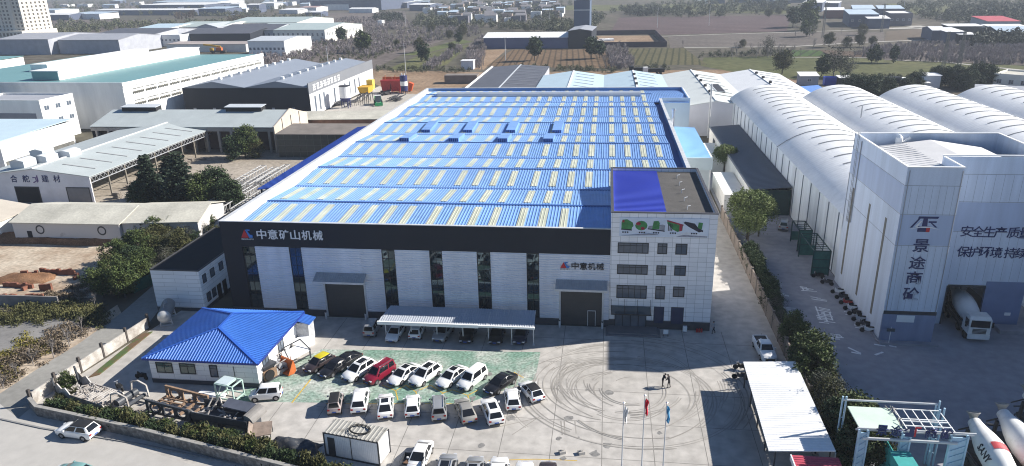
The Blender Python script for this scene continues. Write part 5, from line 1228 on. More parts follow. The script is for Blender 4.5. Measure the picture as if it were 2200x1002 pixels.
# unseen tall building, added just outside the frame to shade the plant yard
ag = thing('added_shade_building', 'unseen tall pale building with ribbed walls, added to shade the plant yard', 'store', (68, 70, 0))
q = MB(); q.box(55.5, 82, 69, 69.2, 0, 22); q.box(55.5, 55.7, 69.2, 97, 0, 22); q.box(81.8, 82, 69.2, 97, 0, 22); q.box(55.7, 81.8, 96.8, 97, 0, 22)
for i in range(26): q.box(56+i, 56.15+i, 68.95, 69, 0, 21.8)
q.build('wall', pw, ag); q = MB(); q.slab([(55.2, 68.7, 22.1), (82.3, 68.7, 22.1), (82.3, 97.2, 22.1), (55.2, 97.2, 22.1)], .2); q.build('roof', pw2, ag)
for i in range(4): q = MB(); q.box(58.5+i*6, 61.9+i*6, 68.88, 68.94, 0, 5.2); q.build('bay_door', dark_metal, ag); q = MB(); q.box(58.7+i*6, 61.7+i*6, 68.88, 68.94, 12, 14); q.build('window', dglass, ag)
for i in range(5): q = MB(); q.box(55.44, 55.5, 71+i*5, 71.6+i*5, 4, 17); q.build('window_strip', bpy.data.materials['brown_strip'], ag)
q = MB(); q.box(55.42, 55.5, 69, 97, 17.6, 17.75); q.box(55.42, 82, 68.9, 68.95, 17.6, 17.75); q.build('seam', bpy.data.materials['seam_grey'], ag)
# ------------------------------------------------------------------ barrel vaulted warehouses
bvm = M('white_vault_sheet', (.86, .86, .85), .55, .07, .08, spec=.3, fine=.05, stripes=('Y', .9, .014))
bvw = M('pale_wall_sheet', (.66, .71, .76), .6, .16, .5, streak=.1)
strip = M('grey_roof_strip', (.34, .34, .34), .6, .1, 1.)
for k in range(4):
    x0 = 34.0+18.9*k; x1 = x0+18.9; ya, yb_ = 101.2 if k == 0 else 101.0, 203.5-k*.5
    lab = ['white barrel-roofed warehouse adjoining the dark lean-to, first of four', 'white barrel-roofed warehouse second from the blue-roofed hall', 'white barrel-roofed warehouse third from the blue-roofed hall', 'white barrel-roofed warehouse at the frame edge, last of four'][k]
    t = thing('barrel_warehouse', lab, 'warehouse', (x0, ya, 0), 0, 'barrel-roofed warehouses in a row')
    H0, rise = 9.5, 3.6; R = ((18.9/2)**2+rise**2)/(2*rise); xc = (x0+x1)/2; zc = H0+rise-R; a1 = math.asin(9.45/R); n = 20
    arc = lambda u, dz=0.: (xc+(R+dz)*sin(u*a1), zc+(R+dz)*cos(u*a1))
    q = MB(); top = [arc(-1+2*i/n) for i in range(n+1)]
    vs = [(a, ya-.2, c) for a, c in top]+[(a, yb_+.2, c) for a, c in top]
    q.add(vs, [(i, i+1, n+2+i, n+1+i) for i in range(n)]); q.build('roof', bvm, t, smooth=60)
    q = MB(); q.box(x0+.1, x0+.3, ya, yb_, 0, H0-.06); q.box(x1-.3, x1-.1, ya, yb_, 0, H0-.06)
    for y in (ya+.1, yb_-.1):
        q.add([(x0+.1, y, 0), (x1-.1, y, 0)]+[(a, y, c-.03) for a, c in reversed(top)], [tuple(range(n+3))])
    q.build('wall', bvw, t)
    if k == 0:
        y = ya+2.5
        while y < yb_-2:
            q = MB(); q.box(x0, x0+.1, y, y+.22, 0, H0-.2); q.build('column_strip', M('column_slate', (.14, .17, .22), .6, .1, 1.) if 'column_slate' not in bpy.data.materials else bpy.data.materials['column_slate'], t); y += 5.1  # columns show as dark slate strips on the wall
    y = ya+4; i = 0
    while y < yb_-3:
        q = MB(); u0, u1 = (-.45, .30) if i != 8 else (-1, .9); m_ = 10; w_ = .16 if i != 8 else .12
        vs = []
        for j in range(m_+1):
            u = u0+(u1-u0)*j/m_; a, c = arc(u, .05); vs += [(a, y, c), (a, y+w_, c)]
            a, c = arc(u, .16); vs += [(a, y, c), (a, y+w_, c)]
        fs = []
        for j in range(m_): b0 = j*4; fs += [(b0+2, b0+6, b0+7, b0+3), (b0, b0+4, b0+6, b0+2), (b0+1, b0+3, b0+7, b0+5)]
        q.add(vs, fs); q.build('roof_strip', strip, t); y += 4.9; i += 1
    q = MB(); q.box(x1-.35, x1+.35, ya, yb_, H0+.02, H0+.14); q.build('valley_gutter', dark_metal, t)
    if k == 1: q = MB(); a, c = arc(-.65, 0); q.tube((a, 165, c-.2), (a, 165, c+2.6), .14, n=8); q.build('vent_pipe', grey_metal, t)
# dark lean-to and low white store
t = thing('dark_lean_to', 'slate grey mono-pitch shed leaning on the barrel warehouse wall', 'shed', (27, 130, 0))
A = [(26.6, 130, 4.9), (33.95, 130, 5.5), (33.95, 187, 5.5), (26.6, 187, 4.9)]
q = MB(); q.slab(A, .12); q.ribs([A[3], A[0], A[1], A[2]], .8, .1, .04); q.build('roof', M('slate_roof_sheet', (.085, .10, .125), .55, .08, .1), t)
q = MB(); q.box(26.7, 33.9, 130.1, 130.2, 0, 4.85); q.build('front_net', M('green_black_net', (.02, .045, .045), .9, .2, 1.), t)
q = MB(); q.box(26.7, 26.9, 130.2, 187, 0, 4.7); q.box(26.9, 33.9, 186.8, 187, 0, 4.8); q.build('wall', offwhite, t)
window(t, (26.7, 178, 1.8), 3.5, 1.8, -pi/2, 2)
for lb, pts in (('flat white store roof beside the dark lean-to, the one between two willows', [(1546, 379), (1571, 371), (1611, 405), (1556, 419)]), ('small white flat roof behind the feathery willow', [(1517, 312), (1552, 308), (1572, 338), (1527, 342)])):
    P = PX(*pts, z=3.2); xs = [p[0] for p in P]; ys = [p[1] for p in P]; t = thing('low_store', lb, 'store', (min(xs), min(ys), 0))
    q = MB(); q.box(min(xs)+.1, 26.45, min(ys)+.1, max(ys)-.1, 0, 3.1); q.build('wall', offwhite, t); q = MB(); q.box(min(xs), 26.5, min(ys), max(ys), 3.1, 3.25); q.build('roof', M('chalk_roof', (.7, .7, .67), .8, .1, .4) if 'chalk_roof' not in bpy.data.materials else bpy.data.materials['chalk_roof'], t)
# green mesh cages beside the plant wall
gnet = M('green_mesh', (.035, .12, .11), .8, .2, 2.); gst = M('dark_green_steel', (.02, .06, .06), .6, .1, 2.)
def cage(x0, x1, y0, y1, h, label, slope=0):
    t = thing('mesh_shelter', label, 'shelter', (x0, y0, 0)); q = MB()
    for x in (x0, x1):
        for y in (y0, y1): q.bar((x, y, 0), (x, y, h), .14, .14)
    for y in (y0, y1): q.bar((x0, y, h), (x1, y, h), .14, .14)
    for x in (x0, x1): q.bar((x, y0, h), (x, y1, h), .12, .12)
    n = int((y1-y0)/.9)
    for i in range(1, n): y = y0+(y1-y0)*i/n; q.bar((x0, y, h), (x1, y, h), .07, .07)
    for z in (h*.33, h*.66): q.bar((x1, y0, z), (x1, y1, z), .07, .07); q.bar((x0, y0-.06, z), (x1, y0-.06, z), .08, .08)
    q.build('frame', gst, t); q = MB(); q.box(x0+.05, x1-.05, y0-.02, y0+.02, .15, h-.1); q.build('mesh_panel', gnet, t)
    q = MB(); q.box(x0+.05, x1-.05, y1-.02, y1+.02, .3, h*.5); q.build('mesh_panel', gnet, t)
x, y = G(1742, 592); cage(x, x+2.4, y, y+7.5, 3.9, 'green mesh shelter with barred top by the black motorbikes')
x, y = G(1712, 540); cage(x, x+2.0, y, y+4.5, 3.6, 'green mesh shelter further along the plant wall near the silver van')
# motorbikes and scooters along the plant wall
motorbike((*G(1757, 598), 0), radians(70), 'black motorbike parked in front of the green mesh shelter', blackm)
motorbike((*G(1776, 612), 0), radians(60), 'black motorbike with chrome engine next to the mesh shelter corner post', dark_metal)
cols = [('white', white), ('dark', dark_metal), ('red', red_m), ('white', white), ('black', blackm), ('pale', pale_metal), ('dark', dark_metal), ('white', white)]
for i, (nm, mt) in enumerate(cols):
    px = 1799+i*9.2; py = 632+i*11.8
    lb = ['white scooter at the head of the line along the plant wall', 'dark scooter between a white one and a red one along the plant wall', 'red scooter in the line along the plant wall', 'white scooter just past the red one by the plant wall', 'black scooter in the middle of the wall line', 'pale grey scooter in the line along the plant wall', 'dark scooter beside the last white scooter at the wall', 'white scooter at the lane end of the line by the plant corner'][i]
    motorbike((*G(px, py), 0), radians(75+7*sin(i*3)), lb, mt, name='scooter', cat='scooter')
small('white_bollard', 1884, 722, [white], [(-.2, .2, -.15, .15, 0, .8)], 'short white block post at the plant corner', 'post')
t = thing('sign_post', 'small dark sign on a thin white pole before the plant shaft', 'sign', (*G(1909, 738), 0)); q = MB(); q.T = ORG[t]; q.tube((0, 0, 0), (0, 0, 2.2), .04, n=8); q.build('pole', white, t)
q = MB(); q.T = ORG[t]; q.box(-.45, .45, -.04, .04, 1.6, 2.0); q.build('sign_panel', M('dark_sign', (.05, .07, .08), .5, .1, 2.), t)
# ------------------------------------------------------------------ mixer trucks
drum_m = M('drum_white', (.78, .78, .76), .5, .15, .8, col2=(.5, .49, .46), thr=(.55, .8)); cab_m = M('cab_white', (.72, .72, .7), .5, .1, 1.); chas = M('dusty_chassis', (.07, .065, .06), .85, .3, 1.5)
def mixer(x, y, rz, label, sany=False, drum_only=False):
    t = thing('mixer_truck', label, 'truck', (x, y, 0), rz, None); T = ORG[t]
    def B(): q = MB(); q.T = T; return q
    q = B(); q.box(-1.2, 1.2, 2.6, 4.5, 1.0, 2.95); q.k = 0
    q.loft([[(-1.2, 2.7, 2.95), (1.2, 2.7, 2.95), (1.2, 4.45, 2.95), (-1.2, 4.45, 2.95)], [(-1.1, 2.8, 3.25), (1.1, 2.8, 3.25), (1.1, 4.2, 3.25), (-1.1, 4.2, 3.25)]]); q.build('cab', cab_m, t)
    q = B(); q.quad((1.05, 4.53, 1.95), (-1.05, 4.53, 1.95), (-1.02, 4.51, 2.85), (1.02, 4.51, 2.85)); q.build('windscreen', cglass, t)
    for s in (-1, 1):
        q = B(); q.quad((s*1.215, 3.3, 1.95), (s*1.215, 4.35, 1.95), (s*1.215, 4.3, 2.8), (s*1.215, 3.3, 2.8)); q.build('side_window', cglass, t)
        q = B(); q.box(s*.75-.2, s*.75+.2, 4.5, 4.62, .75, 1.0); q.build('headlight', lamp_m, t)
        q = B(); q.box(s*1.45-.1, s*1.45+.1, 4.2, 4.3, 1.9, 2.6); q.build('mirror', blackm, t)
    q = B(); q.box(-1.2, 1.2, 4.5, 4.65, .45, 1.05); q.build('bumper', cab_m, t)
    q = B()
    for z in (1.15, 1.32, 1.49, 1.66): q.box(-.75, .75, 4.5, 4.56, z, z+.1)
    q.build('grille', dark_metal, t)
    q = B(); q.box(-.5, .5, -4.6, 2.7, .8, 1.15); q.box(-1.15, 1.15, 1.7, 2.4, .7, 1.6); q.bar((-1.1, -2.5, 1.1), (-1.1, 2.0, 1.1), .1, .5); q.bar((1.1, -2.5, 1.1), (1.1, 2.0, 1.1), .1, .5)
    q.bar((-.7, 1.8, 1.1), (-.6, 2.0, 2.6), .25, .25); q.bar((.7, 1.8, 1.1), (.6, 2.0, 2.6), .25, .25); q.bar((-.8, -3.7, 1.1), (-.7, -3.7, 2.9), .2, .3); q.bar((.8, -3.7, 1.1), (.7, -3.7, 2.9), .2, .3); q.build('chassis', chas, t)
    p0 = Vector((0, 2.35, 2.1)); p1 = Vector((0, -4.3, 3.35))
    prof = [(0, .35), (.1, .75), (1.2, 1.12), (2.4, 1.22), (3.6, 1.2), (4.6, 1.02), (5.7, .72), (6.4, .58), (6.76, .55)]
    q = B(); q.lathe(p0, p1, prof, 28); dr = q.build('drum', drum_m, t, smooth=50)
    if sany:
        d = (p1-p0).normalized(); q = B(); n = 16; rg = []; u2 = d.cross(Vector((1, 0, 0))).normalized(); u2 = u2 if u2.z > 0 else -u2
        for i in range(n+1):
            an = -.35+i*2.5/n; rg.append([p0+d*al+Vector((1, 0, 0))*(-ra*sin(an))+u2*ra*cos(an) for al, ra in ((2.45, 1.25), (3.25, 1.245))])
        for r0, r1 in zip(rg, rg[1:]): q.quad(r0[0], r0[1], r1[1], r1[0])
        q.build('stripe', M('drum_red', (.5, .06, .07), .5, .15, 1.), dr)
        me = text_mesh('SANY', 1, .0, .03); n = len(me.vertices); co = np.empty(n*3, np.float32); me.vertices.foreach_get('co', co); co = co.reshape(-1, 3); lo, hi = co.min(0), co.max(0); out = []; Mi = Matrix.Identity(4)
        up = Vector((0, 0, 1)); u2 = d.cross(Vector((1, 0, 0))).normalized(); u2 = u2 if u2.z > 0 else -u2; sx = Vector((1, 0, 0))
        for c_ in co:
            a = (c_[0]-lo[0])/(hi[0]-lo[0]); b_ = (c_[1]-lo[1])/(hi[1]-lo[1]); ang = -(1.38-b_*.55); along = 3.4-a*1.9
            rr = 1.245 if along < 3.0 else 1.245-(along-3.0)*.05
            p = p0+d*along+sx*(-rr*sin(ang))+u2*(rr*cos(ang)); out += list(p)
        me.vertices.foreach_set('co', out); me.update(); me.materials.clear(); me.materials.append(black_letter); o = bpy.data.objects.new('lettering', me); COL.objects.link(o); o.parent = dr
    q = B(); d = (p1-p0).normalized(); e = p1
    q.lathe(e+Vector((0, -.2, .2)), e+Vector((0, -.5, 1.0)), [(0, .3), (.3, .36), (.6, .58), (.64, .58), (.64, .50), (.3, .28)], 16); q.build('hopper', M('hopper_grey', (.33, .31, .28), .7, .3, 2.) if 'hopper_grey' not in bpy.data.materials else bpy.data.materials['hopper_grey'], t)
    q = B(); q.bar((0, -4.6, 2.6), (.3, -5.6, 1.6), .5, .12); q.path([(-1.0, -4.2, 1.1), (-1.0, -4.2, 3.4), (-1.0, -3.2, 3.9)], .04); q.bar((-1.1, -4.3, 2.0), (1.1, -4.3, 2.0), .1, .1); q.build('chute', chas, t)
    for s in (-1, 1):
        for yy in (3.5, 1.4, -2.0, -3.4):
            q = B(); q.lathe((s*1.2, yy, .52), (s*.88, yy, .52), [(0, .3), (0, .46), (.05, .52), (.27, .52), (.32, .46)], 18); wl = q.build('wheel', tyre_m, t)
            q = B(); q.tube((s*1.21, yy, .52), (s*1.1, yy, .52), .28, n=10); q.build('rim', chas, wl)
    return t
mixer(45.3, 87.2, radians(176), 'dusty white mixer truck nosing out of the plant bay')
mixer(34.2, 56.2, radians(180), 'mixer truck with red stripe and black letters on its white drum', True)
mixer(37.6, 57.9, radians(182), 'mixer truck with plain white drum parked beside the striped one')
mixer(41.9, 61.5, radians(186), 'mixer truck half out of frame, its dusty drum tail showing')
# ------------------------------------------------------------------ plant gateway
bl = M('pale_blue_steel', (.40, .56, .68), .5, .15, 1.); gt = thing('gateway', 'pale blue steel gateway with dark lettering and half-open lattice roof', 'gateway', (26, 56, 0))
def Z6(px, py, z=6.): return Vector((*G(px, py, z), z))
bx0, bx1, yb0, yb1 = 22.0, 29.6, 54.5, 58.4
q = MB()
for x in (bx0-.3, bx0, bx1, bx1+.25): q.tube((x, yb1, 0), (x, yb1, 6.7 if x != bx1 else 6.4), .09, n=8)
q.tube((bx1+.5, yb1-.5, 0), (bx1+.5, yb1-.5, 6.3), .09, n=8); q.tube((bx1+.1, yb1-.6, 0), (bx1+.1, yb1-.6, 6.2), .09, n=8)
for z in (1.5, 3, 4.5): q.bar((bx1, yb1, z), (bx1+.5, yb1-.5, z), .06, .06); q.bar((bx0-.3, yb1, z), (bx0, yb1, z), .06, .06)
q.build('rear_post', bl, gt)
for (x0, x1, y) in ((bx0, bx0+.7, yb0), (25.4, 26.1, yb0), (29.3, 30.6, yb0)):
    q = MB(); 
    for x in (x0, x1): q.bar((x, y, 0), (x, y, 5.9), .14, .3)
    q.box(x0+.07, x1-.07, y-.05, y+.05, .2, 5.7)
    for i in range(8): q.bar((x0, y-.1, .4+i*.65), (x1, y-.1, 1.05+i*.65), .05, .05)
    q.build('front_post', bl, gt)
q = MB(); q.tube((bx0-.3, yb1, 6.35), (bx1+.1, yb1, 6.35), .1, n=8); q.tube((bx0-.2, yb0, 6.1), (31.2, yb0, 6.1), .09, n=8); q.tube((bx0+.3, yb0-.12, 5.2), (29.8, yb0-.12, 5.2), .14, n=8); q.tube((bx0-.2, yb0+.3, 5.75), (31.2, yb0+.3, 5.75), .08, n=8); q.build('beam', pale_metal, gt)
q = MB(); q.box(bx0+.05, 25.6, yb0+.2, yb1-.4, 5.85, 5.97); q.build('roof_plate', M('mint_roof_plate', (.56, .68, .58), .6, .1, .5), gt)
q = MB()
for i in range(6): x = 26.0+i*.75; q.bar((x, yb0+.2, 5.9), (x, yb1-.4, 5.9), .07, .07)
for y in (yb0+.2, yb0+1.0, yb0+1.7, yb0+2.0, yb1-.4): q.bar((25.9, y, 5.92), (29.8, y, 5.92), .08, .08)
q.build('lattice', white, gt)
q = MB(); rr = random.Random(2)
for i in range(14): x = rr.uniform(25.3, 26.0); y = rr.uniform(yb0+.4, yb1-.5); q.bar((x, y, 6.0), (x+rr.uniform(-.4, .4), y+rr.uniform(-.6, .6), 6.1+rr.random()*.2), .05, .05)
q.build('loose_struts', steel, gt)
for ch, px in (('景', 1896), ('途', 1925), ('商', 1997), ('砼', 2030)):
    x = G(px, 928, 6.0)[0]; lettering(ch, 1, blue_letter, gt, (x-.48, yb0-.13, 5.6), (1, 0, 0), (0, 0, 1), .95, 1.0, .05, .03)
x = G(1960, 930, 6.0)[0]
for pts, mt in (([(-.55, -.1), (.15, -.1), (.15, -.5), (-.55, -.5)], blue_letter), ([(.15, .5), (.65, .45), (.65, .33), (.3, .35), (.3, -.5), (.15, -.5)], red_letter), ([(-.25, .5), (.12, .5), (.12, -.1), (-.25, -.1)], blue_letter), ([(-.7, .1), (-.3, .45), (-.3, .3), (-.6, 0)], blue_letter)): flat(gt, [(x+a, 6.1+c) for a, c in pts], yb0-.16, mt)
tq = M('turquoise_panel', (.06, .36, .34), .5, .12, 1.)
for x0, x1, y in ((25.0, 26.3, 55.4),):
    q = MB(); q.box(x0, x0+.08, 52, y+1.6, .3, 3.9); q.box(x0+.1, x1, 52.3, 52.4, .3, 3.9)
    for i in range(5): q.bar((x0-.03, 52+i*1.1, .3), (x0-.03, 52+i*1.1, 3.9), .06, .06)
    q.build('side_panel', tq, gt)
t = thing('guard_booth', 'turquoise panelled booth standing under the lettered gateway', 'booth', (25.2, 52.6, 0)); q = MB(); q.box(24.6, 26.0, 50.6, 54.0, 0, 4.2); q.build('wall', tq, t); q = MB(); q.box(24.5, 26.1, 50.5, 54.1, 4.2, 4.3); q.build('roof', tq, t)
window(t, (24.6, 52.3, 1.2), 1.4, 2.2, -pi/2, 3, 3, fm=wframe_m, gm=M('turquoise_glass', (.08, .4, .4), .1, 0, spec=.8))
q = MB()
for z in (1.0, 2.0, 3.0): q.box(24.57, 24.6, 50.6, 54.0, z, z+.06)
q.build('rail', gst, t)
t = thing('weigh_hut', 'white and dark green hut with sloping top beside the gateway post', 'hut', (28, 52.5, 0)); q = MB(); q.box(27.4, 28.9, 50.5, 54.0, 0, 2.2); q.build('wall', gst, t); q = MB(); q.slab([(27.3, 50.4, 2.2), (29.4, 50.4, 2.9), (29.4, 54.1, 2.9), (27.3, 54.1, 2.2)], .08); q.ribs([(27.3, 54.1, 2.2), (27.3, 50.4, 2.2), (29.4, 50.4, 2.9), (29.4, 54.1, 2.9)], .5, .1, .04); q.build('roof', white, t)
t = tag(MB().box(22.8, 24.3, 52.2, 54.0, 0, .5).box(22.9, 24.2, 54.2, 54.6, 0, 1.2).build('white_counter', white, None), 'white slab counter under the mint roof of the gateway', 'counter')
t = tag(MB().box(26.4, 27.2, 52.0, 54.2, 0, .4).box(26.4, 27.2, 50.4, 51.7, 0, .5).box(26.5, 27.1, 54.3, 54.4, 0, 1.0).build('paving_stack', M('pale_slab', (.5, .45, .4), .9, .15, 1.), None), 'pale slabs laid beside the turquoise booth', 'slabs')
# ------------------------------------------------------------------ generic sheds and houses
MATS = {}
def mat(nm, col, rough=.7, var=.12, vs=.25, **k):
    if nm not in MATS: MATS[nm] = M(nm, col, rough, var, vs, **k)
    return MATS[nm]
def shed(label, name, cat, A, B, depth, h, rise, ridge, wallm, roofm, over=.3, z0=0, group=None, rib=0, gable=None, back=True, walls='fblr', overhang=None, thick=.15):
    """rectangular building: A->B front edge on the ground seen from the camera, depth behind it.
    ridge: 'u' along the front, 'v' running away from it, 'm' mono-pitch rising away, 'f' flat with parapet"""
    A = Vector((A[0], A[1], 0)); B = Vector((B[0], B[1], 0)); u = (B-A).normalized(); v = Vector((-u.y, u.x, 0)); L = (B-A).length
    t = thing(name, label, cat, tuple(A), atan2(u.y, u.x), group); T = ORG[t]; D = depth; o = over
    q = MB(); q.T = T; th = .2
    if 'f' in walls: q.box(0, L, 0, th, z0, h)
    if 'b' in walls: q.box(0, L, D-th, D, z0, h)
    if 'l' in walls: q.box(0, th, th, D-th, z0, h)
    if 'r' in walls: q.box(L-th, L, th, D-th, z0, h)
    if ridge == 'u':
        for x, w_ in ((0, 'l'), (L-th, 'r')):
            if w_ in walls: q.add([(x, 0, h), (x, D, h), (x, D/2, h+rise), (x+th, 0, h), (x+th, D, h), (x+th, D/2, h+rise)], [(0, 2, 1), (3, 4, 5), (0, 3, 5, 2), (1, 2, 5, 4)])
    if ridge == 'v':
        for y, w_ in ((0, 'f'), (D-th, 'b')):
            if w_ in walls: q.add([(0, y, h), (L, y, h), (L/2, y, h+rise), (0, y+th, h), (L, y+th, h), (L/2, y+th, h+rise)], [(0, 1, 2), (3, 5, 4), (0, 2, 5, 3), (1, 4, 5, 2)])
    q.build('wall', wallm, t)
    q = MB(); q.T = T; e = .03
    if ridge == 'u':
        k = rise/(D/2); P = [[(-o, -o, h-o*k+e), (L+o, -o, h-o*k+e), (L+o, D/2, h+rise+e), (-o, D/2, h+rise+e)], [(L+o, D+o, h-o*k+e), (-o, D+o, h-o*k+e), (-o, D/2, h+rise+e), (L+o, D/2, h+rise+e)]]
    elif ridge == 'v':
        k = rise/(L/2); P = [[(-o, D+o, h-o*k+e), (-o, -o, h-o*k+e), (L/2, -o, h+rise+e), (L/2, D+o, h+rise+e)], [(L+o, -o, h-o*k+e), (L+o, D+o, h-o*k+e), (L/2, D+o, h+rise+e), (L/2, -o, h+rise+e)]]
    elif ridge == 'm':
        P = [[(-o, -o, h+e), (L+o, -o, h+e), (L+o, D+o, h+rise+e), (-o, D+o, h+rise+e)]]
    else: P = [[(th, th, h-.4), (L-th, th, h-.4), (L-th, D-th, h-.4), (th, D-th, h-.4)]]
    for p in P:
        q.slab(p, thick)
        if rib: q.ribs(p, rib, rib*.25, .07)
    q.build('roof', roofm, t)
    if ridge == 'f':
        q = MB(); q.T = T; c = .06; q.box(-c, L+c, -c, th+c, h, h+.12); q.box(-c, L+c, D-th-c, D+c, h, h+.12); q.box(-c, th+c, th+c, D-th-c, h, h+.12); q.box(L-th-c, L+c, th+c, D-th-c, h, h+.12); q.build('coping', wallm, t)
    t['_L'] = L; return t
def winrow(t, L, n, z, w, h_, side='f', D=0, fm=None, gm=None, nx=2, x0=None, x1=None):
    M_ = ORG[t]; rz = M_.to_euler().z
    for i in range(n):
        if side == 'f':
            a = (x0 or 0)+((x1 or L)-(x0 or 0))*(i+.5)/n; p = M_ @ Vector((a, 0, z)); window(t, tuple(p), w, h_, rz, nx, 1, fm or wframe_m, gm, fw=.12)
        else:
            a = (x0 or 0)+((x1 or D)-(x0 or 0))*(i+.5)/n; p = M_ @ Vector((L, a, z)); window(t, tuple(p), w, h_, rz+pi/2, nx, 1, fm or wframe_m, gm, fw=.12)
lilac = mat('shade_white_wall', (.74, .73, .76), .75); warmw = mat('warm_white_wall', (.78, .76, .70), .8); wgrey = mat('grey_wall', (.40, .41, .45)); dnavy = mat('dark_navy_wall', (.014, .018, .028)); brick = mat('brick_wall', (.24, .14, .10), .9, .25, .6)
r_gg = mat('grey_green_roof', (.42, .46, .46), .6, .08); r_g = mat('grey_roof', (.34, .35, .38), .6, .08); r_lg = mat('light_grey_roof', (.52, .55, .58), .55, .06); r_w = mat('white_roof', (.80, .80, .79), .6, .06); r_teal = mat('teal_roof', (.155, .30, .31), .55, .06, .08); r_lb = mat('light_blue_roof', (.48, .60, .67), .55, .06); r_dg = mat('dark_grey_roof', (.10, .105, .125), .65, .12); r_b = mat('blue_roof', (.09, .24, .55), .55, .1); r_bei = mat('weathered_beige_roof', (.50, .48, .41), .8, .2, .2, fine=.1); r_br = mat('brown_felt_roof', (.20, .175, .155), .85, .2, .3); r_red = mat('red_tile_roof', (.36, .08, .07), .8, .15)
# ------------------------------------------------------------------ shed with dark lettering
SX0, SX1, SY0, SY1, SH = -130.5, -105.4, 130.0, 181, 5.9
t = shed('open-sided shed with dark wall lettering and pale grey strip roof', 'lettered_shed', 'shed', (SX0, SY0), (SX1, SY0), SY1-SY0, SH, 1.5, 'v', lilac, r_gg, over=.25, walls='f')
for i in range(9):
    y = SY0+5+i*5.4; q = MB(); xa, xb = SX1-.5, SX1-9.5; f = lambda x: SH+1.5*(SX1-x)/((SX1-SX0)/2)+.09; q.bar((xa-1.5, y, f(xa-1.5)), (xb, y, f(xb)), .35, .08); q.build('roof_strip', strip, t)
q = MB(); q.bar(((SX0+SX1)/2, SY0-.2, SH+1.6), ((SX0+SX1)/2, SY1+.2, SH+1.6), .5, .1); q.build('ridge_cap', white, t)
for i in range(10):
    y = SY0+.3+i*5.6; q = MB(); q.bar((SX1-.2, y, 0), (SX1-.2, y, SH-.3), .3, .3); q.build('post', M('shed_post', (.20, .18, .15), .8, .2, 1.) if 'shed_post' not in bpy.data.materials else bpy.data.materials['shed_post'], t)
q = MB()
q.bar((SX1-.1, SY0, SH-.4), (SX1-.1, SY1, SH-.4), .12, .16); q.bar((SX1-.1, SY0, SH-1.5), (SX1-.1, SY1, SH-1.5), .12, .16); y = SY0
while y < SY1-.9: q.bar((SX1-.1, y, SH-1.5), (SX1-.1, y+.7, SH-.5), .07, .07); q.bar((SX1-.1, y+.7, SH-.5), (SX1-.1, y+1.4, SH-1.5), .07, .07); y += 1.4
q.build('edge_truss', grey_metal, t)
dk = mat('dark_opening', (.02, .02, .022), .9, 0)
for px0, px1, mt, nm in ((35, 84, dk, 'doorway'), (145, 194, mat('grey_shutter', (.20, .20, .21), .7, .1, 1.), 'roller_door')):
    a, zt = FY(px0, 411, SY0); b_, _ = FY(px1, 411, SY0); b_ = min(b_, SX1-.7); q = MB(); q.box(a, b_, SY0-.05, SY0-.01, 0, 3.3); q.k = 1; q.box(a-.18, a, SY0-.08, SY0-.01, 0, 3.4); q.box(b_, b_+.18, SY0-.08, SY0-.01, 0, 3.4); q.box(a-.18, b_+.18, SY0-.08, SY0-.01, 3.3, 3.5); q.build(nm, [mt, dark_metal], t)
for ch, px in (('合', 30), ('舵', 56), ('建', 97), ('材', 122)):
    x, z = FY(px, 384, SY0); lettering(ch, 1, blue_letter, t, (x-.8, SY0-.05, z-.8), (1, 0, 0), (0, 0, 1), 1.55, 1.55, .03, .025)
x, z = FY(75, 384, SY0); flat(t, [(x-.6, z-.8), (x+.1, z-.5), (x+.1, z+.1), (x-.5, z+.1), (x-.5, z+.3), (x+.3, z+.3), (x+.3, z-.6), (x-.5, z-1.0)], SY0-.05, mat('violet_letter', (.12, .07, .22), .6, .1)); flat(t, [(x+.35, z-.9), (x+.7, z-.6), (x+.7, z+.8), (x+.45, z+.6)], SY0-.05, MATS['violet_letter'])
for px, py in ((52, 345), (100, 335), (92, 322), (150, 325)):
    x, y = G(px, py+12, 7.0); q = MB(); q.loft([[(x-1.6, y-1.8, 6.2), (x+1.6, y-1.8, 6.2), (x+1.6, y+1.8, 6.2), (x-1.6, y+1.8, 6.2)], [(x-1.6, y-1.8, 8.4), (x+1.6, y-1.8, 8.4), (x+1.6, y+1.8, 8.4), (x-1.6, y+1.8, 8.4)], [(x-.2, y-2.0, 8.8), (x+.2, y-2.0, 8.8), (x+.2, y+2.0, 8.8), (x-.2, y+2.0, 8.8)]]); q.build('roof_monitor', [r_lg], t)
# stacked pallets seen through the open side
for i in range(16):
    rr = random.Random(i); x = SX1-.3+rr.uniform(.6, 3.2); y = SY0+3+i*2.3+rr.random(); q = MB(); k = rr.randint(2, 5)
    for j in range(k):
        q.box(x-.7, x+.7, y-.6, y+.6, j*.3+.12, j*.3+.17)
        for s in (-.6, 0, .5): q.box(x-.7, x+.7, y+s, y+s+.1, j*.3, j*.3+.12)
    o = q.build('pallet_stack', mat('weathered_pallet', (.30, .26, .22), .9, .25, 1.), None, (x, y, 0)); tag(o, 'grey weathered pallet stack along the open side of the lettered shed', 'pallets', 'pallet stacks along the lettered shed')
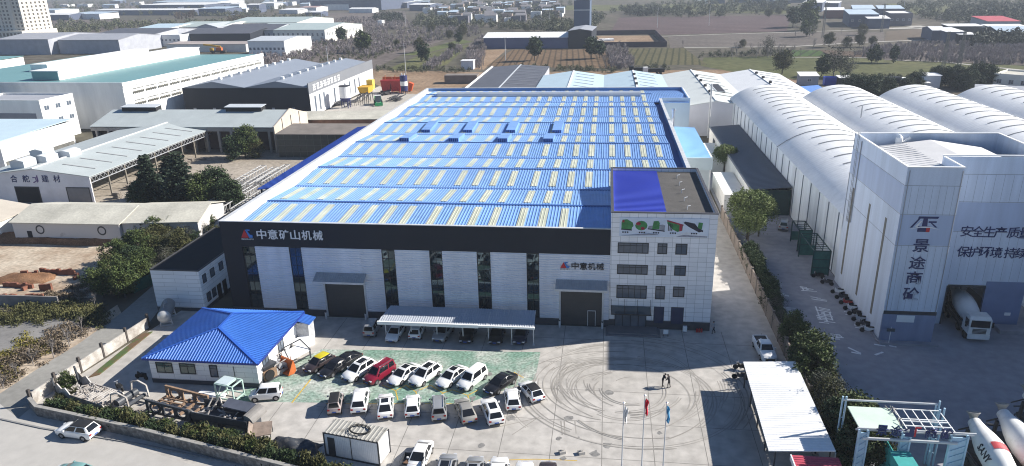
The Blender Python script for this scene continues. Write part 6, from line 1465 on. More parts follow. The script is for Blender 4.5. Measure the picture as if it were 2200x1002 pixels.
# ------------------------------------------------------------------ long gabled shed behind
LA, LB = G(190, 273, 6.8), (-86.3, 175.8); LA = (-139, 176.2)
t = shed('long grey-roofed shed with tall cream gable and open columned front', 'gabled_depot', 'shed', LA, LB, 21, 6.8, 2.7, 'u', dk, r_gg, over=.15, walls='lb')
T = ORG[t]; L = t['_L']
q = MB(); q.T = T; q.box(L-.05, L+.3, -.3, 21.2, 0, 6.9); q.add([(x, y, z) for x in (L-.05, L+.3) for y, z in ((-.3, 6.9), (21.2, 6.9), (10.5, 9.9))], [(0, 2, 1), (3, 4, 5), (0, 3, 5, 2), (1, 2, 5, 4)]); q.build('gable_wall', mat('cream_gable', (.55, .48, .40), .85, .12, .25), t)
for y in (4.5, 10, 15.5): q = MB(); q.T = T; q.box(L+.3, L+.42, y, y+.18, .3, 8.2); q.build('drainpipe', dark_metal, t)
for i in range(15): q = MB(); q.T = T; x = 1.5+i*(L-3)/14; q.box(x-.3, x+.3, -.1, .5, 0, 6.4); q.build('column', mat('grey_column', (.33, .31, .29), .85, .15, .5), t)
q = MB(); q.T = T; q.box(0, L-.1, -.05, .45, 5.6, 6.5); q.build('beam', MATS['grey_column'], t)
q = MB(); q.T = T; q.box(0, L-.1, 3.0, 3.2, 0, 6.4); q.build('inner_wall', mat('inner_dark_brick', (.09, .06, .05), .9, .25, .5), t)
for px in (288, 515): 
    x = G(px, 240, 9.6)[0]; lx = (T.inverted() @ Vector((x, 186, 0))).x; q = MB(); q.T = T; q.box(lx-5.2, lx+5.2, 9.2, 11.8, 9.2, 10.5); q.k = 1; q.slab([(lx-5.4, 8.8, 10.5), (lx+5.4, 8.8, 10.5), (lx+5.4, 12.2, 10.8), (lx-5.4, 12.2, 10.8)], .12); q.build('ridge_vent', [dk, r_lg], t)
q = MB(); q.T = T; q.box(L+.3, L+3, 14, 19, 2.9, 3.05); q.build('side_canopy', white, t)
# ------------------------------------------------------------------ low white-roofed row by the earth lot
for (A, B, lb) in (((-104, 107.2), (-83.6, 107.4), 'low stained white building with long pale roof behind the soil bank'), ((-83.4, 108.0), (-70.2, 109.6), 'shorter pale-roofed building joined to the end of the stained white one')):
    t = shed(lb, 'low_building', 'building', A, B, 11.5, 3.9, 1.5, 'u', mat('stained_white_wall', (.58, .56, .55), .9, .2, .35, col2=(.30, .28, .27), thr=(.62, .75)), r_bei, over=.35)
    T = ORG[t]
    for x, w_ in ((3.0, .9), (17, .0)) if A[0] < -100 else ((4, .9), (9, .9)):
        if w_: q = MB(); q.T = T; q.box(x-w_/2, x+w_/2, -.05, -.01, .2, 2.2); q.build('door', dk, t)
    if A[0] < -100:
        for x in (5.2, 17.0):
            q = MB(); q.T = T; n = 14; q.add([(x+r*cos(2*pi*i/n), -.02-.02*(r > .5), 2.5+r*sin(2*pi*i/n)) for r in (.85, .6) for i in range(n)], [(i, (i+1) % n, n+(i+1) % n, n+i) for i in range(n)]); q.build('wall_ring', dark_metal, t)
t = shed('small cream house end at the very edge beside the low white row', 'cream_house', 'house', (-128, 108), (-107.5, 108), 9, 3.6, 1.6, 'v', warmw, mat('cream_roof', (.50, .45, .38), .8, .1), over=.3)
t = tag(MB().box(-109.5, -106.8, 103.5, 104.6, 0, 1.0).box(-109.6, -106.7, 103.4, 104.7, 1.0, 1.1).build('blue_trough', mat('trough_blue', (.10, .25, .42), .6, .1), None), 'light blue trough at the corner of the low white row', 'trough')
# soil bank and brick remains
heap('soil_bank', 140, 518, 34, 4.2, 1.7, 0, M('red_soil', (.15, .075, .04), .95, .2, .4, col2=(.27, .155, .09), fine=.35, spec=.1), 'long reddish bank of dug soil in front of the low white row', 'soil bank', 5, 46, 8)
heap('soil_bank', 285, 510, 14, 4, 1.5, radians(8), bpy.data.materials['red_soil'], 'short reddish soil bank running into the hedge', 'soil bank', 8, 22, 8)
heap('soil_mound', 55, 600, 9, 4, .9, .1, bpy.data.materials['red_soil'], 'broken reddish mound at the near side of the earth lot', 'mound', 2, 18, 9)
bm_ = mat('old_brick', (.20, .085, .055), .95, .3, 1.5)
for k, (px, py, L, h_, rz) in enumerate([(125, 590, 6.0, .9, 0), (165, 600, 1.0, .8, 1.4), (65, 592, 2.6, .7, .2), (40, 618, 5.2, .8, -.05), (57, 622, 1.2, .7, 1.5), (100, 625, 2.0, 1.0, 0), (75, 640, 2.4, .6, .3), (15, 640, 3.0, .6, .1)]):
    q = MB(); rr = random.Random(k); x, y = G(px, py); c, s = cos(rz), sin(rz); n = max(2, int(L/.5))
    for i in range(n):
        a = -L/2+L*i/n; hh = h_*(.7+.5*rr.random()); P = [(a, -.15), (a+L/n+.002*(i % 2), -.15), (a+L/n, .2), (a, .2)]; q.prism([(x+u*c-v*s, y+u*s+v*c) for u, v in P], 0, hh)
    lb = ['longest broken brick wall stub on the earth lot', 'short brick stub at the end of the longest stub', 'brick stub with crumbling top before the mound', 'low brick wall stub at the near lot edge', 'stubby brick pier beside the low wall stub', 'dark brick block standing alone on the lot', 'tumbled brick course near the dry weeds', 'brick footing half buried in the reddish mound'][k]
    tag(q.build('brick_stub', bm_, None, (x, y, 0)), lb, 'ruin')
wall_run('lot_wall', [(-100, 82.6), (-76.5, 82.9)], 1.6, .2, mat('lot_wall_grey', (.24, .22, .21), .9, .2, .6), 'low grey block wall at the near side of the earth lot', None)
q = MB(); P = [(-68.5, 88), (-66.5, 96), (-64.5, 108), (-63.5, 118)]
for a, b_ in zip(P, P[1:]): q.bar((*a, .9), (*b_, .9), .06, 1.8)
tag(q.build('green_net_fence', M('green_netting', (.015, .09, .06), .8, .25, .6), None, (-68.5, 88, 0)), 'dark green netting fence between the lane and the hedge', 'fence')
# ------------------------------------------------------------------ steel truss racks beside the hall
for k in range(12):
    x = -79+(k//2)*2.9; y0, y1 = (121, 136) if k % 2 == 0 else (137.5, 152); q = MB(); n = 10; hh = 2.4+.3*(k % 3)
    for xx in (x, x+1.3):
        for z in (.3, hh): q.bar((xx, y0, z), (xx, y1, z), .16, .16)
    for i in range(n+1):
        y = y0+(y1-y0)*i/n
        for xx in (x, x+1.3): q.bar((xx, y, .0), (xx, y, hh), .1, .1)
        q.bar((x, y, hh), (x+1.3, y, hh), .1, .1)
        if i < n: q.bar((x+1.3, y, .3), (x+1.3, y+(y1-y0)/n, hh), .07, .07)
    o = q.build('steel_rack', mat('dull_steel', (.42, .42, .42), .7, .2, .8), None, (x, (y0+y1)/2, 0)); tag(o, 'lattice steel rack in the open row beside the big hall', 'rack', 'lattice steel racks beside the hall')
# ------------------------------------------------------------------ left edge buildings
t = shed('tall white-walled shed with pale blue roof at the left edge of the depot', 'blue_roofed_store', 'store', (-188, 150), (-143, 150), 24.5, 8.5, .6, 'm', mat('bright_white_wall', (.82, .82, .80), .7, .10, .4, streak=.15), r_lb, over=.2)
T = ORG[t]; q = MB(); q.T = T; q.box(45.0, 45.06, .5, 24, 2.2, 3.4); q.build('window_band', mat('grey_window_band', (.14, .14, .13), .5, .4, 1.2), t)
t = shed('white office block with shaded front and sunlit window side before the teal factory', 'white_office', 'office', (-185, 187), (-161, 186), 13, 12.2, 0, 'f', mat('bright_white_wall', (.84, .84, .82)), r_g)
winrow(t, 24, 3, 9.0, 2.0, 1.5, 'r', 13); winrow(t, 24, 3, 5.0, 2.0, 1.5, 'r', 13)
T = ORG[t]; q = MB(); q.T = T; q.box(0, 22, -.06, -.01, 3, 8.5); q.build('dark_glazing', mat('grey_blue_glazing', (.20, .22, .27), .3, .1), t)
# teal factory
t = shed('huge factory with flat teal roof and white window-lined flank', 'teal_factory', 'factory', (-230, 209), (-147.5, 204.5), 86, 14, .01, 'm', mat('bright_white_wall', (.84, .84, .82)), r_teal, over=.0, thick=.3)
T = ORG[t]; L = t['_L']
q = MB(); q.T = T; q.box(-.1, L+.3, -.3, 0, 13.5, 14.6); q.box(L, L+.3, 0, 86, 13.2, 14.5); q.build('parapet', MATS['bright_white_wall'], t)
q = MB(); q.T = T; q.box(L-39, L-29, 8, 86, 14.1, 16.9); mo = q.build('roof_monitor', MATS['bright_white_wall'], t)
q = MB(); q.T = T; q.box(L-39.3, L-28.7, 7.8, 86.2, 16.9, 17.15); q.build('roof', r_w, mo); q = MB(); q.T = T; q.box(L-38.8, L-29.2, 7.9, 8, 14.2, 16.8); q.build('end_panel', r_teal, mo)
q = MB(); q.T = T; q.box(L-60, L-53, 30, 86, 14.1, 16.6); q.build('roof_monitor', MATS['bright_white_wall'], t)
for z in (7.0, 10.6):
    for i in range(13):
        q = MB(); q.T = T; y = 4+i*6.2
        q.box(L+.3, L+.33, y, y+5.2, z+1.5, z+1.62)
        for j in range(6): q.box(L+.3, L+.34, y+j*.92, y+j*.92+.5, z, z+.75); q.box(L+.3, L+.32, y+j*.92+.1, y+j*.92+.2, z+.8, z+1.5)
        if y+4.6 < 85.5: q.build('window', [mat('factory_glazing', (.12, .115, .09), .3, .2)], t)
t = shed('second teal-roofed hall partly hidden behind the white parapets', 'teal_hall', 'factory', (-330, 240), (-262, 240), 60, 13, .5, 'm', MATS['bright_white_wall'], r_teal)
# dark factory
t = shed('dark-fronted factory with twin grey roofs and white lettered flank', 'dark_factory', 'factory', (-141.5, 226), (-97, 226), 68, 9.6, 0.02, 'm', dnavy, r_dg, over=0, walls='fbl')
T = ORG[t]; L = t['_L']; q = MB(); q.T = T
for a, b_ in ((0, L/2), (L/2, L)):
    for P in ([(a, 0, 9.7), (a, 68, 9.7), ((a+b_)/2, 68, 11.7), ((a+b_)/2, 0, 11.7)], [(b_, 68, 9.7), (b_, 0, 9.7), ((a+b_)/2, 0, 11.7), ((a+b_)/2, 68, 11.7)]): q.slab(P, .1)
    q.add([(x, y, z) for y in (-.05, .15) for x, z in ((a, 9.6), (b_, 9.6), ((a+b_)/2, 11.6))], [(0, 1, 2), (3, 5, 4), (0, 2, 5, 3), (1, 4, 5, 2)])
q.build('twin_roof', mat('blue_grey_roof', (.24, .27, .32), .55, .06, .1), t)
q = MB(); q.T = T; q.box(L-.2, L, 0, 68, 0, 7.4); q.build('flank_wall', mat('pale_flank', (.60, .60, .62), .7, .05), t)
q = MB(); q.T = T; q.box(L-.25, L+.05, -.1, 68, 7.4, 11.0); q.build('fascia', mat('slate_fascia', (.19, .20, .22), .6, .05), t)
for a in (L/4, 3*L/4):
    for i in range(9): q = MB(); q.T = T; y = 5+i*7; q.box(a-.5, a+.5, y, y+1.1, 11.7, 12.5); q.build('roof_vent', white, t)
for i, y in enumerate((4, 8, 12, 22, 33, 38, 44, 49)):
    q = MB(); q.T = T; q.box(L, L+.06, y, y+1.2, 1.0, 6.2); q.build('window', dglass, t)
M_ = ORG[t]
rr = random.Random(5)
for i in range(8):                                              # sign too small to read: white block characters
    q = MB(); q.T = T; y = 3.2+i*3.3
    for z in (8.1, 8.9, 9.7): q.box(L+.06, L+.11, y+rr.random()*.5, y+2.2+rr.random()*.5, z, z+.38)
    for k in range(2): yy = y+.5+k*1.2+rr.random()*.3; q.box(L+.11, L+.14, yy, yy+.35, 8.1, 10.0)
    q.build('sign_character', white_letter, t)
for i in range(6): q = MB(); q.T = T; x = 3+i*7; q.box(x, x+1, -.06, -.01, .5, 3); q.build('window', wgrey, t)
# low buildings in front of it
t = shed('low beige flat-roofed range in front of the machine yard', 'beige_range', 'building', (-95.0, 199), (-58, 201), 8, 4.2, 1.0, 'm', brick, r_bei, over=.3); winrow(t, 37, 7, 1.4, 1.4, 1.4)
t = shed('brown-roofed shed with dark glazed front beside the steel racks', 'glazed_shed', 'shed', (-83.5, 171), (-52, 171), 11, 6.0, .5, 'm', mat('dark_green_glass_wall', (.05, .06, .055), .35, .2, .5), r_br, over=.3)
T = ORG[t]; q = MB(); q.T = T
for i in range(17): q.box(i*1.95, i*1.95+.1, -.06, -.0, 0, 6)
for z in (1.5, 3, 4.5): q.box(0, 31.5, -.05, -.0, z, z+.08)
q.build('glazing_bar', mat('bar_grey', (.17, .17, .16), .7, .1), t)
t = shed('small pale slab-roofed hut at the end of the steel racks', 'slab_hut', 'hut', (-62, 160), (-54, 160), 6, 3.2, .2, 'm', offwhite, r_bei)
# ------------------------------------------------------------------ machine yard
def T_(t): q = MB(); q.T = ORG[t]; return q
t = thing('silo', 'white and navy upright silo standing on legs by the dark factory', 'silo', (*G(744, 232), 0)); q = T_(t); q.lathe((0, 0, 3.6), (0, 0, 7.6), [(0, 1.9), (3.9, 1.9), (4.0, 1.8)], 20); q.build('drum', white, t); q = T_(t); q.lathe((0, 0, 2.2), (0, 0, 3.6), [(0, 1.1), (1.0, 1.9), (1.4, 1.92)], 20); q.build('cone', mat('navy_paint', (.025, .03, .12), .6, .1), t)
for i in range(4): q = T_(t); a = pi/4+i*pi/2; q.bar((1.6*cos(a), 1.6*sin(a), 0), (1.6*cos(a), 1.6*sin(a), 3.0), .25, .25); q.build('leg', MATS['navy_paint'], t)
q = T_(t); q.lathe((0, 0, 7.6), (0, 0, 7.8), [(0, 2.0), (.2, 2.0)], 20); q.build('lid', dark_metal, t)
t = thing('yellow_crusher', 'yellow hopper plant raised on dark steel legs beside the silo', 'machine', (*G(788, 218), 0)); t.scale = (.8, .8, .8); q = T_(t); q.loft([[(-2, -3, 4.2), (2.2, -3, 4.2), (2.2, 3, 4.2), (-2, 3, 4.2)], [(-2.6, -4, 7.0), (2.6, -4, 7.0), (2.6, 4, 7.0), (-2.6, 4, 7.0)]]); q.build('hopper', yellow_m, t)
q = T_(t); q.box(-.5, 2.4, 3.2, 6.5, 4.8, 9.2); q.build('feed_box', mat('bright_yellow', (.72, .55, .10), .6, .1), t)
for x in (-2, 0, 2):
    for y in (-3.5, 0, 3.5): q = T_(t); q.bar((x, y, 0), (x*.9, y*.9, 4.3), .25, .25); q.build('leg', dark_metal, t)
q = T_(t)
for y in (-3.5, 0): q.bar((-2, y, .3), (2, y+3.5, 4), .14, .14); q.bar((-4.5, y, .5), (-1.5, y, 4.5), .5, .25)
q.build('brace', dark_metal, t)
t = thing('conveyor_frame', 'dark lattice conveyor frame on slanted legs under the yellow hopper', 'conveyor', (*G(768, 228), 0)); q = T_(t); q.bar((-2.5, -3, 1.0), (2.5, 5, 4.0), .8, .3)
for i in range(6): q.bar((-2.5+i, -3+i*1.6, 0), (-2.5+i, -3+i*1.6, 1.0+i*.6), .12, .12); q.bar((-3.3+i, -3+i*1.6, 0), (-2.5+i, -3+i*1.6, 1.0+i*.6), .1, .1)
q.build('frame', dark_metal, t)
for i, (px, lb) in enumerate(((832, 'dark red aggregate bin, the one nearer the yellow hopper'), (853, 'dark red aggregate bin beside the blue and white drum tower'))):
    x, y = G(px, 199); t = thing('aggregate_bin', lb, 'bin', (x, y, 0)); t.scale = (.5, .6, .85); q = T_(t); q.loft([[(-3.2, -2, .8), (3.2, -2, .8), (3.2, 2, .8), (-3.2, 2, .8)], [(-4.1, -2.6, 5.8), (4.1, -2.6, 5.8), (4.1, 2.6, 5.8), (-4.1, 2.6, 5.8)]]); q.build('hopper', red_m, t)
    for s in (-3, 3): q = T_(t); q.bar((s, -1.8, 0), (s, -1.8, 1.2), .4, .4); q.bar((s, 1.8, 0), (s, 1.8, 1.2), .4, .4); q.build('leg', red_m, t)
    q = T_(t); q.box(-3.8, 3.8, 2.3, 2.5, 5.8, 7.0); q.bar((-1, 0, 5.9), (-.6, 0, 8.0), .4, .4); q.build('back_board', orange_m, t)
t = thing('drum_tower', 'blue and white striped drum tower beside the red bins', 'tower', (*G(869, 201), 0)); t.scale = (.72, .72, .72); 
for z0, z1, mt in ((1.5, 4.2, MATS['navy_paint']), (4.2, 6.6, white), (6.6, 9.6, MATS['navy_paint'])): q = T_(t); q.lathe((0, 0, z0), (0, 0, z1), [(0, 2.0), (z1-z0, 2.0)], 18); q.build('drum_ring', mt, t)
for i in range(4): q = T_(t); a = i*pi/2+.7; q.bar((1.6*cos(a), 1.6*sin(a), 0), (1.6*cos(a), 1.6*sin(a), 1.6), .3, .3); q.build('leg', MATS['navy_paint'], t)
q = T_(t); q.tube((-.8, 0, 9.6), (-.8, 0, 11), .3, n=8); q.tube((.7, 0, 9.6), (.7, 0, 10.6), .3, n=8); q.build('vent', white, t)
t = thing('orange_hopper', 'orange red slanting hopper behind the drum tower', 'hopper', (*G(880, 197), 0)); t.scale = (.62, .62, .62); q = T_(t); q.loft([[(-.6, -1.2, .5), (1.5, -1.2, .5), (1.5, 1.2, .5), (-.6, 1.2, .5)], [(.2, -1.8, 6.2), (3.0, -1.8, 5.0), (3.0, 1.8, 5.0), (.2, 1.8, 6.2)]]); q.build('hopper', mat('orange_red', (.55, .10, .03), .6, .1), t); q = T_(t); q.bar((0, -1, 0), (.4, -1, .8), .3, .3); q.build('leg', dark_metal, t)
t = thing('green_loader', 'bright green wheeled loader parked in the pale machine yard', 'loader', (*G(813, 225), 0), radians(20)); q = T_(t); q.box(-1.2, 1.2, -.5, 3.0, 1.0, 2.6); q.build('body', green_m, t); q = T_(t); q.box(-1.0, 1.0, -1.8, -.5, 1.0, 3.4); q.build('cab', dglass, t); q = T_(t); q.box(-1.1, 1.1, -1.9, -.45, 3.4, 3.55); q.build('cab_roof', white, t)
for s in (-1, 1):
    for yy in (-1.2, 2.0): q = T_(t); q.tube((s*.9, yy, .75), (s*1.5, yy, .75), .75, n=14); q.build('wheel', tyre_m, t)
q = T_(t); q.bar((-.8, -1.5, 1.3), (-.8, -3.6, .6), .2, .3); q.bar((.8, -1.5, 1.3), (.8, -3.6, .6), .2, .3); q.box(-1.4, 1.4, -4.2, -3.5, .2, 1.2); q.build('bucket', green_m, t)
for i, (px, py, L) in enumerate(((700, 222, 9), (722, 228, 6), (820, 205, 8), (845, 218, 11), (842, 190, 5), (905, 232, 12), (880, 245, 12), (930, 215, 12))):
    q = MB(); x, y = G(px, py); rr = random.Random(i)
    for k in range(22): a = rr.uniform(-.3, .3)+1.2; xx = x+rr.uniform(-2, 2); yy = y+rr.uniform(-2, 2); l = rr.uniform(1.5, L*.5); q.bar((xx, yy, rr.uniform(.2, 1.3)), (xx+l*cos(a), yy+l*sin(a), rr.uniform(.2, 1.6)), .3, .25)
    tag(q.build('scrap_heap', dark_metal, None, (x, y, 0)), ['dark scrap heap against the pale factory flank', 'dark scrap heap at the foot of the silo', 'dark steel sections lying behind the green loader', 'dark girders laid along the edge of the machine yard', 'dark steel heap before the red bins', 'dark scrap along the outer flank of the big hall', 'dark girder heap at the near end of the hall flank', 'dark scrap at the far corner of the hall flank'][i], 'scrap')
# ------------------------------------------------------------------ sheds behind the hall
GY0, GY1 = 203.5, 264.0
for i, (x0, x1, rm, lb, y0) in enumerate(((-22.6, -.9, r_lb, 'pale blue gabled shed right behind the big hall', GY0), (-.7, 19.5, r_lb, 'pale gabled shed behind the hall between two other gables', GY0), (19.7, 39.7, mat('greenish_white_roof', (.60, .63, .61), .6, .06), 'greenish white gabled shed with a chimney pole at its wall', GY0-5), (39.9, 60.0, mat('chalk_white_roof', (.70, .71, .72), .6, .05), 'chalk white gabled shed reaching the barrel warehouses', 204.6))):
    t = shed(lb, 'gabled_shed', 'shed', (x0, y0), (x1, y0), GY1-y0, 8.0, 1.6, 'v', mat('pale_lilac_wall', (.66, .66, .70), .7, .05), rm, over=.2, group=None)
    T = ORG[t]; L = t['_L']
    for s in range(7): q = MB(); q.T = T; y = 12+s*7; q.bar((L*.56, y, 9.55), (L*.85, y, 8.62), .35, .1); q.build('roof_strip', strip if i > 1 else r_lg, t)
    q = MB(); q.T = T; q.bar((L/2, 0, 9.72), (L/2, GY1-y0, 9.72), .5, .1); q.build('ridge_cap', white, t)
    if i >= 1:
        for s in range(4): q = MB(); q.T = T; q.lathe((L/2, 14+s*11, 9.6), (L/2, 14+s*11, 10.5), [(0, .35), (.5, .55), (.8, .5), (.9, .2)], 10); q.build('roof_vent', dark_metal, t)
t = thing('roof_hatch', 'long dark ridge hatch on the greenish white gabled shed', 'hatch', (33.5, 224, 8.9)); q = MB(); q.box(32.4, 34.6, 217, 231, 8.5, 9.4); q.build('curb', dark_metal, t); q = MB(); q.slab([(32.0, 216.7, 9.4), (34.9, 216.7, 9.2), (34.9, 231.3, 9.2), (32.0, 231.3, 9.4)], .1); q.build('cover', r_lg, t)
x, y = G(1552, 275); q = MB(); q.lathe((27.8, 196.5, 0), (27.8, 196.5, 14.5), [(0, .3), (14.5, .25)], 12); tag(q.build('chimney_pole', pale_metal, None, (27.8, 196.5, 0)), 'slim pale steel stack in front of the greenish white shed', 'chimney')
t = shed('dark grey gabled shed with a white verge behind the hall', 'dark_gabled_shed', 'shed', (-46, 214), (-23.0, 214), 80, 7.6, .8, 'v', wgrey, r_dg, over=.1); T = ORG[t]; q = MB(); q.T = T; q.box(-.6, 0, -.2, 80, 0, 8.0); q.build('verge_wall', white, t)
for s in range(8): q = MB(); q.T = T; y = 20+s*8; q.bar((12, y, 8.45), (22, y, 7.75), .3, .1); q.build('roof_strip', r_g, t)
q = MB(); q.T = T; q.bar((11.5, 0, 8.55), (11.5, 80, 8.55), .5, .1); q.build('ridge_cap', r_lg, t)
q = MB(); x, y = -68, 300; q.prism([(x, y), (x+14, y), (x+14, y+6), (x, y+6)], 0, 3.5); tag(q.build('brown_shed', r_br, None, (x, y, 0)), 'low brown flat shed beside the dark gabled roof', 'shed')
q = MB(); x, y = G(1004, 150); q.box(x-3, x+3, y, y+5, 0, 4); q.k = 1; q.box(x-3.2, x+3.2, y-.2, y+5.2, 4, 4.3); tag(q.build('white_hut', [lilac, white], None, (x, y, 0)), 'tiny white hut on the tan ground by the orchard strip', 'hut')
# blue canopy at the end of the vaults, huts along the lane behind
q = MB(); P = PX((1706, 187), (1758, 183), (1778, 196), (1745, 208), z=7.6); q.slab([(p[0], p[1], 7.6) for p in P], .2); t = thing('blue_canopy', 'bright blue sheet canopy between chalk white shed and vaults', 'canopy', (*P[0], 0)); q.build('roof', mat('cornflower_sheet', (.14, .28, .62), .6, .1), t); q = MB()
for p in P: q.tube((p[0], p[1], 0), (p[0], p[1], 7.4), .15, n=6)
q.build('post', dark_metal, t)
def far(label, name, px0, px1, py, depth, h, ridge, rise, wm, rm, cat=None, group=None, py1=None, win=0, over=.3, wr=None):
    A = G(px0, py); B = G(px1, py if py1 is None else py1); t = shed(label, name, cat or name.split('_')[-1], A, B, depth, h, rise, ridge, wm, rm, over, group=group)
    L = t['_L']
    if win: winrow(t, L, win, h*.4, min(1.6, L/win*.6), min(1.6, h*.3))
    return t
far('small grey hut with white roof on the lane behind the vaults', 'grey_hut', 1718, 1757, 184, 6, 3.6, 'm', .8, wgrey, r_w, win=1)
far('bright blue site cabin on the lane behind the vaults', 'blue_cabin', 1771, 1796, 184, 3, 3.0, 'f', 0, mat('vivid_blue', (.02, .06, .42), .5, .1), r_b)
far('dark green-roofed hut beside the blue cabin', 'green_hut', 1802, 1828, 186, 5, 3.2, 'm', .3, dk, r_w)
t = thing('parked_truck', 'dark and white lorry standing on the lane behind the vaults', 'truck', (*G(1922, 184), 0), radians(-80)); q = T_(t); q.box(-1.2, 1.2, -3.5, 1.6, 1.0, 3.2); q.build('cargo_box', dnavy, t); q = T_(t); q.box(-1.15, 1.15, 1.8, 3.6, .8, 2.9); q.build('cab', white, t); q = T_(t); q.quad((-1, 3.62, 1.8), (1, 3.62, 1.8), (1, 3.62, 2.7), (-1, 3.62, 2.7)); q.build('windscreen', cglass, t)
for s in (-1, 1):
    for yy in (-2.5, 2.6): q = T_(t); q.tube((s*.9, yy, .5), (s*1.2, yy, .5), .5, n=12); q.build('wheel', tyre_m, t)
far('white frame gateway hut beyond the third vault', 'white_shelter', 1986, 2018, 190, 5, 4.6, 'm', .4, lilac, r_w)
far('low white shed roof beside the frame gateway hut', 'low_shed', 1968, 1996, 193, 4, 2.4, 'm', .3, lilac, r_w)
far('cream flat-roofed house with dark parapet beyond the last vault', 'flat_house', 2130, 2290, 192, 14, 5.6, 'f', 0, warmw, r_bei, win=6, py1=206)
far('low brown-walled yard building before the cream flat house', 'yard_building', 2092, 2290, 214, 10, 3.4, 'm', .3, mat('taupe_wall', (.27, .24, .21), .9, .2), r_g, py1=225)
# ------------------------------------------------------------------ long navy building in the fields and its tower
t = shed('long white-roofed building with navy front standing in the fields', 'navy_building', 'building', (-75.7, 449.5), (-23.5, 445.5), 26, 6.6, 2.2, 'u', mat('navy_blue_wall', (.10, .12, .23), .7, .06), r_w, over=.5, rib=1.8)
t = shed('dark flat-roofed block joined to the long navy building', 'dark_block', 'building', (-23.2, 444.5), (-9.3, 443.5), 34, 10.4, 1.0, 'v', dnavy, r_g)
t = shed('slim slate blue tower with white top behind the dark block', 'slate_tower', 'tower', (-24.5, 546), (-13, 545), 12, 24, 0, 'f', mat('slate_blue_wall', (.085, .12, .19), .7, .06), r_w)
T = ORG[t]; q = MB(); q.T = T; q.box(-.1, 11.7, -.1, 0, 17, 17.8); q.build('band', r_lg, t)
wall_run('compound_wall', PX((1275, 103), (1432, 101), (1407, 74), (1280, 76)), 3.2, .3, mat('dark_compound_wall', (.075, .055, .07), .9, .1), 'dark walled compound enclosing dry grass beside the navy building', None)
sheet('compound_floor', PX((1280, 100), (1425, 99), (1402, 77), (1282, 78)), tan, .15)
q = MB(); rr = random.Random(6); x0, y0 = G(1295, 88)
for i in range(12): x, y = x0+rr.uniform(-9, 9), y0+rr.uniform(-8, 8); q.prism([(x-2, y-1.5), (x+2, y-1.2), (x+1.6, y+1.5), (x-1.8, y+1.2)], 0, .6+rr.random())
tag(q.build('white_rubble', white, None, (x0, y0, 0)), 'scatter of white rubble beside the navy building', 'rubble', kind='stuff')
# lorries parked at the field edge behind the pale sheds
for px, py, rz, lb in ((1372, 158, 85, 'dark lorry parked nose to nose at the tan field edge'), (1402, 160, 95, 'white-cabbed dark lorry at the tan field edge')):
    t = thing('parked_truck', lb, 'truck', (*G(px, py), 0), radians(rz)); q = T_(t); q.box(-1.3, 1.3, -5, 2.0, 1.0, 2.6); q.build('cargo_box', dk, t); q = T_(t); q.box(-1.2, 1.2, 2.2, 4.2, .8, 3.2); q.build('cab', white if px > 1390 else dnavy, t)
    for s in (-1, 1):
        for yy in (-3.5, -2, 3): q = T_(t); q.tube((s*.9, yy, .5), (s*1.25, yy, .5), .5, n=10); q.build('wheel', tyre_m, t)
# ------------------------------------------------------------------ distant factories on the right
nb = mat('hazy_navy_wall', (.10, .12, .18), .8, .1); rw = mat('far_white_roof', (.74, .74, .73), .7, .1); rlb = mat('far_blue_roof', (.44, .53, .62), .7, .1)
FR = [('blue-walled far workshop with a white roof before the long pale roofs', 1822, 1885, 58, 55, 9, 'm', .8, nb, rlb), ('long pale-roofed far workshop in front of the field road', 1862, 1910, 62, 30, 7, 'm', .6, nb, rw), ('grey far workshop with white roof edge at the bend of the field road', 1908, 1958, 56, 40, 9, 'f', .3, mat('far_grey_wall', (.16, .15, .17), .8, .1), rw), ('far shed with wide pale roof behind the blue-walled workshop', 1830, 1878, 40, 60, 8, 'm', .5, nb, rlb), ('far shed with long white roof behind the grey workshop', 1885, 1940, 40, 50, 8, 'm', .5, nb, rlb), ('far red-walled shed with pale roof near the tall green trees', 1768, 1812, 40, 40, 7, 'm', .5, mat('dull_red_wall', (.20, .07, .06), .8, .1), rw), ('far blue shed with white roof at the tree line', 1722, 1765, 26, 50, 9, 'm', .5, nb, rw), ('small far shed with white roof above the red-walled one', 1762, 1800, 22, 40, 7, 'm', .5, nb, rw),
      ('white-roofed barn at the field corner beside the power poles', 2000, 2030, 88, 24, 6, 'u', 1.5, nb, rw), ('dark long barn between the two power poles', 2030, 2072, 92, 30, 6, 'm', .4, nb, rw), ('small barn with white roof beside the second power pole', 2058, 2096, 94, 14, 5, 'm', .3, dnavy, rw), ('farm shed with long red roof by the far trees', 2118, 2188, 70, 40, 7, 'm', 1.0, wgrey, mat('far_red_roof', (.45, .07, .09), .7, .1)), ('pale-roofed farm shed before the red-roofed one', 2130, 2215, 78, 25, 5, 'm', .5, dnavy, rw), ('light blue-roofed farm shed at the frame edge', 2142, 2230, 92, 30, 6, 'u', 2.0, dnavy, rlb), ('white flat farm roof behind the barns', 2035, 2110, 78, 18, 6, 'm', .3, dnavy, rw)]
for lb, a, b_, py, d, h, rg, rs, wm, rm in FR: far(lb, 'far_shed', a, b_, py, d, h, rg, rs, wm, rm, cat='shed', win=4 if h > 8 else 0)
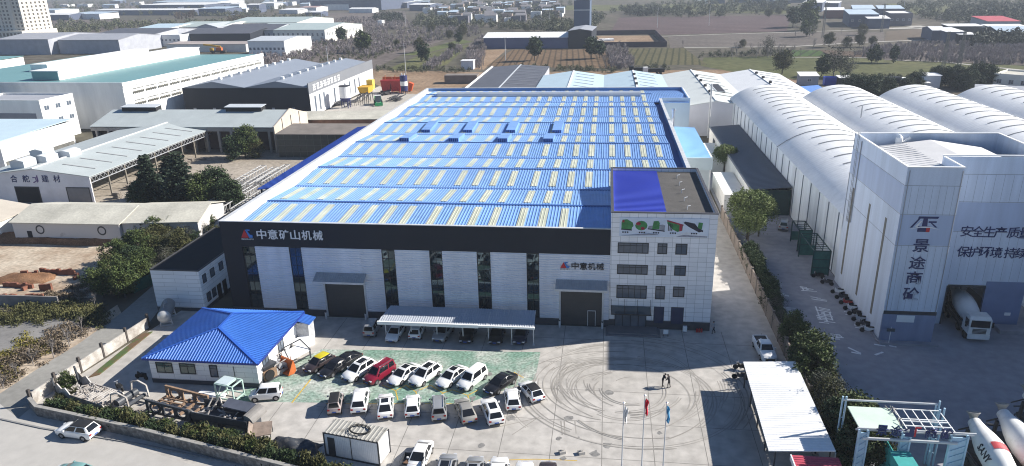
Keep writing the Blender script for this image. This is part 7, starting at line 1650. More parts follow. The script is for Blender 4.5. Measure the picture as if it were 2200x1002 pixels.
# ------------------------------------------------------------------ left middle distance: grey roofs and long sheds
FL = [('grey-roofed long hall behind the teal factory with dark gable', 130, 260, 116, 40, 9, 'u', 2.5, wgrey, r_g), ('second grey long hall further behind the teal factory', 200, 330, 103, 60, 9, 'u', 2.5, wgrey, r_dg), ('dark-roofed hall beside the white monitor roof', 0, 110, 118, 50, 10, 'u', 2.5, wgrey, r_g),
      ('white-walled block with a dark window line behind the teal roof', 312, 390, 100, 18, 8, 'f', 0, white, r_w), ('pale blue-roofed shed in the middle of the grey roofs', 300, 365, 82, 50, 8, 'u', 2, warmw, r_lb), ('cream shed with blue roof edge among the grey roofs', 365, 472, 79, 60, 8, 'u', 2.5, warmw, mat('mint_pale_roof', (.40, .46, .44), .6, .05)), ('small grey gable with round opening among the roofs', 424, 470, 80, 30, 8, 'v', 2.5, wgrey, r_lg),
      ('dark saw-roof hall behind the yellow crane', 395, 540, 97, 40, 8, 'u', 2.5, dnavy, r_dg), ('dark twin-gabled hall beside the white flank', 470, 590, 92, 40, 9, 'u', 3, wgrey, r_dg), ('white flanked hall with rows of dark openings', 536, 614, 121, 34, 9, 'u', 1.5, white, r_lg), ('pale green-roofed factory with a windowed cream flank', 535, 700, 92, 60, 9, 'u', 3, warmw, mat('pale_green_roof', (.40, .47, .46), .6, .05)), ('pale green-roofed factory wing set behind the windowed one', 490, 640, 72, 60, 9, 'u', 3, warmw, mat('pale_green_roof', (.4, .47, .46))),
      ('long beige roof with patched sheets behind the teal roof', 360, 530, 112, 14, 5, 'm', .6, warmw, mat('patched_roof', (.36, .31, .29), .8, .2, .1))]
for i, (lb, a, b_, py, d, h, rg, rs, wm, rm) in enumerate(FL):
    t = far(lb, 'long_shed', a, b_, py, d, h, rg, rs, wm, rm, cat='shed')
    if i == 10:
        L = t['_L']; D = 60
        for k in range(24): p = ORG[t] @ Vector((L, 1.5+k*2.4, 4.5)); window(t, tuple(p), 1.0, 2.6, ORG[t].to_euler().z+pi/2, 1, 1, fm=warmw, fw=.1)
        winrow(t, L, 16, 4.4, 1.6, 2.4, fm=warmw)
    if i in (3, 9): winrow(t, t['_L'], 9, 3.5, 1.6, 1.6)
t = thing('truck_crane', 'yellow truck crane with lowered boom behind the teal roof', 'crane', (*G(470, 115), 0), radians(95)); q = T_(t); q.box(-1.3, 1.3, -5, 5, .8, 1.8); q.build('chassis', dark_metal, t); q = T_(t); q.box(-1.2, 1.2, -2.5, 1, 1.8, 3.6); q.build('body', orange_m, t); q = T_(t); q.bar((0, -2, 4), (0, 9, 5.6), .9, 1.0); q.build('boom', yellow_m, t); q = T_(t); q.box(-1.2, 1.2, 3.5, 5, 1.8, 3.4); q.build('cab', yellow_m, t)
for s in (-1, 1):
    for yy in (-3.5, -2, 3.5): q = T_(t); q.tube((s*.9, yy, .6), (s*1.3, yy, .6), .6, n=10); q.build('wheel', tyre_m, t)
# long sheds and houses far off on the left
FF = [('long white far shed along the top edge of the scrub', 300, 440, 23, 60, 9, rw), ('long blue grey far roof behind the white one', 330, 470, 15, 60, 9, rlb), ('very long white far roof left of the white one', 205, 420, 33, 30, 7, rw), ('pale far roof cluster by the dry field', 150, 215, 42, 30, 7, rlb), ('low white far roofs beside the dry field', 82, 150, 44, 30, 7, rw), ('white far roof near the tower block', 60, 120, 34, 40, 8, rlb), ('far factory with white walls near the red gable', 428, 486, 34, 30, 9, rlb), ('white three-storey far block with dark windows', 496, 516, 28, 14, 12, rw), ('white two-storey far block by the track', 532, 558, 26, 14, 10, rw), ('white long far block at the top centre', 560, 590, 20, 20, 9, rw), ('large blue far factory across the scrub', 668, 820, 22, 80, 14, rlb), ('white-roofed far hall in front of the blue factory', 690, 750, 22, 30, 8, rlb), ('white canopy-roofed far station beside the blue factory', 798, 875, 18, 40, 8, rw), ('pink-roofed far house before the blue factory', 645, 680, 26, 25, 6, mat('pink_roof', (.42, .30, .28), .8, .1)), ('low white far shed with dark base', 655, 690, 36, 14, 5, rw), ('white far sheds on the scrub edge', 600, 640, 30, 20, 5, rw), ('far shed with pale roof beside the white canopy', 880, 925, 24, 30, 8, rw), ('far low pale sheds before the white canopy', 750, 800, 28, 14, 5, rw), ('white far store with grey doors on the track', 20, 60, 60, 30, 10, rw)]
for i, (lb, a, b_, py, d, h, rm) in enumerate(FF): far(lb, 'far_building', a, b_, py, d, h, 'u' if i % 3 else 'm', 1.5, mat('far_white_wall', (.72, .72, .71), .8, .1) if i % 2 else nb, rm, cat='building', win=6 if i in (6, 7, 8, 9) else 0)
far('tiny white pump house on the scrub with a dark door', 'pump_house', 812, 821, 56, 5, 5, 'f', 0, white, r_w, cat='hut')
# high-rise
t = shed('cream high-rise apartment tower above the depot roofs', 'apartment_tower', 'apartments', (-520, 560), (-474, 552), 26, 62, 0, 'f', mat('cream_tower_wall', (.70, .65, .56), .8, .05), r_bei)
T = ORG[t]; wm_ = bpy.data.meshes.new('window'); wm_.from_pydata([(-.9, 0, 0), (.9, 0, 0), (.9, 0, 1.7), (-.9, 0, 1.7), (-.9, -.1, 0), (.9, -.1, 0), (.9, -.1, 1.7), (-.9, -.1, 1.7)], [], [(4, 5, 6, 7), (0, 1, 5, 4), (1, 2, 6, 5), (2, 3, 7, 6), (3, 0, 4, 7)]); wm_.materials.append(mat('tower_glazing', (.10, .09, .08), .3, .1))
rest = MB(); rest.T = T; n_ = 0
for fl in range(14):
    for k in range(11):
        x = 44.5-k*4.1; z = 5.5+fl*3.0
        if n_ < 98: inst('window', wm_, t, tuple(T @ Vector((x, -.02, z))), T.to_euler().z); n_ += 1
        else: rest.box(x-.9, x+.9, -.1, -.02, z, z+1.7)
    for k in range(6): z = 5.5+fl*3.0; rest.box(46.65, 46.75, 2+k*4, 3.6+k*4, z, z+1.7)
rest.build('upper_windows', MATS['tower_glazing'], t)['kind'] = 'stuff'
q = MB(); q.T = T; q.box(-4, 51, -7, -.02, 0, 9.0); q.box(46.8, 51, -.02, 26, 0, 9.0); q.build('podium', mat('cream_tower_wall', (.7, .65, .56)), t)
q = MB(); q.T = T
for k in range(13): q.box(-2+k*4, .2+k*4, -7.08, -7.0, 4.8, 7.4)
q.build('podium_glazing', MATS['tower_glazing'], t)
for k in (0, 1, 2): q = MB(); q.T = T; x = 8+k*14; q.box(x, x+2.2, -.8, -.02, 9, 62); q.build('bay', MATS['cream_tower_wall'], t)
t = shed('white office block behind the high-rise tower', 'far_office', 'office', G(50, 22), G(92, 20), 20, 14, 0, 'f', mat('far_white_wall', (.72, .72, .71)), rw); winrow(t, t['_L'], 7, 4, 3, 2); winrow(t, t['_L'], 7, 9, 3, 2)
# village in the middle distance
rr = random.Random(11); used = []
vg = [('small white flat-roofed village house among bare trees', 'flat-roofed houses of the far village'), ('village house with pale blue sheet roof among bare trees', 'blue-roofed houses of the far village'), ('grey gabled village house among bare trees', 'gabled houses of the far village')]
for k in range(105):
    for tries in range(30):
        px = rr.uniform(905, 1200); py = rr.uniform(10, 52)
        if px < 990 and py < 20: continue
        if px > 1110 and py > 40: continue
        if px < 935 and py > 30: continue
        p = G(px, py)
        if all(hypot(p[0]-a, p[1]-b_) > 13 for a, b_ in used): break
    else: continue
    used.append(p); w_ = rr.uniform(7, 13); ty = rr.choice([0, 0, 1, 2]); h = rr.choice([3.4, 6.4, 6.8]); a = rr.choice([0, 0, .08, -.06])
    lb, gr = vg[ty]
    shed(lb, 'village_house', 'house', p, (p[0]+w_*cos(a), p[1]+w_*sin(a)), rr.uniform(7, 11), h, (0, .8, 2.0)[ty], ('f', 'm', 'u')[ty], rr.choice([mat('far_white_wall', (.72, .72, .71)), mat('far_grey_wall', (.16, .15, .17)), mat('far_dun_wall', (.28, .22, .19), .8, .1)]), (rw, rlb, mat('far_grey_roof', (.22, .21, .22), .8, .1))[ty], group=gr)
for k in range(46):
    if k < 22: px, py = rr.uniform(560, 905), rr.uniform(6, 16)
    elif k < 34: px, py = rr.uniform(100, 560), rr.uniform(5, 30)
    else: px, py = rr.uniform(1480, 1720), rr.uniform(6, 14)
    p = G(px, py)
    if any(hypot(p[0]-a, p[1]-b_) < 20 for a, b_ in used): continue
    used.append(p); w_ = rr.uniform(12, 30); ty = rr.choice([0, 1, 1])
    shed(('white flat-roofed shed on the far plain', 'pale blue-roofed shed on the far plain')[ty], 'plain_shed', 'shed', p, (p[0]+w_, p[1]+rr.uniform(-2, 2)), rr.uniform(10, 24), rr.uniform(4, 8), (0, 1)[ty], ('f', 'm')[ty], rr.choice([MATS['far_white_wall'], nb]), (rw, rlb)[ty], group=('flat white sheds on the far plain', 'blue-roofed sheds on the far plain')[ty])
# poles
def pole(px, py, h, label, arms=1, group=None):
    t = thing('utility_pole', label, 'pole', (*G(px, py), 0), 0, group); q = T_(t); q.tube((0, 0, 0), (0, 0, h), .2, .12, n=8); q.build('mast', pale_metal, t)
    q = T_(t)
    for i in range(arms): q.bar((-1.1, 0, h-.4-i*.9), (1.1, 0, h-.4-i*.9), .12, .12)
    q.build('crossarm', dark_metal, t)
def lattice(px, py, py_top, label):
    x, y = G(px, py); lo, hi = 0, 120; t = thing('lattice_mast', label, 'mast', (x, y, 0))
    for _ in range(40):
        m_ = (lo+hi)/2; d = Vector((x, y, m_-HC)); 
        if 501-FPX*d.dot(UP)/d.dot(FW) > py_top: lo = m_
        else: hi = m_
    h = lo; q = T_(t); w0, w1 = .55, .35
    for s, u in ((-1, -1), (1, -1), (1, 1), (-1, 1)): q.bar((s*w0, u*w0, 0), (s*w1, u*w1, h), .14, .14)
    n = int(h/1.6)
    for i in range(n):
        a, b_ = i/n, (i+1)/n; wa, wb = w0+(w1-w0)*a, w0+(w1-w0)*b_
        for s in (-1, 1): q.bar((-wa, s*wa, h*a), (wb, s*wb, h*b_), .08, .08); q.bar((s*wa, -wa, h*a), (s*wb, wb, h*b_), .08, .08)
    q.build('lattice', mat('mast_steel', (.22, .21, .19), .7, .1), t); q = T_(t); q.bar((-2, 0, h-.5), (2, 0, h-.5), .15, .15); q.build('crossarm', dark_metal, t)
lattice(2024, 156, 68, 'thin lattice mast rising beside the bushes beyond the vaults')
lattice(2057, 160, 66, 'thin lattice mast beside the cream flat house')
lattice(1767, 82, 5, 'lattice mast in the grey fields near the tall green trees')
lattice(1893, 70, 8, 'lattice mast before the far pale-roofed workshop')
for i, (px, py, h) in enumerate(((705, 137, 9), (872, 160, 14), (1086, 130, 12), (1412, 60, 16), (1523, 56, 16), (1940, 30, 22), (872, 60, 12), (1180, 60, 12))):
    pole(px, py, h, ['pole by the scrub behind the dark factory', 'tall pole with insulators by the red bins', 'pole at the edge of the drilled field', 'pole at the mauve field above the compound', 'pole in the mauve field by the bare edge', 'tall pole on the far plain beyond the workshops', 'pole beside the scrub track', 'pole before the village edge'][i], 2 if i == 1 else 1)
# ------------------------------------------------------------------ vegetation
def leaf_mesh(name, mats, pts, size, seed, trunk=None, twig=None, flat=.5, aspect=1.6):
    """many small leaf quads at pts (n x 3); trunk faces use the second material"""
    rg = np.random.default_rng(seed); n = len(pts)
    d = rg.normal(size=(n, 3)); d[:, 2] *= flat; d /= np.linalg.norm(d, axis=1)[:, None]
    e = rg.normal(size=(n, 3)); e -= (e*d).sum(1)[:, None]*d; e /= np.linalg.norm(e, axis=1)[:, None]
    s = size*(.6+.8*rg.random(n))[:, None]; a = d*s*aspect*.5; b_ = e*s*.5
    V = np.stack([pts-a-b_*.5, pts+a*.2-b_, pts+a, pts+a*.2+b_], 1).reshape(-1, 3)
    v = [tuple(x) for x in V.tolist()]; f = [(4*i, 4*i+1, 4*i+2, 4*i+3) for i in range(n)]
    me = bpy.data.meshes.new(name); me.from_pydata(v, [], f); me.materials.append(mats); me.update(); return me
def clumps(seed, n, k, rx, ry, rz, zc, shell=.55, cr=.6, droop=0., up=0.):
    """clump centres through an uneven ellipsoid, k leaves round each"""
    rg = np.random.default_rng(seed); out = []
    lob = rg.normal(size=(7, 3)); lob /= np.linalg.norm(lob, axis=1)[:, None]; am = rg.uniform(-.45, .55, 7)
    for i in range(n):
        d = rg.normal(size=3); d /= np.linalg.norm(d)
        r = shell+(1-shell)*rg.random()**.6; r *= 1+float((am*np.clip(lob@d, 0, 1)**3).sum())
        c = np.array([d[0]*rx*r, d[1]*ry*r, zc+d[2]*rz*r-(droop*(1-d[2])*r)])
        c[2] = max(c[2], .25)
        p = c+rg.normal(size=(k, 3))*cr*np.array([1, 1, .75]); out.append(p)
    P = np.concatenate(out); P[:, 2] = np.maximum(P[:, 2], .08); return P
def trunk_mb(h, r, seed, limbs=6, spread=1.5, h0=.35):
    rr = random.Random(seed); q = MB(); x = y = 0; pts = [(0, 0, 0)]
    for i in range(1, 5): x += rr.uniform(-.12, .12)*h*.1; y += rr.uniform(-.12, .12)*h*.1; pts.append((x, y, h*i/4))
    for i, (a, b_) in enumerate(zip(pts, pts[1:])): q.tube(a, b_, r*(1-.2*i), r*(1-.2*(i+1)), 8, cap=(i == 0))
    for k in range(limbs):
        t_ = h0+(1-h0)*k/limbs; i = min(3, int(t_*4)); A = Vector(pts[i]).lerp(Vector(pts[i+1]), t_*4-i); a = k*2.4+rr.random(); l = spread*(.7+.6*rr.random())*(1.15-t_*.5)
        B = A+Vector((cos(a)*l, sin(a)*l, l*(.5+.4*rr.random()))); q.tube(A, B, r*.42, r*.15, 6, False)
        for j in range(2): C = A.lerp(B, .6); a2 = a+rr.uniform(-.9, .9); q.tube(C, C+Vector((cos(a2)*l*.5, sin(a2)*l*.5, l*.4)), r*.2, r*.06, 5, False)
    return q
def mesh_of(q, nm, m):
    me = bpy.data.meshes.new(nm); me.from_pydata(q.v, [], q.f); me.materials.append(m); me.update(); return me
def leafm(nm, c1, c2): return M(nm, c1, .7, .2, .35, col2=c2, island=.45, spec=.25)
L_dark = leafm('dark_evergreen_leaf', (.022, .042, .020), (.056, .080, .032)); L_mid = leafm('evergreen_leaf', (.030, .055, .016), (.10, .12, .036)); L_olive = leafm('olive_leaf', (.045, .05, .018), (.12, .115, .045)); L_willow = leafm('willow_leaf', (.075, .115, .035), (.17, .20, .07)); L_brown = leafm('dry_leaf', (.10, .08, .055), (.20, .155, .11)); L_cedar = leafm('cedar_needle', (.014, .028, .020), (.042, .058, .034)); L_grey = leafm('grey_green_leaf', (.05, .058, .04), (.10, .10, .07))
TREES = {}
def tree_kind(key, crown, trunk_): TREES[key] = (crown, trunk_)
for s in range(3):
    tree_kind(('bushy', s), leaf_mesh('crown', L_mid, clumps(s+1, 120, 58, 1.8, 1.8, 2.1, 3.0, .4, .30), .17, s), mesh_of(trunk_mb(3.2, .14, s, 7, 1.3), 'trunk', bark))
    tree_kind(('dark', s), leaf_mesh('crown', L_dark, clumps(s+11, 120, 58, 1.8, 1.8, 2.2, 3.0, .4, .30), .17, s+10), mesh_of(trunk_mb(3.2, .14, s+5, 7, 1.3), 'trunk', bark))
    tree_kind(('olive', s), leaf_mesh('crown', L_olive, clumps(s+21, 100, 44, 1.7, 1.7, 1.9, 2.7, .35, .34), .15, s+20), mesh_of(trunk_mb(3.0, .12, s+8, 8, 1.4), 'trunk', bark))
    tree_kind(('thin', s), leaf_mesh('crown', L_grey, clumps(s+31, 60, 26, 1.6, 1.6, 2.0, 2.9, .3, .36), .12, s+30), mesh_of(trunk_mb(3.6, .11, s+3, 12, 1.5, .2), 'trunk', greybark))
for s in range(2):
    P = []; rg = np.random.default_rng(s+50)
    for lay in range(15):                                  # cedar: drooping tiers
        z = .9+lay*.62; R_ = 3.5*(1-lay/15.3)**1.05*(.8+.4*rg.random())+.12; nb = 9 if lay < 12 else 5
        for k in range(nb):
            a = k*2*pi/nb+rg.random()*.6+lay*.4; RR = R_*(.7+.45*rg.random()); t_ = np.linspace(.12, 1, 26)[:, None]
            line_ = np.concatenate([np.cos(a)*RR*t_, np.sin(a)*RR*t_, z+.30*t_-.62*t_**2*(RR/3)], 1); P.append(line_+rg.normal(size=line_.shape)*np.array([.16, .16, .09])); P.append(line_+rg.normal(size=line_.shape)*np.array([.26, .26, .10]))
    tree_kind(('cedar', s), leaf_mesh('crown', L_cedar, np.concatenate(P), .30, s+60, flat=.35), mesh_of(trunk_mb(9.6, .2, s+60, 5, 1.0), 'trunk', bark))
for s in range(2):                                          # feathery willow with hanging strands
    rg = np.random.default_rng(s+70); P = []
    for k in range(420):
        a = rg.random()*2*pi; r = 2.6*rg.random()**.5; z = 6.9-.28*r*r*.55+rg.normal()*.35; l = .6+1.9*rg.random(); t_ = np.linspace(0, 1, 15)[:, None]
        P.append(np.concatenate([np.cos(a)*(r+.5*t_), np.sin(a)*(r+.5*t_), z-l*t_*t_*1.2], 1)+rg.normal(size=(15, 3))*.10)
    P.append(clumps(s+77, 110, 34, 2.4, 2.4, 2.1, 5.0, .35, .42))
    tree_kind(('willow', s), leaf_mesh('crown', L_willow, np.concatenate(P), .12, s+70, aspect=2.8), mesh_of(trunk_mb(5.2, .17, s+70, 9, 1.9), 'trunk', bark))
for s in range(3):                                          # bare winter tree: forking twigs
    rr = random.Random(s+90); q = MB()
    def grow(p, d, l, r, dep):
        e = p+d*l; q.tube(p, e, r, r*.65, 5 if dep < 2 else 3, False)
        if dep >= 4: return
        for k in range(3 if dep else 4): n_ = (d+Vector((rr.uniform(-.75, .75), rr.uniform(-.75, .75), rr.uniform(-.1, .45)))).normalized(); grow(p.lerp(e, rr.uniform(.55, 1)), n_, l*rr.uniform(.55, .8), r*.6, dep+1)
    grow(Vector((0, 0, 0)), Vector((0, 0, 1)), 1.9, .09, 0)
    b0 = MB(); nf = 0
    me = mesh_of(q, 'branches', greybark); b0.tube((0, 0, -.1), (0, 0, 1.2), .11, .09, 7); tree_kind(('bare', s), me, mesh_of(b0, 'trunk', greybark))
for s in range(2):
    tree_kind(('round', s), leaf_mesh('crown', L_dark if s else L_mid, clumps(s+101, 70, 22, 2.4, 2.4, 3.0, 4.3, .5, .5), .5, s+100), mesh_of(trunk_mb(4.0, .2, s+100, 6, 1.5), 'trunk', bark))
    tree_kind(('spire', s), leaf_mesh('crown', L_dark, clumps(s+111, 50, 20, 1.1, 1.1, 3.1, 3.3, .3, .4), .4, s+110), mesh_of(trunk_mb(3.0, .14, s+110, 4, .6), 'trunk', bark))
def tree(kind, x, y, scale, label, group=None, name=None, cat='tree', rz=None, rr=random.Random(77)):
    k = kind if isinstance(kind, tuple) else (kind, rr.randrange(len([1 for a in TREES if a[0] == kind])))
    cr, tk = TREES[k]; sc = scale if isinstance(scale, tuple) else (scale, scale, scale*rr.uniform(.92, 1.1))
    t = thing(name or {'bushy': 'evergreen_tree', 'dark': 'evergreen_tree', 'olive': 'olive_green_tree', 'thin': 'thin_tree', 'cedar': 'cedar_tree', 'willow': 'willow_tree', 'bare': 'bare_tree', 'round': 'round_tree', 'spire': 'cypress_tree'}[k[0]], label, cat, (x, y, 0), rr.random()*6.28 if rz is None else rz, group); t.scale = sc
    for nm, me in (('crown', cr), ('trunk', tk)): o = bpy.data.objects.new(nm, me); COL.objects.link(o); o.parent = t
    return t
# hedge trees between the earth lot and the lane
rr = random.Random(1); k = 0
rows_ = [(222, 640), (236, 618), (250, 628), (244, 596), (262, 606), (270, 640), (284, 612), (262, 580), (288, 585), (305, 612), (300, 560), (322, 580), (335, 600), (318, 545), (345, 556), (362, 575), (352, 530), (378, 540), (340, 520), (392, 555), (385, 512), (405, 524), (372, 500), (420, 535), (418, 500), (440, 512), (400, 486), (452, 498), (440, 486), (462, 520), (455, 540), (430, 556)]
for px, py in rows_:
    x, y = G(px, py); kd = rr.choice(['bushy', 'bushy', 'dark', 'olive', 'thin'])
    tree(kd, x, y, rr.uniform(.68, 1.02)*(.66 if px > 395 else 1), {'bushy': 'leafy evergreen in the dense tree belt beside the earth lot', 'dark': 'dark evergreen in the dense tree belt beside the earth lot', 'olive': 'olive-toned tree in the dense belt beside the earth lot', 'thin': 'grey thin-leaved tree in the dense belt beside the earth lot'}[kd], {'bushy': 'leafy evergreens of the belt', 'dark': 'dark evergreens of the belt', 'olive': 'olive trees of the belt', 'thin': 'thin trees of the belt'}[kd])
# cedars and round trees in the depot yard
for px, py, sc, lb in ((330, 445, (1.45, 1.45, 1.08), 'tall dark cedar nearest the lettered shed in the depot yard'), (398, 450, (1.5, 1.5, 1.18), 'tallest dark cedar in the middle of the depot clump'), (372, 425, (1.3, 1.3, .9), 'smaller cedar tucked behind the two tall ones')): tree('cedar', *G(px, py), sc, lb)
for px, py, sc, kd, lb in ((470, 448, 1.6, 'dark', 'round dark evergreen at the end of the cedar clump'), (497, 455, 1.4, 'dark', 'low dark evergreen beside the truss racks'), (440, 458, 1.3, 'bushy', 'leafy evergreen in front of the cedar clump'), (305, 452, 1.1, 'dark', 'low dark evergreen at the foot of the first cedar'), (528, 340, 1.45, 'bushy', 'green tree in front of the columned shed'), (503, 345, 1.25, 'dark', 'shadowy tree beside the columns of the gabled shed'), (548, 338, 1.2, 'olive', 'olive tree by the cream gable corner')): tree(kd, *G(px, py), sc, lb)
# hedge on the stone wall
rr = random.Random(8); A = [(-58.6, 58.6), (-55, 57.9), (-46, 56.1), (-31, 52.6), (-22, 50.6)]
hm = {}
for s in range(4): hm[s] = leaf_mesh('crown', (L_mid, L_olive, L_dark, L_olive)[s], clumps(s+131, 34, 26, .42, .42, .62, .75, .3, .15, up=0), .10, s+130, flat=2.2, aspect=2.6)
stem = mesh_of(trunk_mb(1.0, .03, 5, 5, .35, .1), 'stem', bark)
for a, b_ in zip(A, A[1:]):
    L = hypot(b_[0]-a[0], b_[1]-a[1]); n = int(L/.62)
    for i in range(n):
        t_ = (i+rr.random()*.5)/n; x, y = a[0]+(b_[0]-a[0])*t_+rr.uniform(-.2, .2), a[1]+(b_[1]-a[1])*t_+rr.uniform(-.15, .35); s = rr.choice([0, 2, 1, 2, 3])
        t = thing('hedge_shrub', ('green leafy shrub in the hedge along the stone wall', 'olive shrub in the hedge along the stone wall', 'dark green shrub in the hedge along the stone wall', 'pale olive shrub in the hedge along the stone wall')[s], 'shrub', (x, y, 0), rr.random()*6, ('green shrubs of the hedge', 'olive shrubs of the hedge', 'dark shrubs of the hedge', 'pale olive shrubs of the hedge')[s]); t.scale = (1.1, 1.1, rr.uniform(.9, 1.5))
        for nm, me in (('crown', hm[s]), ('stem', stem)): o = bpy.data.objects.new(nm, me); COL.objects.link(o); o.parent = t
# second row on the inner side
for i in range(46):
    t_ = rr.random(); a, b_ = A[1], A[3]; x, y = a[0]+(b_[0]-a[0])*t_, a[1]+(b_[1]-a[1])*t_+rr.uniform(.5, 1.6); s = rr.choice([0, 1, 2])
    t = thing('hedge_shrub', ('green leafy shrub in the hedge along the stone wall', 'olive shrub in the hedge along the stone wall', 'dark green shrub in the hedge along the stone wall')[s], 'shrub', (x, y, 0), rr.random()*6, ('green shrubs of the hedge', 'olive shrubs of the hedge', 'dark shrubs of the hedge')[s]); t.scale = (1.1, 1.1, rr.uniform(.7, 1.2))
    for nm, me in (('crown', hm[s]), ('stem', stem)): o = bpy.data.objects.new(nm, me); COL.objects.link(o); o.parent = t
for i, (x, y, s) in enumerate(((-59.3, 62.5, 1.1), (-57.9, 59.6, .9), (-57.2, 60.8, .8))):
    t = tree('olive' if i else 'bushy', x, y, s*.42, ['low green bush inside the lane wall corner', 'yellowish low bush at the corner of the stone wall', 'small bush beside the crusher frame upright'][i], name='bush', cat='bush')
# divider hedge, near to far
rr = random.Random(3)
HD = [(1857, 1000, .9, 'bushy'), (1838, 985, .85, 'dark'), (1822, 962, .95, 'bushy'), (1838, 940, .75, 'dark'), (1800, 948, .85, 'dark'), (1806, 920, .8, 'olive'), (1790, 905, .85, 'thin'), (1776, 890, .8, 'olive'), (1786, 875, .7, 'thin'), (1762, 862, .8, 'thin'), (1768, 842, .72, 'olive'), (1750, 832, .95, 'bushy'), (1738, 808, 1.0, 'bushy'), (1726, 790, .8, 'dark'), (1752, 805, .7, 'olive'), (1722, 812, .7, 'dark'), (1704, 752, .85, 'bushy'), (1696, 732, .62, 'olive'), (1880, 1012, .9, 'olive'), (1815, 1005, .8, 'dark')]
for i, (px, py, sc, kd) in enumerate(HD):
    x, y = G(px, py); tree(kd, max(x, 21.9) if y > 75 else x, y, sc, {'bushy': 'leafy green shrub tree in the dividing hedge by the bright shed', 'dark': 'dark green shrub tree in the dividing hedge by the bright shed', 'olive': 'olive shrub tree in the dividing hedge by the bright shed', 'thin': 'thin half-bare shrub tree in the dividing hedge by the bright shed'}[kd], {'bushy': 'leafy trees of the dividing hedge', 'dark': 'dark trees of the dividing hedge', 'olive': 'olive trees of the dividing hedge', 'thin': 'half-bare trees of the dividing hedge'}[kd])
for i in range(17):
    y = 80.5+i*1.75; kd = rr.choice(['dark', 'dark', 'thin']) if y < 92 else 'dark'; tree(kd, 22.4+rr.random()*.5, y, rr.uniform(.42, .66), {'dark': 'dark clipped shrub in the shade along the brown block wall', 'thin': 'thin grey shrub in the shade along the brown block wall'}[kd], {'dark': 'dark shrubs along the block wall', 'thin': 'thin shrubs along the block wall'}[kd], name='shrub', cat='shrub')
tree('willow', 24.2, 117.0, 1.22, 'big feathery yellow-green willow over the block wall by the lean-to'); tree('willow', 26.3, 118.5, .95, 'second willow crown beside the silver van'); tree('willow', 23.6, 113.5, .9, 'lower willow hanging over the block wall')
tree('willow', *G(1556, 373), .92, 'single feathery willow beside the sky blue annex')
# weeds and saplings by the lane on the left
rr = random.Random(12)
for i, (px, py, h) in enumerate(((37, 808, 2.6), (72, 785, 2.7), (116, 770, 3.1), (150, 745, 3.3), (178, 716, 2.8), (8, 835, 2.2), (205, 660, 2.6), (190, 645, 2.4), (172, 652, 2.3))):
    tree('bare', *G(px, py), h/5.2, 'bare sapling in the verge between the trodden path and the lane', 'bare saplings along the lane verge', name='sapling')
P = []; rg = np.random.default_rng(5)
def patch(pxs, n, hmax, dens=2):
    out = []
    for _ in range(n):
        i = rg.integers(0, len(pxs)); px, py = pxs[i]; x, y = G(px+rg.normal()*14, py+rg.normal()*7); k = int(26*dens); p = rg.normal(size=(k, 3))*np.array([.35, .35, .0]); p[:, 0] += x; p[:, 1] += y; p[:, 2] = rg.random(k)**1.4*hmax*(.4+.6*rg.random()); out.append(p)
    return np.concatenate(out)
for nm, m_, pxs, n, h in (('dry_weeds', L_brown, [(15, 780), (40, 765), (70, 755), (100, 738), (125, 722), (60, 770), (20, 800), (155, 708), (110, 745), (10, 815)], 170, .7), ('weed_grass', L_olive, [(10, 690), (50, 680), (90, 680), (130, 672), (170, 680), (195, 690), (150, 665), (60, 668), (200, 672)], 300, 1.2), ('yellow_weeds', M('yellow_weed', (.16, .14, .03), .8, .2, .6, island=.4), [(8, 770), (60, 740), (85, 755), (5, 805)], 90, .5), ('lot_weeds', L_brown, [(170, 625), (200, 620), (150, 640), (120, 635)], 60, .5)):
    o = bpy.data.objects.new(nm, leaf_mesh(nm, m_, patch(pxs, n, h), .13, 9, flat=1.8, aspect=2.4)); COL.objects.link(o); tag(o, {'dry_weeds': 'dry brown weeds along the lane verge', 'weed_grass': 'greenish weeds before the lot wall', 'yellow_weeds': 'yellow weeds by the trodden path', 'lot_weeds': 'withered weeds on the earth lot'}[nm], 'weeds', kind='stuff')
# single trees in the fields
FT = [('round', 1148, 131, 1.5, 'round green tree alone on the drilled earth field'), ('round', 1270, 127, 1.45, 'leaning broad tree on the drilled field before the navy building'), ('round', 1288, 126, 1.1, 'smaller tree crowding the broad leaning one'), ('spire', 905, 132, 1.4, 'first of two dark cypresses on the green strip'), ('spire', 917, 132, 1.4, 'second of two dark cypresses on the green strip'), ('round', 985, 96, 1.0, 'dark round tree at the end of the green strip'), ('round', 783, 113, 1.7, 'big dark tree in the scrub behind the dark factory'), ('round', 735, 92, 1.4, 'green tree in the scrub beside the cream factory'), ('round', 1872, 135, .9, 'dark clump tree in the wheat field'), ('spire', 1880, 135, 1.3, 'dark cypress rising from the clump in the wheat field'), ('round', 1884, 136, .8, 'low dark tree closing the clump in the wheat field'), ('spire', 1919, 136, 1.35, 'lone dark cypress in the wheat field'), ('round', 1765, 164, 1.1, 'dark round tree behind the blue cabin'), ('thin', 1790, 166, 1.6, 'grey bare-topped bush tree behind the blue cabin'), ('thin', 1805, 167, 1.4, 'grey bush tree by the green hut'), ('thin', 1820, 168, 1.2, 'low grey bush tree at the wheat edge'),
      ('round', 1703, 60, 2.0, 'broad green tree on the mauve field edge'), ('round', 1730, 58, 2.4, 'tall twin-crowned green tree on the mauve field edge'), ('round', 1742, 66, 1.9, 'green tree in front of the tall twin-crowned one'), ('round', 1732, 80, 1.3, 'dark tree by the pale field road'), ('thin', 1745, 78, 1.3, 'bare-topped tree by the pale field road'), ('thin', 1648, 122, 1.4, 'thin tree at the edge of the green rows'), ('olive', 1680, 160, 1.5, 'yellowing tree at the end of the chalk white shed')]
for kd, px, py, sc, lb in FT: tree(kd, *G(px, py), sc*(1 if kd in ('round', 'spire') else 1.5), lb)
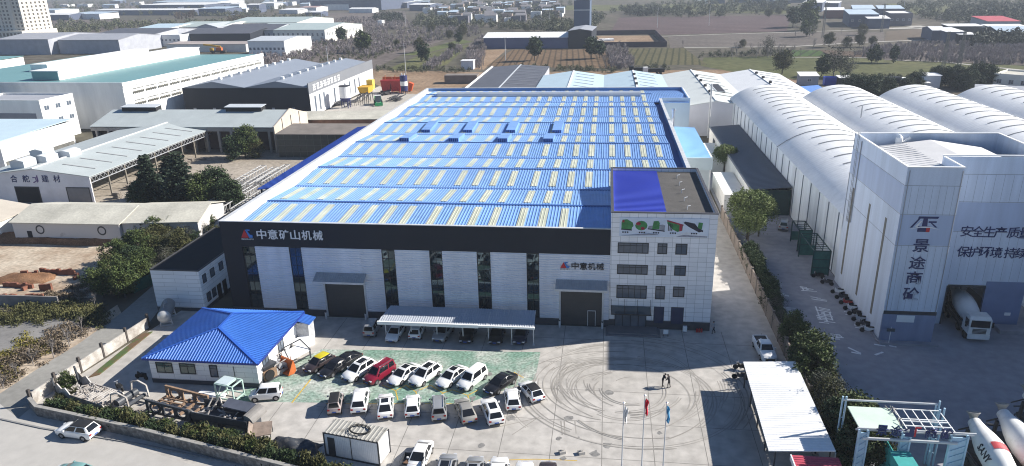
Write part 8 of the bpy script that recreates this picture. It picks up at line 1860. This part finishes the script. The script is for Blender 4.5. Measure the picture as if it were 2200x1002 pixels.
# scattered winter trees along the field edges
rr = random.Random(44)
for i in range(58):
    px, py = rr.choice([(rr.uniform(1440, 1900), rr.choice([74, 79, 84, 103, 106, 110])), (rr.uniform(1880, 2190), rr.uniform(100, 140)), (rr.uniform(600, 1010), rr.uniform(66, 120)), (rr.uniform(1010, 1050), rr.uniform(90, 150)), (rr.uniform(1290, 1360), rr.uniform(106, 152)), (rr.uniform(1560, 1720), rr.uniform(112, 128))])
    tree('bare', *G(px, py), rr.uniform(1.0, 1.9), 'bare winter tree standing among the far fields and scrub', 'bare winter trees of the fields')
for i in range(26):
    px, py = rr.choice([(rr.uniform(1460, 1900), rr.choice([76, 102])), (rr.uniform(610, 1000), rr.uniform(66, 115)), (rr.uniform(1100, 1300), rr.uniform(56, 70)), (rr.uniform(1290, 1700), rr.uniform(24, 40))])
    tree('olive', *G(px, py), rr.uniform(1.0, 2.0), 'olive-leaved tree standing among the far fields and scrub', 'olive-leaved trees of the fields')
# bushes behind the vaults
rr = random.Random(31)
for i in range(34):
    px, py = rr.choice([(2060, 190), (2040, 185), (2085, 192), (2020, 182), (2105, 188), (1860, 205), (1885, 210), (1840, 198), (1910, 208), (1950, 200)]); x, y = G(px+rr.uniform(-18, 18), py+rr.uniform(-5, 5)); tree('dark', x, y, rr.uniform(.9, 1.5), 'dark evergreen bush tree on the lane behind the vaults', 'dark bush trees behind the vaults')
# scrub and woodland beyond: one mass of bare twigs and one of dull leaves
def wood(name, polys, n, h, mt, label, seed, leafy=False, w=1.0):
    rg = np.random.default_rng(seed); V = []; area = []
    for pl_ in polys: area.append(abs(sum(a[0]*b_[1]-b_[0]*a[1] for a, b_ in zip(pl_, pl_[1:]+pl_[:1])))**.75)
    area = np.array(area)/sum(area); bases = []
    for pl_, fr_ in zip(polys, area):
        xs = [p[0] for p in pl_]; ys = [p[1] for p in pl_]; k = 0
        while k < n*fr_:
            px, py = rg.uniform(min(xs), max(xs)), rg.uniform(min(ys), max(ys)); c = False
            for (x1, y1), (x2, y2) in zip(pl_, pl_[1:]+pl_[:1]):
                if (y1 > py) != (y2 > py) and px < (x2-x1)*(py-y1)/(y2-y1)+x1: c = not c
            if c: bases.append(G(px, py)); k += 1
    for (x, y) in bases:
        d = hypot(x, y); hh = h*rg.uniform(.6, 1.2); m = 56 if not leafy else 90; sz = .03+d*.00022
        if leafy:
            c = rg.normal(size=(m, 3)); c /= np.linalg.norm(c, axis=1)[:, None]; c *= (.35+.75*rg.random(m))[:, None]*np.array([hh*.38, hh*.38, hh*.42]); c += np.array([x, y, hh*.5]); a = rg.normal(size=(m, 3))*hh*.065*w; b_ = rg.normal(size=(m, 3))*hh*.065*w
            V.append(np.stack([c-a, c+b_, c+a], 1))
        else:
            t0 = rg.random(m)[:, None]; p0 = np.array([x, y, 0])+np.array([0, 0, hh*.65])*t0+rg.normal(size=(m, 3))*np.array([.25, .25, 0])*hh*.12; dr = rg.normal(size=(m, 3)); dr[:, 2] = np.abs(dr[:, 2])+.7; dr /= np.linalg.norm(dr, axis=1)[:, None]; p1 = p0+dr*hh*.42; sd = np.cross(dr, rg.normal(size=(m, 3))); sd /= np.linalg.norm(sd, axis=1)[:, None]; sd *= sz
            V.append(np.stack([p0-sd, p0+sd, p1], 1))
    V = np.concatenate(V).reshape(-1, 3); V[:, 2] = np.maximum(V[:, 2], .02); nt = len(V)//3
    me = bpy.data.meshes.new(name); me.vertices.add(len(V)); me.vertices.foreach_set('co', V.astype(np.float32).ravel()); me.loops.add(nt*3); me.loops.foreach_set('vertex_index', np.arange(nt*3, dtype=np.int32)); me.polygons.add(nt); me.polygons.foreach_set('loop_start', np.arange(0, nt*3, 3, dtype=np.int32)); me.materials.append(mt); me.update(calc_edges=True); me.validate()
    o = bpy.data.objects.new(name, me); COL.objects.link(o); return tag(o, label, 'woodland', kind='stuff')
tw1 = M('mauve_twig', (.30, .265, .265), .95, .2, .05, island=.3, spec=.1); tw2 = M('brown_twig', (.115, .085, .06), .95, .2, .05, island=.3, spec=.1)
lf1 = leafm('far_dull_leaf', (.06, .072, .042), (.135, .135, .078)); lf2 = leafm('far_dark_leaf', (.025, .035, .025), (.06, .065, .04))
wood('bare_scrub', [[(545, 165), (520, 130), (620, 110), (700, 85), (790, 65), (960, 62), (1030, 58), (1035, 78), (960, 84), (860, 110), (800, 122), (700, 118), (640, 140)], [(905, 150), (985, 102), (1000, 106), (932, 150)], [(1000, 118), (1036, 80), (1048, 100), (1030, 148), (1008, 150)], [(1310, 150), (1300, 108), (1345, 106), (1365, 150)], [(700, 70), (730, 40), (870, 40), (900, 62)]], 1700, 3.8, tw1, 'grey mauve bare scrub and saplings covering the waste ground', 1)
wood('bare_plantation', [[(1890, 128), (1830, 122), (1880, 102), (2010, 95), (2200, 105), (2300, 110), (2300, 150), (2200, 140), (2060, 138)], [(2080, 110), (2300, 98), (2300, 115)]], 1100, 3.4, tw1, 'bare young plantation beyond the wheat field', 2)
wood('far_trees', [[(880, 62), (900, 40), (940, 45), (990, 56), (1100, 56), (1235, 55), (1240, 75), (1030, 62)], [(1270, 70), (1268, 35), (1330, 30), (1480, 42), (1690, 30), (1690, 10), (1480, 8), (1320, 20), (1300, 40)], [(1900, 28), (1960, 40), (2120, 62), (2300, 60), (2300, 15), (2100, 8), (1960, 10)], [(70, 85), (60, 60), (130, 52), (200, 50), (320, 55), (480, 52), (520, 40), (700, 40), (680, 60), (560, 66), (420, 62), (300, 66)], [(930, 45), (1190, 48), (1230, 10), (900, 8)], [(100, 30), (560, 40), (650, 8), (120, 6)]], 2300, 7.5, lf1, 'dull green belts of far trees between fields and houses', 3, True)
wood('dark_far_trees', [[(2010, 40), (2110, 50), (2200, 55), (2300, 30), (2100, 18)], [(1340, 38), (1440, 33), (1420, 22), (1350, 25)], [(1600, 26), (1690, 26), (1690, 14), (1610, 14)], [(940, 58), (985, 62), (980, 50)], [(2080, 105), (2300, 105), (2300, 92), (2110, 92)], [(800, 50), (870, 52), (860, 38), (810, 38)]], 500, 8, lf2, 'darker far tree groups on the plain', 4, True)
wood('green_scrub', [[(600, 140), (650, 100), (760, 78), (850, 88), (960, 66), (1000, 72), (900, 96), (800, 130)], [(1500, 126), (1520, 116), (1700, 112), (1690, 120)], [(800, 158), (800, 148), (1010, 152), (1010, 158)], [(40, 92), (60, 78), (90, 92), (80, 100)], [(1085, 152), (1320, 158), (1330, 150), (1100, 146)], [(1330, 158), (1450, 152), (1400, 146)], [(1830, 170), (2010, 172), (1990, 180), (1850, 178)]], 700, 2.6, lf1, 'low green scrub on the waste ground', 5, True)
wood('russet_trees', [[(488, 58), (500, 40), (530, 44), (535, 60)], [(370, 45), (420, 40), (425, 30), (380, 30)]], 90, 8, tw2, 'russet bare trees before the white far blocks', 6)
# ------------------------------------------------------------------ haze
hb_ = MB(); hb_.box(-4100, 4100, -300, 6900, -1, 75); hz = hb_.build('haze', [], None); hz['kind'] = 'stuff'; hz['label'] = 'thin blue autumn haze over the plain'
hm_ = bpy.data.materials.new('haze'); hm_.use_nodes = True; N, L_ = nodes(hm_); N.remove(N['Principled BSDF']); pv = N.new('ShaderNodeVolumePrincipled'); pv.inputs['Color'].default_value = (.80, .88, 1, 1); pv.inputs['Density'].default_value = .00022; pv.inputs['Anisotropy'].default_value = .2
L_.new(pv.outputs[0], N['Material Output'].inputs['Volume']); hz.data.materials.append(hm_)
